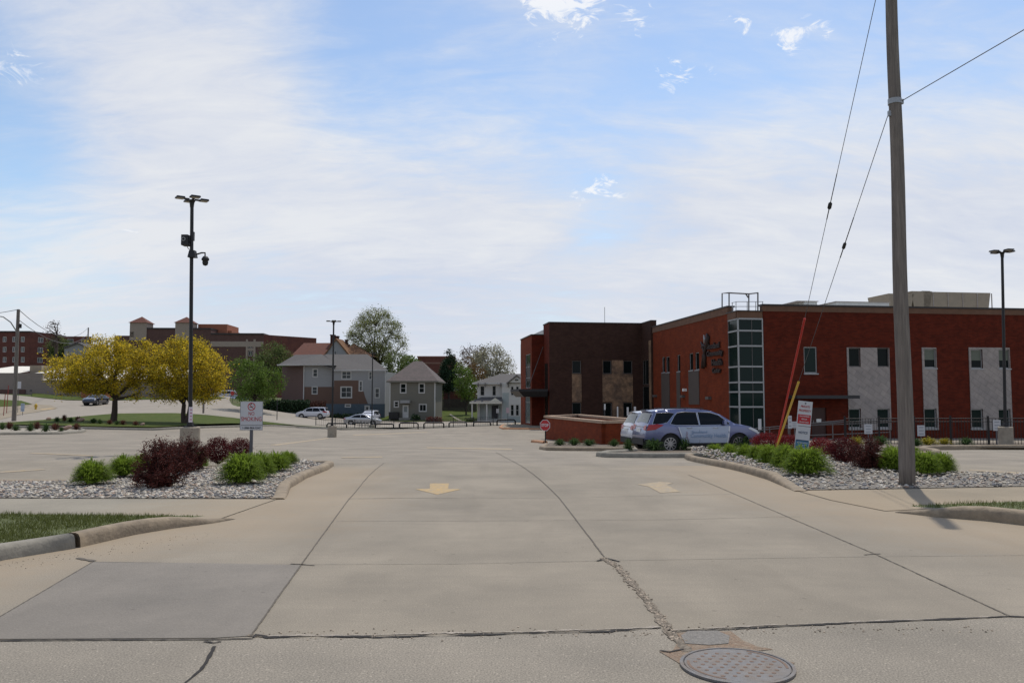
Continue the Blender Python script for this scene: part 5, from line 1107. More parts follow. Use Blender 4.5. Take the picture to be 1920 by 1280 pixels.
def _yl(t, nn, l, mixc, cur, tcn, P):
    g = nn('ShaderNodeNewGeometry'); r_ = nn('ShaderNodeValToRGB'); l(g.outputs['Random Per Island'], r_.inputs[0]); e = r_.color_ramp.elements
    e[0].position = 0; e[0].color = (.13, .11, .02, 1); e[1].position = 1; e[1].color = (.78, .60, .05, 1)
    for p, c in ((.25, (.27, .24, .03, 1)), (.45, (.52, .39, .028, 1)), (.75, (.66, .48, .03, 1))): q = e.new(p); q.color = c
    return r_.outputs[0]
my1 = material('yellow_leaf', (0.5, 0.38, 0.025), rough=.6, transl=.5, spec=.2, extra=_yl); my2 = leafmat('yellow_green_leaf', (0.27, 0.25, 0.03), .4, .4)
k_ = 72 / F
b = gp(213, 790, 70); k_ = 70 / F
def lobes_px(cx, cy, rx, ry, d, base, depth=1.0, dy=0.0):
    c = at(cx, cy, d) - base; return (c[0], dy, c[2], rx * d / F, rx * d / F * depth, ry * d / F)
T = 70
tree('yellow_tree', 'yellow leaved spreading tree on the lawn, left one of the pair, above the dark sedan', 'tree', b, [lobes_px(200, 690, 78, 52, T, b), lobes_px(150, 702, 62, 38, T, b, .9, -.5), lobes_px(250, 680, 52, 48, T, b, 1, .4), lobes_px(205, 655, 40, 26, T, b), lobes_px(120, 690, 40, 24, T, b, .7), lobes_px(160, 722, 60, 22, T, b, .9), lobes_px(245, 730, 36, 24, T, b, .9), lobes_px(178, 642, 20, 12, T, b), lobes_px(228, 640, 14, 12, T, b), lobes_px(96, 668, 14, 10, T, b), lobes_px(108, 712, 18, 12, T, b), lobes_px(125, 735, 32, 14, T, b, .7)], .27, 2.0, 0, .085, my1, m_bark, n1=14, n2=130, n3=1150, leaves_per=38, spread=.19, seedv=1, gaps=.42, shell=.45, group='pair of yellow trees on the lawn')
b = gp(346, 793, 70)
tree('yellow_tree', 'rounder yellow leaved tree on the lawn behind the tall black lamp post', 'tree', b, [lobes_px(348, 695, 74, 55, T, b), lobes_px(300, 690, 45, 45, T, b, 1, .5), lobes_px(390, 705, 46, 45, T, b, 1, -.4), lobes_px(350, 656, 48, 28, T, b), lobes_px(315, 730, 45, 30, T, b), lobes_px(385, 735, 42, 26, T, b), lobes_px(335, 636, 16, 10, T, b), lobes_px(372, 638, 14, 10, T, b), lobes_px(428, 690, 14, 16, T, b), lobes_px(292, 655, 16, 12, T, b)], .22, 1.7, 0, .085, my1, m_bark, n1=13, n2=130, n3=1150, leaves_per=38, spread=.19, seedv=2, gaps=.42, shell=.45, trunks=2, group='pair of yellow trees on the lawn')
mg1 = leafmat('fresh_green_leaf', (0.105, 0.165, 0.026)); mg2 = leafmat('olive_leaf', (0.115, 0.145, 0.045)); mg3 = leafmat('dark_green_leaf', (0.022, 0.045, 0.018), tr=.15); mg4 = leafmat('spring_bud_leaf', (0.24, 0.26, 0.095)); mg5 = leafmat('cream_bud_leaf', (0.33, 0.31, 0.21)); mg6 = leafmat('brownish_bud', (0.10, 0.06, 0.045)); mg7 = leafmat('rust_leaf', (0.13, 0.075, 0.025))
def mk(label, px, py, d, lob, mat, tr, seedv, tr_r=.2, fork=2.0, n=(8, 50, 260), lp=22, ls=.14, sp=.28, name='tree', **k):
    b = gp(px, py, d); return tree(name, label, 'tree', b, [lobes_px(*q, d, b) for q in lob], tr_r, fork, 0, ls, mat, tr, n1=n[0], n2=n[1], n3=n[2], leaves_per=lp, spread=sp, seedv=seedv, **k)
mk('bright green small tree standing behind the no smoking sign', 478, 774, 118, [(470, 708, 42, 36), (448, 690, 22, 20), (505, 715, 30, 30), (480, 740, 40, 18)], mg1, m_bark, 3, .22, 1.8, (8, 50, 330), 26, .15, .3)
mk('hazy olive green tree beside the left edge of the two tone house', 512, 760, 160, [(512, 675, 34, 34), (495, 700, 30, 40), (530, 668, 18, 20)], mg2, m_bark, 4, .25, 3, (8, 50, 300), 24, .19, .4)
mk('large rounded spring tree towering behind the two tone house', 706, 780, 172, [(705, 628, 54, 52), (680, 640, 32, 40), (735, 650, 32, 48), (705, 600, 36, 26), (700, 670, 44, 30)], mg4, m_bark, 5, .34, 8.0, (18, 240, 1700), 15, .14, .36, trunks=3, up=.8, gaps=.35, twig_r=.03)
mk('dark olive tree between the two tone house and the grey house', 745, 780, 150, [(745, 690, 26, 32), (725, 705, 20, 24), (755, 720, 25, 30)], mg2, m_bark, 6, .2, 3, (7, 40, 220), 24, .18, .4)
mk('light green tree top just behind the grey house roof', 768, 770, 165, [(767, 682, 18, 15), (780, 692, 14, 12), (757, 690, 12, 14)], mg1, m_bark, 7, .2, 4, (6, 25, 130), 24, .2, .4)
mk('dark evergreen tree with pointed top left of the porch house', 842, 775, 158, [(843, 668, 9, 14), (842, 690, 16, 20), (838, 712, 20, 24)], mg3, m_bark, 8, .25, 3, (6, 40, 260), 40, .17, .3, name='evergreen_tree')
mk('rust brown leafed tree behind the evergreen and the porch house', 873, 775, 160, [(872, 690, 26, 26), (885, 720, 30, 40), (860, 700, 18, 26)], mg7, m_bark, 9, .25, 3.5, (8, 45, 260), 18, .18, .4)
mk('bare tree with cream buds above the porch house roof', 925, 778, 175, [(925, 680, 34, 34), (945, 690, 24, 24), (900, 690, 28, 36)], mg5, m_barkl, 10, .3, 5, (14, 140, 700), 12, .17, .4, twig_r=.03, up=.7)
mk('sparse brown budded tree top above the rust brown tree', 890, 778, 182, [(888, 668, 30, 22), (905, 665, 16, 18)], mg6, m_barkl, 11, .3, 8, (10, 70, 260), 5, .18, .4, twig_r=.03)
mk('bright green young tree in the yard left of the porch house', 874, 785, 140, [(872, 716, 24, 28), (880, 735, 20, 18), (860, 690, 9, 16)], mg1, m_bark, 12, .14, 1.8, (7, 40, 220), 22, .14, .3)
mk('bare knotty tree in front of the brick apartments', 103, 745, 140, [(100, 618, 16, 20), (103, 640, 14, 18)], mg6, m_bark, 13, .35, 9, (9, 50, 120), 2, .12, .3, twig_r=.035, up=.7, name='bare_tree')
mk('dark green shrubby tree beside the brick apartments', 110, 745, 165, [(112, 655, 20, 22)], mg2, m_bark, 14, .25, 3, (6, 30, 160), 22, .2, .4)
mk('small olive tree behind the olive house roof at its right side', 812, 778, 175, [(812, 735, 22, 20)], mg2, m_bark, 15, .2, 2, (6, 30, 160), 22, .2, .4)
# far wooded skyline band behind everything, one soft mass
rs_ = np.random.RandomState(5); ctrs = []
for x in range(-200, 1030, 9):
    d = 290 + rs_.uniform(-20, 20); top = 722 + 9 * math.sin(x * .02) + rs_.uniform(-8, 6) ; p = at(x, top, d); n = 130
    q = rs_.normal(size=(n, 3)) * np.array([1.6, 1.6, 1.6]); ctrs.append(np.array([p[0], p[1], 0]) + q + np.stack([np.zeros(n), np.zeros(n), rs_.uniform(-1, max(p[2], 1.5), n)], 1))
V, Fc = leaf_quads(np.concatenate(ctrs), .5); tag(link_mesh('distant_trees', V, Fc, mg2), 'low band of distant trees along the horizon behind the houses', 'trees', kind='stuff')
# ---- fountain shaped green perennials
m_blade = leafmat('lime_blade', (0.185, 0.265, 0.030), .45, .5)
def clump_mesh(n, rad, hgt, seedv, wd=.008):
    r_ = random.Random(seedv); mb = MB()
    for i in range(n):
        a = r_.uniform(0, 6.283); el = math.asin(r_.uniform(-.02, 1.0)); k = r_.uniform(.72, 1.06) * (1 + .10 * math.sin(a * 3 + seedv) + .06 * math.sin(a * 7 + el * 5)); rr = rad * .22 * math.sqrt(r_.random())
        x0, y0 = rr * math.cos(a), rr * math.sin(a); a2 = a + r_.gauss(0, .25); dx, dy = math.cos(a2), math.sin(a2); sx, sy = -dy * wd, dx * wd
        R1_ = rad * math.cos(el) * k; Z1 = max(.03, hgt * math.sin(el) * k * 1.02)
        P = [(x0, y0, 0), (x0 + dx * R1_ * .30, y0 + dy * R1_ * .30, Z1 * .42 + .10 * hgt), (dx * R1_ * .72 + x0, dy * R1_ * .72 + y0, Z1 * .86 + .10 * hgt), (dx * R1_ * 1.05 + x0 * .5, dy * R1_ * 1.05 + y0 * .5, Z1 * r_.uniform(.82, 1.02))]
        v = []
        for w_, p in zip((.5, .9, 1.1, .05), P): v += [(p[0] - sx * w_, p[1] - sy * w_, p[2]), (p[0] + sx * w_, p[1] + sy * w_, p[2])]
        mb.add(v, [(0, 1, 3, 2), (2, 3, 5, 4), (4, 5, 7, 6)])
        for s_ in range(5):
            t = r_.uniform(.3, 1); p = np.array(P[2]) * (1 - t) + np.array(P[3]) * t; q = p + np.array([dx * r_.uniform(0, .05) + r_.gauss(0, .025), dy * r_.uniform(0, .05) + r_.gauss(0, .025), r_.uniform(-.02, .05)]); m = (p + q) / 2 + np.array([sx, sy, 0]) * 1.6
            mb.add([tuple(p), tuple(m), tuple(q)], [(0, 1, 2)])
    return mb
m_redleaf = leafmat('maroon_leaf', (0.085, 0.010, 0.011), .5, .3); m_redbrown = leafmat('dark_maroon_leaf', (0.078, 0.019, 0.014), .5, .25); m_redbright = leafmat('crimson_leaf', (0.17, 0.012, 0.014), .5, .3)
m_stem = material('stem_bark', (.035, .02, .018))
def plant(name, label, cat, pos, s, mat, seedv, kind='clump', group=None, proto={}):
    key = (kind, mat.name, seedv % 3)
    if key in proto:
        o = dup(proto[key], loc=pos, rot=rnd.uniform(0, 6.28), label=label, scale=s); o.name = name
        if group: o['group'] = group
        elif 'group' in o: del o['group']
        return o
    t_ = thing(name, label, cat, (0, 0, 0), 0, group)
    if kind == 'clump': clump_mesh(1500, .5, .5, seedv).build('foliage', mat, t_)
    elif kind == 'small': clump_mesh(220, .5, .55, seedv, .016).build('foliage', mat, t_)
    else:
        r_ = np.random.RandomState(seedv); wood = MB(); P = []
        for i in range(64 if kind == 'bush' else 22):
            a = r_.uniform(0, 6.283); el = r_.uniform(-.15, 1.5); ln = .62 * r_.uniform(.8, 1.08); e = np.array([math.cos(a) * math.cos(el) * .62, math.sin(a) * math.cos(el) * .62, .22 + math.sin(el) * .66]) * r_.uniform(.82, 1.08)
            e[2] = max(e[2], .1); c = curve((0, 0, 0), e, np.array([e[0] * .25, e[1] * .25, -.02]), 6); wood.path([tuple(x) for x in c], list(np.linspace(.012, .004, 6)), 3, caps=False)
            for k in range(9):
                q = c[r_.randint(1, 6)]; e2 = q + r_.normal(0, .11, 3) + np.array([0, 0, .05]); wood.path([tuple(q), tuple(e2)], [.004, .002], 3, caps=False)
                P.append(q + (e2 - q) * r_.uniform(0, 1.15, (34, 1)) + r_.normal(0, .032, (34, 3)))
        if kind == 'dome':
            d = r_.normal(size=(8200, 3)); d /= np.linalg.norm(d, axis=1)[:, None]; rr = r_.uniform(.55, 1.02, (8200, 1)) * (1 + .07 * np.sin(d[:, :1] * 8 + seedv) * np.cos(d[:, 1:2] * 7) + .05 * np.sin(d[:, 2:] * 9)); P = [d * rr * np.array([.54, .54, .44]) + np.array([0, 0, .43])]
        wood.build('stems', m_stem, t_); st = npr
        V, Fc = leaf_quads(np.concatenate(P), .019 if kind != 'dome' else .02, asp=.7); link_mesh('foliage', V, Fc, mat, t_)
    proto[key] = t_; t_.location = pos; t_.scale = s; WM[t_] = None
    return t_
def bed_plant(label, px, pyb, wpx, hpx, mat, kind, seedv, name, cat, off=.05, group=None):
    p = hit(px, pyb); d = p[1]; w_ = wpx * d / F; h_ = hpx * d / F
    return plant(name, label, cat, (p[0], p[1] + w_ * .22, p[2] + off), (w_ / 1.08, w_ / 1.08, h_ / (.54 if kind in ('clump', 'small') else .88)), mat, seedv, kind, group)
G1 = 'lime green clumps in the left bed'; G2 = 'lime green clumps edging the right bed'; D1_ = 'maroon shrubs in the left bed'; D2_ = 'maroon shrubs in the right bed'
for lab, px, py, w_, h_, sv, grp in [
    ('lime green grassy clump at the far left end of the left bed', 163, 912, 78, 46, 1, G1), ('lime green clump between the leftmost clump and the tall maroon shrub', 224, 897, 66, 40, 2, G1), ('lime green clump half hidden behind the tall maroon shrub', 258, 888, 50, 34, 3, G1),
    ('large lime green clump in front of the no smoking sign post', 445, 911, 92, 58, 4, G1), ('lime green clump at the foot of the no smoking sign post', 482, 897, 66, 46, 5, G1), ('medium lime green clump right of the sign post', 515, 886, 56, 36, 6, G1), ('smallest lime green clump at the right tip of the left bed', 538, 873, 40, 24, 7, G1),
    ('small lime green clump tucked behind the pair of left bed maroon shrubs', 372, 880, 34, 30, 8, G1)]:
    bed_plant(lab, px, py, w_, h_, m_blade, 'clump', sv, 'green_clump', 'plant', group=grp)
for lab, px, py, w_, h_, mt, kd, sv in [
    ('tall dark maroon shrub leaning over the stones, nearest in the left bed', 293, 917, 88, 74, m_redbrown, 'bush', 1), ('dark maroon shrub behind the tall one, in front of the lamp base', 345, 886, 64, 56, m_redbrown, 'bush', 2), ('maroon shrub peeking out at the back between tall shrub and lamp base', 316, 882, 60, 46, m_redbrown, 'bush', 3),
    ('dense round maroon shrub right of the lamp base', 404, 874, 52, 50, m_redleaf, 'dome', 1), ('dense round maroon shrub beside the no smoking sign post', 446, 863, 46, 38, m_redleaf, 'dome', 2)]:
    bed_plant(lab, px, py, w_, h_, mt, kd, sv, 'maroon_shrub', 'shrub', group=D1_)
for i, (px, py, w_, h_) in enumerate([(1343, 860, 40, 26), (1372, 864, 44, 30), (1402, 868, 46, 33), (1425, 871, 48, 35), (1450, 876, 56, 40), (1480, 882, 64, 46)]):
    bed_plant('lime green clump in the right bed edging, %s from its pointed left tip' % ('first', 'second', 'third', 'fourth', 'fifth', 'sixth')[i], px, py, w_, h_, m_blade, 'clump', i, 'green_clump', 'plant', group=G2)
bed_plant('biggest lime green clump of the right bed, in front of the tilted notice sign', 1520, 894, 96, 54, m_blade, 'clump', 3, 'green_clump', 'plant', group=G2)
bed_plant('lime green clump directly left of the wooden pole', 1684, 885, 66, 46, m_blade, 'clump', 4, 'green_clump', 'plant', group=G2)
bed_plant('lime green clump behind the wooden pole on its right', 1712, 882, 60, 42, m_blade, 'clump', 5, 'green_clump', 'plant', group=G2)
bed_plant('lime green clump just right of the wooden pole', 1742, 893, 66, 44, m_blade, 'clump', 6, 'green_clump', 'plant', group=G2)
bed_plant('rightmost lime green clump of the right bed', 1774, 890, 56, 38, m_blade, 'clump', 7, 'green_clump', 'plant', group=G2)
for lab, px, py, w_, h_, mt, kd, sv in [
    ('crimson shrub at the foot of the red and yellow guy wire guards', 1442, 848, 60, 34, m_redbright, 'dome', 4), ('crimson shrub directly left of the tilted notice sign', 1484, 852, 52, 34, m_redbright, 'dome', 5), ('crimson shrub directly right of the tilted notice sign', 1546, 866, 56, 42, m_redbright, 'dome', 6),
    ('round maroon shrub between the crimson shrub and the dark twiggy one', 1589, 874, 62, 50, m_redleaf, 'dome', 1), ('dark twiggy maroon shrub left of the wooden pole', 1634, 883, 64, 50, m_redbrown, 'bush', 1)]:
    bed_plant(lab, px, py, w_, h_, mt, kd, sv, 'maroon_shrub', 'shrub', group=D2_)
m_dull = leafmat('dull_green_leaf', (0.055, 0.10, 0.028)); m_gold = leafmat('gold_leaf', (0.30, 0.26, 0.03)); m_rstem = leafmat('russet_leaf', (0.12, 0.05, 0.035))
for lab, px, py, w_, h_, mt in [
    ('dull green clump at the left end of the enclosure wall bed', 1050, 838, 30, 12, m_dull), ('dull green clump second from the stop sign along the enclosure wall', 1077, 838, 30, 14, m_dull), ('dull green clump below the corner of the enclosure wall', 1105, 839, 32, 14, m_dull), ('dull green clump right of the enclosure wall corner', 1152, 840, 26, 14, m_dull),
    ('dark green clump behind the rear bumper of the white suv', 1179, 850, 26, 24, m_dull), ('green clump in front of the blue suv rear wheel, left side', 1228, 849, 42, 24, m_dull), ('green clump in front of the blue suv rear wheel, right side', 1284, 848, 32, 22, m_dull), ('green clump in front of the blue suv doors', 1340, 846, 44, 26, m_dull), ('green clump in front of the blue suv front wheel', 1396, 846, 44, 28, m_dull)]:
    bed_plant(lab, px, py, w_, h_, mt, 'small', int(px), 'green_clump', 'plant', off=.08, group='dull green clumps near the parked cars')
for lab, px, py, w_, h_, mt in [
    ('golden leaved clump below the fence, right of the wooden pole', 1745, 838, 44, 14, m_gold), ('golden leaved clump further right below the fence', 1775, 837, 34, 12, m_gold), ('green clump below the fence near the small white sign', 1815, 838, 34, 14, m_dull),
    ('green clump left of the wooden pole below the fence', 1655, 838, 40, 18, m_dull), ('yellow green clump behind the dark twiggy shrub', 1610, 838, 34, 16, m_gold), ('green clump immediately right of the wooden pole below the fence', 1722, 840, 24, 14, m_dull)]:
    bed_plant(lab, px, py, w_, h_, mt, 'small', int(px), 'low_clump', 'plant', off=.08, group='low plants below the black fence')
isl_lab = ['leftmost', 'second', 'third', 'fourth', 'fifth', 'sixth', 'seventh', 'eighth', 'ninth', 'tenth']
for i, (px, py, w_, h_, mt) in enumerate([(2, 807, 16, 14, m_dull), (15, 806, 20, 14, m_rstem), (27, 809, 20, 12, m_dull), (54, 810, 20, 15, m_dull), (66, 806, 20, 14, m_rstem), (83, 811, 18, 15, m_dull), (101, 808, 22, 14, m_rstem), (113, 811, 13, 10, m_dull), (141, 807, 18, 12, m_rstem)]):
    bed_plant('%s small %s clump on the near rock island at far left' % (isl_lab[i], 'green' if mt is m_dull else 'russet'), px, py, w_, h_, mt, 'small', i, 'low_clump', 'plant', group='clumps on the near rock island')
for i, (px, py, w_, h_, mt) in enumerate([(105, 793, 15, 9, m_dull), (119, 792, 14, 12, m_rstem), (130, 794, 16, 9, m_dull), (144, 792, 16, 9, m_rstem), (173, 796, 18, 10, m_dull), (186, 797, 13, 9, m_dull), (204, 798, 14, 9, m_rstem), (218, 799, 12, 8, m_dull), (229, 799, 15, 9, m_rstem), (253, 800, 15, 8, m_rstem)]):
    bed_plant('%s small %s clump in the row left of and below the yellow trees' % (isl_lab[i], 'green' if mt is m_dull else 'russet'), px, py, w_, h_, mt, 'small', i, 'low_clump', 'plant', off=.12, group='clumps along the lawn edge')
m_boul = material('pink_boulder', (.34, .23, .18), var=.3, vscale=2, bump=1, bscale=8)
for lab, px, py, w_, h_ in [('pinkish boulder among clumps on the near rock island', 124, 808, 28, 9), ('pale boulder at the left of the lawn edge row', 91, 790, 15, 8), ('pinkish boulder in the middle of the lawn edge row', 151, 792, 26, 9), ('pinkish boulder at the right end of the lawn edge row', 267, 800, 15, 7)]:
    p = hit(px, py); d = p[1]; mb = MB(); rock(mb, (0, 0, h_ * d / F * .38), w_ * d / F / 2, (1, .6, h_ / w_ * 1.25)); t_ = mb.build('boulder', m_boul); t_.location = (p[0], p[1], p[2] + .08)
    md = t_.modifiers.new('s', 'SUBSURF'); md.levels = 1; md.render_levels = 1
    tag(t_, lab, 'boulder', 'boulders on the planted islands')
# hedge and low shrubs by the houses
def box_hedge(name, label, x0, x1, yb, yt, d, mat, n, sz):
    a = at(x0, yb, d); b_ = at(x1, yb, d); zt = at(x0, yt, d)[2]; r_ = np.random.RandomState(int(x0)); P = np.stack([r_.uniform(a[0], b_[0], n), a[1] + r_.uniform(-.6, .6, n), r_.uniform(a[2] - .3, zt, n)], 1); P += r_.normal(0, .1, P.shape)
    V, Fc = leaf_quads(P, sz); o = link_mesh(name, V, Fc, mat); return tag(o, label, 'hedge')
box_hedge('hedge', 'dark clipped hedge at the left of the two tone house', 496, 580, 768, 751, 131, mg3, 3600, .16)
box_hedge('shrub', 'reddish brown twiggy shrub behind the parked white suv', 577, 610, 772, 753, 131.5, leafmat('russet_twig', (.07, .03, .022)), 900, .14)
box_hedge('shrub', 'dark low shrubs at the base of the blue basement wall', 618, 680, 784, 776, 133, mg3, 1500, .13)
box_hedge('shrub', 'reddish low shrub at the right corner of the grey house', 800, 828, 793, 783, 120, leafmat('red_low', (.09, .025, .018)), 700, .12)
box_hedge('shrub', 'dark round shrub beside the grey house door', 772, 787, 789, 778, 124, mg3, 500, .12)
box_hedge('shrub', 'dark shrub at the foot of the porch', 873, 890, 792, 784, 121, mg2, 500, .12)
# dark wooden yard fence behind the lawn
m_dwood = material('dark_wood', (.045, .038, .03), var=.3, vscale=2)
fa, fb = at(818, 772, 150), at(893, 775, 146); t_ = thing('yard_fence', 'dark weathered wooden board fence behind the lawn between the houses', 'fence', (fa[0], fa[1], fa[2]))
mb = MB(); n_ = 44
for i in range(n_):
    t = i / (n_ - 1); p = fa * (1 - t) + fb * t; zt = at(855, 748, 148)[2] + rnd.uniform(-.06, .06); mb.box((p[0], p[1], (p[2] - .8 + zt) / 2), (.15, .04, zt - p[2] + .8))
mb.build('boards', m_dwood, t_)
mb = MB(); mb.hexa([tuple(q) for q in (at(845, 774, 140), at(851, 774, 140), at(849, 774, 145), at(843, 774, 145), at(866, 790, 124), at(872, 790, 124), at(870, 790, 126), at(864, 790, 126))]) if False else None
structure(drape('path', hits([(842, 777), (846, 777), (866, 789), (860, 789)]), m_walk, .08, 2.0))
# leaning grass weeds at the fence foot etc.
# ------------------------------------------------------------------ vehicles
m_tyre = material('tyre_rubber', (.018, .018, .019), rough=.8); m_rim = material('alloy_rim', (.42, .42, .43), rough=.35, metal=.8); m_dk = material('dark_trim', (.02, .02, .022), rough=.6)
m_cglass = material('car_glass', (.006, .007, .008), rough=.04, spec=.2); m_cglass2 = material('pale_car_glass', (.06, .075, .07), rough=.05, spec=.6)
m_tail = material('tail_lamp', (.34, .010, .012), rough=.25, coat=.3); m_headl = material('head_lamp', (.55, .57, .6), rough=.1, coat=.8); m_chrome = material('chrome', (.65, .65, .66), rough=.15, metal=1)
SUV = dict(out=[(-2.17, .33), (-2.31, .46), (-2.335, .66), (-2.30, .80), (-2.255, .98), (-2.20, 1.08), (-2.08, 1.30), (-1.96, 1.50), (-2.03, 1.575), (-1.85, 1.615), (-1.4, 1.655), (-.7, 1.675), (-.05, 1.655), (.35, 1.60), (.70, 1.46), (1.02, 1.25), (1.22, 1.12), (1.5, 1.075), (1.85, 1.0), (2.12, .88), (2.25, .76), (2.31, .6), (2.30, .4), (2.2, .27)],
           wh=(-1.36, 1.39), wr=.36, ar=.425, belt=1.03, W=.92, tum=.40, bot=.27, wsc=((1.0, 1.265), (.36, 1.595)), rw=((-2.17, 1.13), (-1.985, 1.475)),
           glass=[[(-1.37, 1.10), (-1.12, 1.06), (-.22, 1.055), (-.25, 1.545), (-.72, 1.565), (-1.02, 1.53), (-1.16, 1.40)], [(-.18, 1.055), (.98, 1.075), (1.02, 1.13), (.62, 1.44), (.30, 1.54), (-.20, 1.552)], [(-2.06, 1.09), (-1.47, 1.16), (-1.12, 1.50), (-1.35, 1.54), (-1.85, 1.52)]],
           tail=[(-2.28, .86), (-1.95, .90), (-1.62, 1.08), (-1.85, 1.11), (-2.19, 1.08)], head=[(1.75, .94), (2.20, .72), (2.27, .76), (2.12, .88), (1.87, .975)], lower=.42)
SED = dict(out=[(-2.25, .30), (-2.38, .45), (-2.38, .70), (-2.33, .92), (-2.2, 1.02), (-1.75, 1.06), (-1.35, 1.22), (-.95, 1.36), (-.4, 1.43), (.1, 1.42), (.45, 1.34), (.85, 1.12), (1.08, .98), (1.5, .93), (1.95, .84), (2.25, .70), (2.36, .55), (2.34, .35), (2.25, .24)],
           wh=(-1.4, 1.42), wr=.33, ar=.39, belt=.93, W=.90, tum=.5, bot=.24, wsc=((.92, 1.07), (.28, 1.375)), rw=((-1.5, 1.14), (-1.0, 1.33)),
           glass=[[(-1.4, 1.02), (-.2, .98), (-.22, 1.35), (-.6, 1.34), (-1.0, 1.25)], [(-.16, .98), (.82, .99), (.40, 1.28), (.1, 1.35), (-.16, 1.355)]],
           tail=[(-2.36, .78), (-2.1, .82), (-2.08, .92), (-2.32, .92)], head=[(1.95, .72), (2.3, .58), (2.34, .63), (2.2, .72), (1.97, .82)], lower=.30)
def halfw(S, x, z):
    W = S['W']; e = max(0, abs(x) - 1.55) / .8; w_ = W * (1 - .17 * e ** 2.0)
    if z < .6: w_ -= .05 * (.6 - z) / .3
    if z > S['belt']: w_ -= S['tum'] * (z - S['belt']) * (1 + .25 * (z - S['belt']))
    else: w_ += .012 * math.sin((z - .3) * 4.2)
    return w_
def car(name, label, cat, loc, rot, S, paint, low=None, group=None, detail=True, wrap=None, rim=None):
    t_ = thing(name, label, cat, loc, rot, group)
    out = S['out']; xr, xf = S['wh']; ar = S['ar']; bz = S['bot']; low = low or m_dk
    arch = lambda cx: [(cx + ar * math.cos(R(a)), S['wr'] + ar * math.sin(R(a))) for a in range(-10, 191, 20)]
    poly = out + arch(xf) + arch(xr)
    def patch(pts, o_, step=.13, sides=(-1, 1), clipz=None):
        vv = []; ff = []
        for s_ in sides:
            bm = cut_poly(pts, np.arange(-2.4, 2.4, step), np.arange(0, 1.8, step)); b_ = len(vv); bm.verts.index_update()
            for v in bm.verts: vv.append((v.co.x, s_ * (halfw(S, v.co.x, v.co.y) + o_), v.co.y))
            for f in bm.faces:
                idx = [v.index + b_ for v in f.verts]; 
                if s_ > 0: idx = idx[::-1]
                ff.append(tuple(idx))
            bm.free()
        return vv, ff
    vv, ff = patch(poly, 0.0)
    mb = MB(); mb.add(vv, ff)
    K = 7
    def cross(i0, i1, o_=0.0, ins=0.0, seg=K):
        pts = out[i0:i1 + 1]; vs_ = []
        for i, (x, z) in enumerate(pts):
            w_ = halfw(S, x, z) - ins
            for k in range(seg + 1):
                y = -w_ + 2 * w_ * k / seg; c = (1 - (y / w_) ** 2); bul = .035 * c
                dx = bul * (1 if x > 1.9 else (-1 if x < -2.0 else 0)); dz = bul * .8 if z > .9 and abs(x) < 2.15 else 0
                vs_.append((x + dx, y, z + dz))
        return vs_, [(i * (seg + 1) + k, i * (seg + 1) + k + 1, (i + 1) * (seg + 1) + k + 1, (i + 1) * (seg + 1) + k) for i in range(len(pts) - 1) for k in range(seg)]
    mb.add(*cross(0, len(out) - 1)); mb.add([(x, y, bz + .02) for x in (-2.2, 2.2) for y in (-.8, .8)], [(0, 1, 3, 2)])
    body = link_mesh('body', mb.v, mb.f, paint, t_, smooth=True, local=True)
    bm = bmesh.new(); bm.from_mesh(body.data); bmesh.ops.remove_doubles(bm, verts=bm.verts, dist=.004); bmesh.ops.recalc_face_normals(bm, faces=bm.faces)
    for e in bm.edges:
        if len(e.link_faces) == 2 and e.calc_face_angle(0) > R(62): e.smooth = False
    bm.to_mesh(body.data); bm.free()
    def part(nm, vf, mat, par=t_): return link_mesh(nm, vf[0], vf[1], mat, par, smooth=True, local=True)
    for g in S['glass']:
        for s_ in (-1, 1):
            w_ = part('side_window', patch(g, .007, sides=(s_,)), m_cglass)
            if detail:
                ps = [(x, s_ * (halfw(S, x, z) + .012), z) for x, z in g]; mm = MB(); mm.path(ps + [ps[0]], .010, 4, caps=False); mm.build('chrome_trim', m_chrome, w_, local=True)
    def glassq(p, q, ins, nm, mat=m_cglass, o_=.012):
        vs_ = []; d = Vector((q[0] - p[0], 0, q[1] - p[1])).normalized(); n = Vector((-d.z, 0, d.x)); n = n if n.z > 0 else -n
        for i in range(4):
            t = i / 3; x = p[0] + (q[0] - p[0]) * t; z = p[1] + (q[1] - p[1]) * t; w_ = halfw(S, x, z) - ins
            for k in range(K + 1):
                y = -w_ + 2 * w_ * k / K; c = 1 - (y / w_) ** 2; vs_.append((x + n.x * o_, y, z + n.z * o_ + .030 * c * (1 if nm != 'x' else 0)))
        return part(nm, (vs_, [(i * (K + 1) + k, i * (K + 1) + k + 1, (i + 1) * (K + 1) + k + 1, (i + 1) * (K + 1) + k) for i in range(3) for k in range(K)]), mat)
    glassq(*S['wsc'], .07, 'windscreen', o_=.018)
    rw = glassq(*S['rw'], .10, 'rear_window', o_=.03, mat=m_cglass2 if detail else m_cglass)
    for s_ in (-1, 1):
        tl = part('tail_light', patch(S['tail'], .012, sides=(s_,), step=.08), m_tail)
        x, z = (sum(p[0] for p in S['tail'][:1]), (S['tail'][0][1] + S['tail'][-1][1]) / 2)
        zz0, zz1 = S['tail'][0][1], S['tail'][-1][1]; h_ = [];
        for k in range(5):
            yy = (halfw(S, x, z) + .012) * s_ * (1 - k * .09)
            h_ += [(x - .035 - .0 * k, yy, zz0 + .02 * k * .5), (x + (.05 if S is SUV else .03) - .035, yy, zz1 - .02 * k * .5)]
        part('tail_light', (h_, [(2 * k, 2 * k + 1, 2 * k + 3, 2 * k + 2) for k in range(4)]), m_tail, tl)
        part('headlight', patch(S['head'], .012, sides=(s_,), step=.08), m_headl)
    sill = [(xr + ar + .02, bz - .02), (xf - ar - .02, bz - .02), (xf - ar - .05, bz + .12), (xr + ar + .05, bz + .12)]
    part('side_skirt', patch(sill, .012), low)
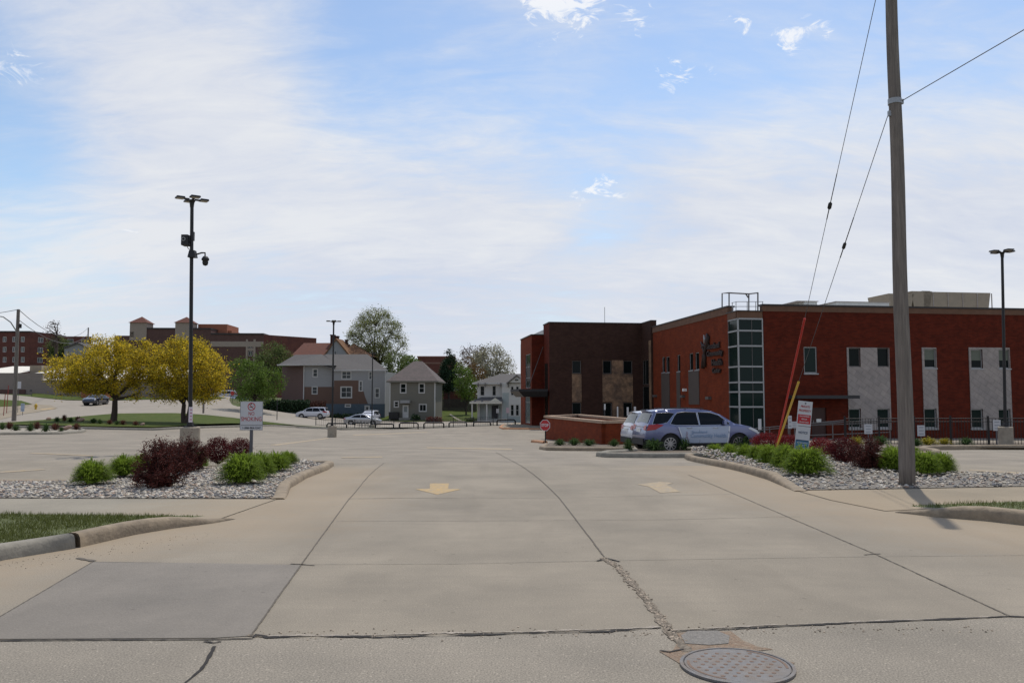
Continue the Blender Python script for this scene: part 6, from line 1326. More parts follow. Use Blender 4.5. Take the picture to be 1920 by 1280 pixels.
    if detail:
        rb = [(-2.34, S['lower'] - .09), (xr - ar - .0, S['lower'] - .14), (xr - ar + .02, S['lower'] + .06), (-2.335, S['lower'] + .12)]
        part('lower_bumper', patch(rb, .014), low)
        mb = MB(); mb.box((-2.345, 0, .44), (.06, 1.36, .24)); bb = mb.build('bumper_insert', low, t_, local=True)
        mb = MB(); mb.box((-2.325, 0, .86), (.03, .46, .13)); mb.build('number_plate', m_white, t_, local=True)
        mb = MB(); mb.box((-2.27, 0, 1.0), (.05, .9, .025)); mb.build('tailgate_trim', m_chrome, t_, local=True)
        for s_ in (-1, 1):
            for x0 in (-.62, .42):
                mb = MB(); y = s_ * (halfw(S, x0, .97) + .03); mb.path([(x0 - .1, y - s_ * .02, .965), (x0 - .06, y, .97), (x0 + .08, y, .97), (x0 + .11, y - s_ * .02, .965)], .014, 6); mb.build('door_handle', m_chrome, t_, local=True)
            ps = [(x, s_ * (halfw(S, x, z) + .004), z) for x, z in ((-.2, 1.04), (-.21, .8), (-.2, .5), (-.2, .36))]; mb = MB(); mb.path(ps, .006, 4); mb.build('door_seam', m_dk, body, local=True); mb = MB(); ps = [(x, s_ * (halfw(S, x, z) + .004), z) for x, z in ((-1.18, 1.06), (-1.03, .85), (-.95, .6), (-.93, .38))]; mb.path(ps, .006, 4); mb.build('door_seam', m_dk, body, local=True); mb = MB()
            ps = [(x, s_ * (halfw(S, x, z) + .004), z) for x, z in ((.98, 1.06), (.95, .8), (.93, .5), (.93, .36))]; mb.path(ps, .006, 4); mb.build('door_seam', m_dk, body, local=True)
            mb = MB(); mb.path([(-1.5, s_ * .60, 1.66), (-1.4, s_ * .60, 1.70), (.0, s_ * .615, 1.70), (.1, s_ * .615, 1.655)], .016, 6); mb.build('roof_rail', m_dk, t_, local=True)
    for s_ in (-1, 1):
        mb = MB(); xm, zm = (S['wsc'][0][0] - .22, S['belt'] + .12); y = s_ * (halfw(S, xm, zm) + .02); mb.box((xm, y + s_ * .10, zm + .02), (.13, .2, .15), top=.8); mb.tube((xm, y, zm - .04), (xm, y + s_ * .08, zm), .025, n=6); mo = mb.build('wing_mirror', paint, t_, local=True); bevel(mo, .02)
    for cx in (xr, xf):
        for s_ in (-1, 1):
            y = s_ * (S['W'] - .13); wr = S['wr']; ty = MB(); hw = .105
            wl_ = MB(); wl_.lathe((cx, s_ * .60, wr), [(ar - .01, -.25), (ar - .01, .25)], 20, 'y'); wl_.build('wheel_well', m_dk, t_, local=True)
            ty.lathe((cx, y, wr), [(.22, -hw), (wr - .03, -hw), (wr, -hw + .03), (wr, hw - .03), (wr - .03, hw), (wr - .1, hw * 1.02), (.24, hw * .95), (.235, hw * .5), (.0, hw * .5)] if s_ > 0 else [(.0, -hw * .5), (.235, -hw * .5), (.24, -hw * .95), (wr - .1, -hw * 1.02), (wr - .03, -hw), (wr, -hw + .03), (wr, hw - .03), (wr - .03, hw), (.22, hw)], 28, 'y')
            wo = ty.build('wheel', m_tyre, t_, local=True)
            rm = MB(); yo = y + s_ * hw * .85
            rm.lathe((cx, yo, wr), [(.245, -.012), (.245, .012), (.222, .012), (.222, -.012), (.245, -.012)], 28, 'y', caps=False)
            for k in range(10 if detail else 5):
                a = 2 * math.pi * (k + .3) / (10 if detail else 5); wd = .022 if detail else .04; ca, sa = math.cos(a), math.sin(a)
                q = [(cx + ca * r_ - sa * w2, wr + sa * r_ + ca * w2) for r_, w2 in ((.03, -wd), (.232, -wd * .8), (.232, wd * .8), (.03, wd))]
                rm.hexa([(p[0], yo - .014, p[1]) for p in q] + [(p[0], yo + .010, p[1]) for p in q])
            rm.lathe((cx, yo, wr), [(.045, -.02), (.045, .018)], 12, 'y'); rm.build('rim', rim or m_rim, wo, local=True)
    return t_, body, patch, part
m_lav = material('lavender_blue_paint', (.13, .148, .275), rough=.28, metal=.3, coat=.8, spec=.5); m_wh = material('white_car_paint', (.56, .57, .62), rough=.25, coat=.7)
m_navy = material('navy_paint', (.010, .014, .028), rough=.2, coat=.8); m_silver = material('silver_paint', (.42, .43, .45), rough=.3, metal=.5, coat=.5); m_bluec = material('blue_car_paint', (.03, .05, .12), rough=.25, coat=.6)
m_wrap = material('pale_door_wrap', (.36, .42, .53), rough=.35, coat=.4); m_wrapt = material('wrap_text_blue', (.20, .29, .43), rough=.4); m_wrape = material('wrap_edge', (.62, .64, .68), rough=.35); m_wrapo = material('wrap_emblem', (.33, .27, .33), rough=.4)
def place(px0, px1, d, rot):
    """centre position of a vehicle whose silhouette spans px0..px1"""
    a = at((px0 + px1) / 2, 800, d); return (a[0], a[1], H(a[0], a[1]))
SR = R(9)
sp = at(1305, 845, 32.6); sz = at(1250, 847, 32.4)[2]
suv, body, patch, part = car('parked_suv', 'lavender blue suv with pale wrapped doors parked beside the clinic', 'car', (sp[0], sp[1], sz), SR, SUV, m_lav, group='pair of parked suvs')
for s_ in (-1, 1):
    dw_ = part('door_wrap', patch([(-1.02, 1.0), (-.2, 1.02), (1.0, 1.03), (1.02, .9), (.97, .6), (.93, .36), (-.90, .36), (-.93, .6)], .006, sides=(s_,)), m_wrap)
    for pts in ([(-1.06, 1.01), (-.93, .62), (-.90, .36), (-.86, .36), (-.89, .62), (-1.02, 1.0)], [(.98, 1.03), (.93, .6), (.89, .36), (.93, .36), (.98, .6), (1.03, 1.02)]):
        part('wrap_edge', patch(pts, .009, sides=(s_,), step=.5), m_wrape, dw_)
Ms = WM[suv]
def suvpt(x, z, o_=.012, s_=-1): return tuple(Ms @ Vector((x, s_ * (halfw(SUV, x, z) + o_), z)))
ux = Ms.to_3x3() @ Vector((1, 0, 0))
for t, x, z, sz_, ft in (('Siouxland', -.22, .80, .13, .62), ('Community Health', .14, .66, .21, 1.42)):
    put_text('door_lettering', t, sz_, suvpt(x, z, .016), ux, (0, 0, 1), m_wrapt, suv, depth=.002, bold=.002, fit=ft)
mb = MB(); mb.path([suvpt(-.78, .44), suvpt(-.74, .6), suvpt(-.71, .72), suvpt(-.72, .82)], [.02, .014, .02, .024], 5); mb.path([suvpt(-.64, .44), suvpt(-.68, .58), suvpt(-.73, .68), suvpt(-.78, .72)], [.018, .014, .012, .008], 5); mb.build('door_emblem', m_wrapo, suv)
p2 = at(1283, 800, 35.6)
car('parked_suv', 'white suv parked behind the lavender blue one, only its rear showing', 'car', (p2[0] - .25, p2[1], H(p2[0], p2[1])), SR, SUV, m_wh, group='pair of parked suvs')
car('sedan', 'dark navy sedan driving on the street under the left yellow tree', 'car', place(157, 200, 113, 0), R(272), SED, m_navy, detail=False)
q = place(557, 615, 121, 0); car('suv', 'white suv parked on the street in front of the two tone house', 'car', q, R(176), SUV, m_wh, detail=False, low=m_dk)
q = place(648, 713, 107, 0); car('sedan', 'silver sedan on the street behind the black barrier rails', 'car', q, R(0), SED, m_silver, detail=False)
q = place(685, 703, 121, 0); car('white_van', 'white vehicle seen end on, just behind the silver sedan', 'car', q, R(262), SUV, m_wh, detail=False)
q = place(431, 452, 150, 0); car('sedan', 'blue car far up the side street, half hidden by the no smoking sign', 'car', (q[0], q[1], at(437, 757, 150)[2]), R(235), SED, m_bluec, detail=False)
q = place(407, 429, 156, 0); car('suv', 'pale car far up the side street right of the yellow trees', 'car', (q[0], q[1], at(418, 748, 156)[2]), R(215), SUV, m_wh, detail=False)
# ------------------------------------------------------------------ parking lot lamps
m_base = material('lamp_base_concrete', (.33, .285, .225), rough=.95, var=.18, vscale=3, bump=.5, bscale=30, col2=(.27, .23, .18))
def lamp(label, px, py, d, topy, rbase=.30, hb=.78, lean=0.0, heads=4, ha=35, extra=False, pr=.062):
    b = at(px, py, d); z0 = H(b[0], b[1]) - .05; top = at(px, topy, d)[2]; t_ = thing('parking_lot_lamp', label, 'street lamp', (b[0], b[1], z0), 0, 'black parking lot lamps')
    mb = MB(); mb.lathe((b[0], b[1], z0), [(rbase, -.3), (rbase, hb - .025), (rbase - .025, hb), (0, hb + .002)], 28); mb.build('concrete_base', m_base, t_)
    mb = MB(); mb.box((b[0], b[1], z0 + hb + .018), (.30, .30, .03)); mb.box((b[0], b[1], z0 + hb + .10), (.17, .17, .13), top=.8); mb.build('base_plate', m_black, t_)
    mb = MB(); mb.path([(b[0], b[1], z0 + hb), (b[0] + lean, b[1], top - .08)], [pr, pr * .85], 4 if False else 10); mb.path([(b[0] + lean, b[1], top - .28), (b[0] + lean, b[1], top - .12), (b[0] + lean, b[1], top - .04)], [pr * .9, pr * 1.2, pr * 1.8], 10); mb.build('pole', m_black, t_)
    for k in range(heads):
        a = R(ha + 360 / heads * k); ca, sa = math.cos(a), math.sin(a); mb = MB(); cx, cy = b[0] + lean, b[1]
        mb.hexa([(cx + ca * r_ - sa * w_, cy + sa * r_ + ca * w_, top + zz_) for zz_ in (-.045, .012) for r_, w_ in ((.10, -.05), (.24, -.15), (.24, .15), (.10, .05))]) if False else None
        mb.box((cx + ca * .16, cy + sa * .16, top - .02), (.16, .06, .05), rot=a); mb.box((cx + ca * .36, cy + sa * .36, top + .0), (.26, .30, .05), rot=a, top=.9); ho = mb.build('lamp_head', m_black, t_)
        mb = MB(); mb.box((cx + ca * .36, cy + sa * .36, top - .031), (.20, .24, .012), rot=a); mb.build('lens', material('lamp_lens', (.35, .33, .28), rough=.4), ho)
    return t_, b, z0, top
lt, lb, lz, ltop = lamp('tall black parking lot lamp with cameras on a round concrete base behind the left bed', 355.5, 845, 25.7, 373, .295, .80, lean=-.13)
lamp('black parking lot lamp on concrete base in the middle distance, before the two tone house', 622.5, 820, 55, 602, .30, .80, ha=15)
lamp('farthest and thinnest black parking lot lamp, between the two tone house and the barrier rails', 697, 810, 85, 662, .29, .72, heads=2, ha=70)
lamp('black parking lot lamp at the right, in front of the clinic facade', 1886.5, 836, 33, 471, .27, .85, lean=.15, ha=10)
def lp(px, py, d=25.7): return at(px, py, d)
mb = MB(); c = lp(349, 451); mb.box(tuple(c), (.22, .30, .34)); mb.box((c[0] + .1, c[1] - .02, c[2] - .02), (.1, .1, .1)); cb_ = mb.build('camera_housing', m_dk, lt); bevel(cb_, .02)
mb = MB(); mb.lathe((c[0] - .02, c[1] - .16, c[2] + .02), [(.062, -.01), (.062, .02), (.045, .02), (.045, -.01), (.062, -.01)], 18, 'y', caps=False); mb.build('lens_ring', m_alu, cb_)
mb = MB(); c = lp(362, 443); mb.box(tuple(c), (.06, .12, .28)); mb.build('antenna', m_dk, lt)
mb = MB(); c = lp(363, 477); mb.box((c[0] - .01, c[1] - .05, c[2]), (.24, .24, .22), top=.7); mb.path([tuple(lp(368, 477)), tuple(lp(378, 474)), tuple(lp(384.5, 474)), tuple(lp(384.5, 480))], .025, 8); pt_ = mb.build('camera_bracket', m_dk, lt)
mb = MB(); c = lp(385, 488); mb.lathe(tuple(c), [(.0, .14), (.07, .12), (.115, .05), (.115, .0), (.085, -.01), (.09, -.08), (.07, -.15), (.0, -.18)], 18); mb.build('dome_camera', m_dk, lt, smooth=True)
mb = MB(); mb.path([tuple(lp(350, 460)), tuple(lp(353, 466)), tuple(lp(358, 470))], .012, 5); mb.build('cable', m_alud, lt)
q0 = lp(358, 777, 25.55); mb = MB(); mb.box((q0[0], q0[1] - .02, q0[2]), (.12, .006, .47)); no = mb.build('paper_notice', material('paper', (.62, .56, .60), rough=.6), lt)
mb = MB()
for k in range(4): mb.box((q0[0] + .01, q0[1] - .0245, q0[2] + .15 - k * .1), (.07, .002, .035))
mb.build('notice_print', material('pink_print', (.45, .22, .28)), no)
# ------------------------------------------------------------------ the wooden pole with its guys
pb = hit(1701, 909); pxm, pym = pb[0], pb[1]
m_pole = material('weathered_pole', (.215, .185, .16), rough=.95, var=.32, vscale=2.2, bump=1, bscale=14, stretch=(6, 6, .35), col2=(.15, .13, .115))
up = thing('utility_pole', 'thick weathered grey wooden pole rising out of the right stone bed', 'utility pole', (pxm, pym, 0))
mb = MB(); zs = np.linspace(-.1, 10.6, 24); mb.path([(pxm + .012 * math.sin(z * 1.3), pym, z) for z in zs], [.143 - .0042 * z for z in zs], 20); mb.build('shaft', m_pole, up, smooth=True)
def pp(px, py): return at(px, py, pym)
mb = MB(); a = pp(1689, 191); mb.lathe((a[0] - .115, a[1], a[2]), [(.124, -.05), (.124, .05)], 20); mb.box((a[0] + .01, a[1], a[2]), (.07, .05, .09)); mb.build('pole_band', m_galv, up)
mb = MB(); a = pp(1667, 214); mb.box((a[0] + .01, a[1] - .02, a[2]), (.08, .05, .10)); mb.build('guy_hook', m_galv, up)
m_wire = material('guy_strand', (.11, .11, .115), rough=.6, metal=.4)
An = hit(1453, 851) + np.array([0, 0, .05]); D_ = pym
def lerp(a, b, t): return tuple(np.array(a) * (1 - t) + np.array(b) * t)
def onray(A, B, py):
    lo, hi = 0., 1.
    def proj(p):
        x, y, z = p[0], p[1], p[2] - ZC; c, s = math.cos(PITCH), math.sin(PITCH); dep = y * c + z * s; return 640 - F * (-y * s + z * c) / dep
    for _ in range(40):
        m = (lo + hi) / 2
        if proj(lerp(A, B, m)) > py: lo = m
        else: hi = m
    return (lo + hi) / 2
for nm, B, gy, iy, mt, lab in (('a', np.array([pxm - .02, D_, 10.35]), 597, 386, material('red_guard', (.42, .012, .008), rough=.35, coat=.3), 'guy wire with long red guard, running up to the top of the wooden pole'),
                              ('b', pp(1665, 216), 716, 461, material('yellow_guard', (.60, .38, .02), rough=.35, coat=.3), 'guy wire with shorter yellow guard, running up to the middle of the wooden pole')):
    t_ = thing('guy_wire', lab, 'guy wire', tuple(An), 0, 'guy wires of the wooden pole'); mb = MB(); mb.path([tuple(An), lerp(An, B, .5), tuple(B)], .0075, 6); mb.build('strand', m_wire, t_)
    t0 = onray(An, B, 836 if nm == 'b' else 838); t1 = onray(An, B, gy); mb = MB(); mb.path([lerp(An, B, t0 * .6), lerp(An, B, t1)], [.034, .034], 12); mb.build('guard', mt, t_)
    ti = onray(An, B, iy); dt = .11 / np.linalg.norm(np.array(B) - An); mb = MB(); r_ = .05 if nm == 'a' else .04
    mb.path([lerp(An, B, ti - dt), lerp(An, B, ti - dt * .6), lerp(An, B, ti + dt * .6), lerp(An, B, ti + dt)], [.02, r_, r_, .02], 8); mb.path([lerp(An, B, ti - dt * 4), lerp(An, B, ti - dt)], .013, 6); mb.path([lerp(An, B, ti + dt), lerp(An, B, ti + dt * 9)], .011, 6); mb.build('insulator', m_dk, t_)
ar_ = thing('anchor_rod', 'steel anchor rod where both guy wires meet the stone bed', 'anchor', tuple(An)); mb = MB(); mb.path([tuple(An - np.array([0, 0, .2])), tuple(An + np.array([.01, 0, .12]))], .02, 6); mb.build('rod', m_galv, ar_)
ow = thing('overhead_wire', 'overhead guy strand leaving the wooden pole to the upper right', 'wire', tuple(pp(1690, 190))); mb = MB(); e = at(2300, -165, 10); mb.path([tuple(pp(1690, 190)), lerp(pp(1690, 190), e, .5), tuple(e)], .008, 6); mb.build('strand', m_wire, ow)
# ------------------------------------------------------------------ signs
m_signw = material('sign_white', (.50, .50, .51), rough=.4, var=.04, vscale=3); m_red = material('sign_red', (.40, .02, .025), rough=.4); m_ink = material('sign_black', (.03, .03, .03), rough=.5); m_blu = material('sign_blue', (.03, .10, .19), rough=.4); m_navyt = material('sign_navy_text', (.03, .06, .12)); m_post = material('sign_post_steel', (.12, .12, .13), rough=.5, metal=.5)
sd_ = 20.6; sF_ = Fac(at(471, 800, sd_)[:2], R(-3)); sb_ = sF_.pt(0, 0, 0); gz = H(*sb_[:2])
sg = thing('no_smoking_sign', 'white no smoking sign on a steel post in the left bed', 'sign', (sb_[0], sb_[1], gz))
q = sF_.rect(450.5, 752, 493, 806); mb = MB(); sF_.slab(mb, q[0], q[1], q[2], q[3], .0, .012); pn_ = mb.build('panel', m_signw, sg); bevel(pn_, .01)
mb = MB(); bw_ = .008
for r_ in ((q[0], q[1], q[3] - bw_, q[3]), (q[0], q[1], q[2], q[2] + bw_), (q[0], q[0] + bw_, q[2], q[3]), (q[1] - bw_, q[1], q[2], q[3])): sF_.slab(mb, *r_, .013, .0145)
mb.build('border', material('sign_border', (.16, .17, .19)), pn_)
mb = MB(); a, _ = sF_.px(471, 800); sF_.slab(mb, a - .035, a + .035, gz - .1, q[3] - .08, -.05, -.002); mb.build('post', m_post, sg)
def st(px, py, o_=.015): a, z = sF_.px(px, py); return sF_.pt(a, z, o_)
W_px = sd_ / F
put_text('lettering', 'NO', 9.8 * W_px, st(471.8, 775.4), (*sF_.u, 0), (0, 0, 1), m_red, pn_, depth=.001, bold=.0, fit=11 * W_px)
put_text('lettering', 'SMOKING', 11.0 * W_px, st(471.8, 785.6), (*sF_.u, 0), (0, 0, 1), m_red, pn_, depth=.001, bold=.0, fit=39 * W_px)
put_text('lettering', '1-888-944-2247', 4.6 * W_px, st(471.8, 802), (*sF_.u, 0), (0, 0, 1), m_ink, pn_, depth=.001, bold=.0012, fit=34.5 * W_px)
mb = MB(); q2 = sF_.rect(452, 796.6, 491.5, 797.4); sF_.slab(mb, *q2, .013, .0145); mb.build('rule', m_ink, pn_)
mb = MB(); c = np.array(st(472, 762, .014)); r0, r1 = 7.4 * W_px, 5.9 * W_px; n_ = 32; u3 = np.array([*sF_.u, 0]); z3 = np.array([0, 0, 1.]); v_ = []
for k in range(n_): a = 2 * math.pi * k / n_; v_ += [tuple(c + (u3 * math.cos(a) + z3 * math.sin(a)) * r_) for r_ in (r1, r0)]
mb.add(v_, [(2 * k, 2 * k + 1, (2 * k + 3) % (2 * n_), (2 * k + 2) % (2 * n_)) for k in range(n_)])
dg = (u3 * .707 - z3 * .707); pe = (u3 * .707 + z3 * .707); mb.add([tuple(c + dg * s_ * r1 * 1.03 + pe * k * .009) for s_, k in ((-1, -1), (1, -1), (1, 1), (-1, 1))], [(0, 1, 2, 3)]); mb.build('prohibition_ring', m_red, pn_)
mb = MB(); mb.add([tuple(c + u3 * a * W_px + z3 * b * W_px - np.array([*sF_.n, 0]) * -.0006) for a, b in ((-4.3, -1.5), (2.4, -1.5), (2.4, -.3), (-4.3, -.3))], [(0, 1, 2, 3)]); mb.add([tuple(c + u3 * a * W_px + z3 * b * W_px + np.array([*sF_.n, 0]) * .0006) for a, b in ((2.6, .4), (4.0, 1.6), (3.6, 2.2), (2.2, .9))], [(0, 1, 2, 3)]); mb.build('cigarette', m_ink, pn_)
mb = MB()
for y in (757, 801.5): p = st(471.5, y, .017); mb.lathe(p, [(.016, -.004), (.016, .006), (0, .008)], 10, 'y')
mb.build('bolt', m_ink, pn_)
# private property / notice sign, tilted
td = 19.0; a0 = at(1510.5, 752, td); a1 = at(1502.5, 842, td); axis = (a0 - a1) / np.linalg.norm(a0 - a1); hw_ = 13 * td / F; uX = np.array([math.cos(R(-4)), math.sin(R(-4)), 0]); uX = uX - axis * (uX @ axis); uX /= np.linalg.norm(uX); nX = np.cross(uX, axis)
foot = a1 - axis * .35; foot_z = H(foot[0], foot[1]); pvs = thing('property_sign', 'tilted post with white and red private property sign above a blue notice sign', 'sign', (foot[0], foot[1], foot_z))
LN = np.linalg.norm(a0 - a1)
def pnl(t0, t1, w0, w1, o0, o1, mat, nm, par):
    mb = MB(); A = [a1 + axis * LN * t + uX * hw_ * w_ for t in (t0, t1) for w_ in (w0, w1)]
    P8 = [A[0] + nX * o1, A[1] + nX * o1, A[1] + nX * o0, A[0] + nX * o0, A[2] + nX * o1, A[3] + nX * o1, A[3] + nX * o0, A[2] + nX * o0]; mb.hexa([tuple(p) for p in P8]); return mb.build(nm, mat, par)
up_p = pnl(.485, 1.0, -1, 1, 0, .012, m_signw, 'property_panel', pvs); lo_p = pnl(-.01, .475, -1, 1, 0, .012, m_signw, 'notice_panel', pvs)
pnl(.53, .72, -.9, .9, .013, .015, m_red, 'red_field', up_p); pnl(.005, .17, -.92, .92, .013, .015, material('sign_mid_blue', (.05, .16, .26)), 'blue_field', lo_p); pnl(.172, .195, -.9, .9, .013, .0155, m_navyt, 'rule', lo_p)
mb = MB(); mb.path([tuple(foot + np.array([0, 0, -.3]) - nX * .03), tuple(a0 - nX * .03)], .028, 8); mb.build('post', m_post, pvs)
def ptx(txt, t, sz_, mat, par, fit, bold=.001): put_text('lettering', txt, sz_, tuple(a1 + axis * LN * t + nX * .0165), uX, axis, mat, par, depth=.001, bold=bold, fit=fit * hw_)
ptx('PRIVATE', .885, .075, m_red, up_p, 1.25, .0008); ptx('PROPERTY', .80, .075, m_red, up_p, 1.7, .0008); ptx('UNAUTHORIZED', .685, .035, m_signw, up_p, 1.4); ptx('VEHICLES', .625, .04, m_signw, up_p, .8); ptx('WILL BE TOWED', .565, .035, m_signw, up_p, 1.35)
ptx('NOTICE', .345, .075, m_navyt, lo_p, 1.25, .001); ptx('NO TRESPASSING', .135, .035, m_signw, lo_p, 1.5); ptx('VIDEO', .085, .032, m_signw, lo_p, .8); ptx('SECURITY', .035, .032, m_signw, lo_p, .95)
mb = MB(); mb.lathe(tuple(a1 + axis * LN * .955 + nX * .014), [(.016, -.008), (.016, .004), (0, .006)], 10, 'y'); mb.build('bolt', m_ink, up_p)
# stop sign by the enclosure
def stop_sign(label, px, py, d, size, basey, rot, txt=True):
    c = at(px, py, d); gz = H(c[0], c[1]); t_ = thing('stop_sign', label, 'stop sign', (c[0], c[1], gz), 0); f_ = Fac(c[:2], rot); mb = MB(); mb2 = MB()
    def oct_(r_, o0, o1, mb):
        P = [(r_ * math.cos(R(22.5 + 45 * k)), r_ * math.sin(R(22.5 + 45 * k))) for k in range(8)]; v_ = [f_.pt(a, c[2] + z, o1) for a, z in P] + [f_.pt(a, c[2] + z, o0) for a, z in P]; mb.add(v_, [tuple(range(8)), tuple(range(15, 7, -1))] + [(k, k + 8, (k + 1) % 8 + 8, (k + 1) % 8) for k in range(8)])
    oct_(size / 2 * 1.08, 0, .01, mb); o = mb.build('border', m_signw, t_); oct_(size / 2 * .98, .0105, .013, mb2); pn_ = mb2.build('panel', m_red, t_)
    if txt: put_text('lettering', 'STOP', size * .36, f_.pt(0, c[2], .0145), (*f_.u, 0), (0, 0, 1), m_signw, pn_, depth=.001, bold=.006, fit=size * .72)
    mb = MB(); p = f_.pt(0, 0, -.03); mb.tube((p[0], p[1], gz - .1), (p[0], p[1], c[2] + size * .3), .03, n=8); mb.build('post', m_black, t_); return t_
stop_sign('red stop sign on a thin post at the left end of the brick enclosure', 1022, 797, 43.5, .58, 835, R(-28))
stop_sign('tiny distant stop sign at the side street beside the blue car', 436, 737, 140, .75, 770, R(-10), False)
def small_sign(label, px, y0, y1, wpx, d, base, name='small_sign', mat=None, lines=3, group=None, post=m_post, rot=0.0):
    c = at(px, (y0 + y1) / 2, d); gz = H(c[0], c[1]); f_ = Fac(c[:2], rot); w_ = wpx * d / F / 2; h_ = (y1 - y0) * d / F / 2; t_ = thing(name, label, 'sign', (c[0], c[1], gz), 0, group); mb = MB(); f_.slab(mb, -w_, w_, c[2] - h_, c[2] + h_, 0, .012); pn_ = mb.build('panel', mat or m_signw, t_)
    if lines:
        mb = MB()
        for k in range(lines): z = c[2] + h_ * (.6 - 1.2 * k / max(1, lines - 1)); f_.slab(mb, -w_ * .65, w_ * .65, z - h_ * .1, z + h_ * .1, .0125, .014)
        mb.build('print', material('faint_print', (.30, .31, .33)), pn_)
    mb = MB(); p = f_.pt(0, 0, -.03); mb.tube((p[0], p[1], gz - .1), (p[0], p[1], c[2] + h_ * .5), .025, n=6); mb.build('post', post, t_); return t_
GS = 'small white parking signs'
small_sign('small white sign at the fence, left of the wooden pole', 1628, 795, 813, 15, 41, 835, group=GS); small_sign('small white sign at the fence, just right of the wooden pole', 1727, 797, 817, 14, 41, 838, group=GS)
small_sign('small white sign directly left of the right lamp base', 1869, 787, 807, 14, 36, 837, group=GS); small_sign('tall narrow white sign behind the guy wire guards', 1481, 779, 803, 7, 43, 838, group=GS); small_sign('low white sign touching the tall narrow one behind the property sign', 1490, 790, 802, 13, 43.4, 838, group=GS)
for lab, px, y0, y1, w_, d in (('narrow white sign in front of the stone panel of the brown wing', 1177, 763, 779, 3.6, 62), ('narrow white sign right of the stone panel of the brown wing', 1190.5, 762, 775, 4, 62), ('faint narrow sign before the left lower window of the brown wing', 1134, 757, 768, 3, 64), ('narrow grey sign in the middle of the stone panel', 1158, 762, 783, 2.5, 64), ('narrow white sign above the bonnet of the lavender suv', 1424.5, 785, 805, 6, 44)):
    small_sign(lab, px, y0, y1, w_, d, 800, lines=0, group='narrow white posts with signs near the clinic')
small_sign('white sign on a post in front of the porch house door', 933, 766, 774, 5, 86, 800); small_sign('pinkish white sign on a post by the orange kerb', 952, 764, 774, 6, 84, 800, mat=material('pink_sign', (.55, .42, .45)), lines=0)
small_sign('blue and white sign at the far left street corner', 42.5, 756, 771, 7, 86, 788, mat=material('pale_blue_sign', (.35, .42, .52)), lines=2)
small_sign('white street sign high on a thin post beside the left utility pole', 35, 715, 728, 8, 92, 790, lines=0, rot=R(30))
# far thin posts
for lab, px, y0, d in (('thin dark post by the hedge, right of the no smoking sign', 520, 748, 100), ('short wooden pole under the right yellow tree', 382, 742, 105)):
    p = at(px, y0, d); gz = H(p[0], p[1]); t_ = thing('post', lab, 'post', (p[0], p[1], gz)); mb = MB(); mb.tube((p[0], p[1], gz - .1), (p[0], p[1], p[2]), .045 if px == 520 else .13, n=8); mb.build('shaft', m_dk if px == 520 else m_pole, t_)
for lab, px, y0, d in (('tall thin red marker rod at far left of the corner', 10, 738, 84), ('thin red marker rod nearest the left utility pole', 16, 722, 90)):
    p = at(px, y0, d); gz = H(p[0], p[1]); t_ = thing('marker_rod', lab, 'marker', (p[0], p[1], gz)); mb = MB(); mb.tube((p[0] - .1, p[1], gz - .1), (p[0], p[1], p[2]), .035, n=6); mb.build('rod', material('dull_red', (.25, .04, .03)), t_)
# hydrant
p = hit(67, 768); hy = thing('fire_hydrant', 'small yellow fire hydrant on the far left street corner', 'fire hydrant', tuple(p)); mb = MB(); mb.lathe(tuple(p), [(.17, 0), (.17, .05), (.12, .06), (.12, .5), (.16, .52), (.16, .57), (.12, .66), (.04, .74), (0, .78)], 12); m_hy = material('hydrant_yellow', (.5, .33, .05)); hb = mb.build('body', m_hy, hy)
mb = MB(); mb.tube((p[0] - .22, p[1], p[2] + .42), (p[0] + .22, p[1], p[2] + .42), .06, n=8); mb.build('outlet', m_hy, hy)
# utility poles at left and wires
def upole(label, px, topy, basey, d, r0):
    b = gp(px, basey, d); top = at(px, topy, d)[2]; t_ = thing('utility_pole', label, 'utility pole', tuple(b)); mb = MB(); mb.path([(b[0], b[1], b[2] - .2), (b[0], b[1], top)], [r0, r0 * .7], 12); mb.build('shaft', m_pole, t_); return t_, b, top
pl, b_, top_ = upole('grey wooden street pole at the far left edge with a curved lamp arm', 26, 580, 790, 74, .19)
mb = MB(); a = at(30, 622, 74); mb.path([(b_[0], b_[1], at(30, 624, 74)[2]), tuple(at(20, 604, 73)), tuple(at(6, 594, 72)), tuple(at(-30, 588, 71))], .05, 8); al = mb.build('lamp_arm', m_galv, pl)
mb = MB(); c = at(-38, 589, 71); mb.box(tuple(c), (.7, .3, .15), top=.8); mb.build('lamp_head', m_galv, al)
mb = MB(); c = at(38, 611, 74); mb.lathe(tuple(c), [(.0, -.2), (.12, -.18), (.12, .18), (0, .2)], 8); mb.box(tuple(at(35, 611, 74)), (.3, .05, .05)); mb.build('insulator', m_dk, pl)
p2_, b2, top2 = upole('distant utility pole behind the left yellow tree', 161, 614, 750, 165, .17)
p3_, b3, top3 = upole('shorter distant pole just right of the other distant one', 170, 626, 750, 185, .12)
def wire(label, A, B, sag, r_=.02):
    A, B = np.array(A), np.array(B); pts = [tuple(A * (1 - t) + B * t - np.array([0, 0, sag * 4 * t * (1 - t)])) for t in np.linspace(0, 1, 14)]; mb = MB(); mb.path(pts, r_, 5); return tag(mb.build('power_line', m_wire, None), label, 'power line', 'power lines at the left')
tp_ = (b_[0], b_[1], top_); wire('upper power line from the left street pole to the distant pole', tp_, (b2[0], b2[1], top2), 2.2, .03); wire('lower power line from the left street pole to the distant pole', (b_[0], b_[1], top_ - .9), (b2[0], b2[1], top2 - 1.3), 2.0, .03)
wire('power line leaving the left street pole toward the left frame edge', tp_, tuple(at(-150, 586, 72)), .4, .025)
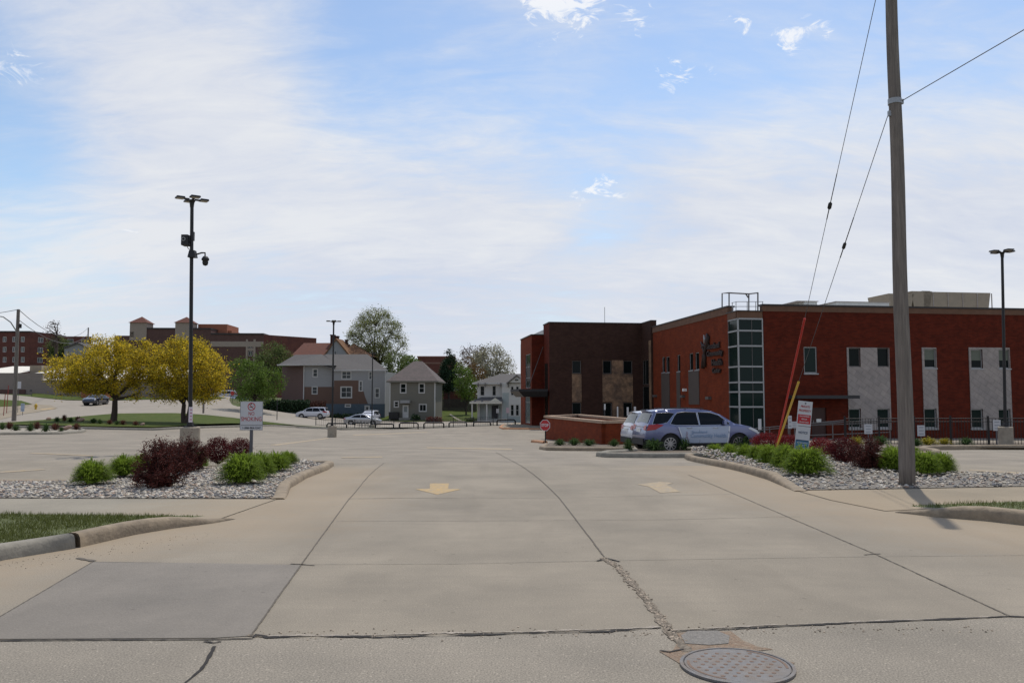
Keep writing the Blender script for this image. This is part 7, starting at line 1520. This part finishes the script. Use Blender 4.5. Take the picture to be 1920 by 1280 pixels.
# ------------------------------------------------------------------ barrier rails, fence, racks
rl = [(613, 650, 793.5), (704, 738, 794.5), (749, 784, 792.5), (795, 832, 792), (842, 875, 791.5), (888, 920, 791), (932, 966, 786.5)]
names = ['leftmost, before the silver sedan', 'second, behind the farthest lamp base', 'third, before the grey house door', 'fourth, right of the grey house door', 'fifth, before the yard path', 'sixth, before the porch', 'seventh, on the orange kerbed island']
for (x0, x1, yt), nm in zip(rl, names):
    d = 86 if x0 < 900 else 84; a = at(x0, yt, d); b = at(x1, yt, d); ga, gb = H(a[0], a[1]) + .1, H(b[0], b[1]) + .1; za = a[2]
    t_ = thing('barrier_rail', 'low black tube barrier along the far kerb: ' + nm, 'barrier', ((a[0] + b[0]) / 2, a[1], ga), 0, 'black tube barriers along the far kerb')
    za = max(a[2], ga + .32); mb = MB(); mb.path([(a[0], a[1], ga - .1), (a[0], a[1], za - .15), (a[0] + .12, a[1], za), (b[0] - .12, b[1], za), (b[0], b[1], za - .15), (b[0], b[1], gb - .1)], .075, 8); mb.build('tube', m_black, t_)
def picket_fence(name, label, A, B, h, n_post, mat, gap=.13, pr=.011, post=.035, group=None, z_off=0.0):
    A, B = np.array(A[:2]), np.array(B[:2]); L2 = np.linalg.norm(B - A); t_ = thing(name, label, 'fence', (A[0], A[1], H(*A)), 0, group); ang = math.atan2(B[1] - A[1], B[0] - A[0])
    for k in range(n_post + 1):
        p = A + (B - A) * k / n_post; z = H(*p) + z_off; mb = MB(); mb.box((p[0], p[1], z + h / 2), (post * 2, post * 2, h + .12), rot=ang); mb.build('post', mat, t_)
    for zz_ in (h - .06, .12, h - .22):
        mb = MB(); P = [(*(A + (B - A) * t), H(*(A + (B - A) * t)) + zz_ + z_off) for t in np.linspace(0, 1, 9)]; mb.path(P, .018, 4); mb.build('rail', mat, t_)
    mb = MB(); m_ = int(L2 / gap)
    T_ = (np.arange(m_) + .5) / m_; PX = A[0] + (B[0] - A[0]) * T_; PY = A[1] + (B[1] - A[1]) * T_; HZ = Hn(PX, PY) + z_off
    for x, y, z in zip(PX, PY, HZ): mb.box((x, y, z + h / 2), (pr * 2, pr * 2, h - .1), rot=ang)
    mb.build('pickets', mat, t_); return t_
picket_fence('metal_fence', 'black metal picket fence in front of the clinic, right of the wooden pole', at(1585, 830, 42.5), at(2080, 835, 38), 1.42, 7, m_black, post=.045)
picket_fence('street_fence', 'thin black picket fence between the far sidewalk and the street', at(592, 800, 91), at(925, 795, 89.5), .95, 9, m_black, gap=.25, pr=.008, post=.03, z_off=.1)
hr = thing('ramp_railing', 'grey metal handrails of the ramp behind the crimson shrubs', 'handrail', (*at(1500, 830, 49)[:2], -1.4)); m_hr = material('rail_grey', (.11, .105, .105), rough=.5, metal=.3)
for pts in (((1415, 803), (1583, 787.5)), ((1415, 807), (1583, 791)), ((1522, 793), (1671, 787.5)), ((1522, 797), (1671, 791.5)), ((1440, 819), (1668, 810))):
    mb = MB(); mb.path([tuple(at(*pts[0], 49)), tuple(at(*pts[1], 49))], .03, 6); mb.build('rail', m_hr, hr)
for x in (1443, 1478, 1515, 1561, 1597, 1632, 1668):
    mb = MB(); a = at(x, 801 - (x - 1440) * .075, 49); mb.tube((a[0], a[1], -2.0), tuple(a), .032, n=6); mb.build('post', m_hr, hr)
br = thing('bike_rack', 'small grey hoops of a bike rack standing in the lot beside the farthest lamp', 'bike rack', tuple(gp(680, 813, 78)))
for x, y in ((673, 816), (679, 814.5), (685, 812.5), (691, 811)):
    d = 78 + (x - 673) * .25; a = gp(x, y, d); mb = MB(); mb.path([(a[0], a[1], a[2]), (a[0], a[1], a[2] + .75), (a[0] + .05, a[1] + .25, a[2] + .85), (a[0] + .1, a[1] + .5, a[2] + .75), (a[0] + .1, a[1] + .5, a[2])], .028, 6); mb.build('hoop', m_post, br)
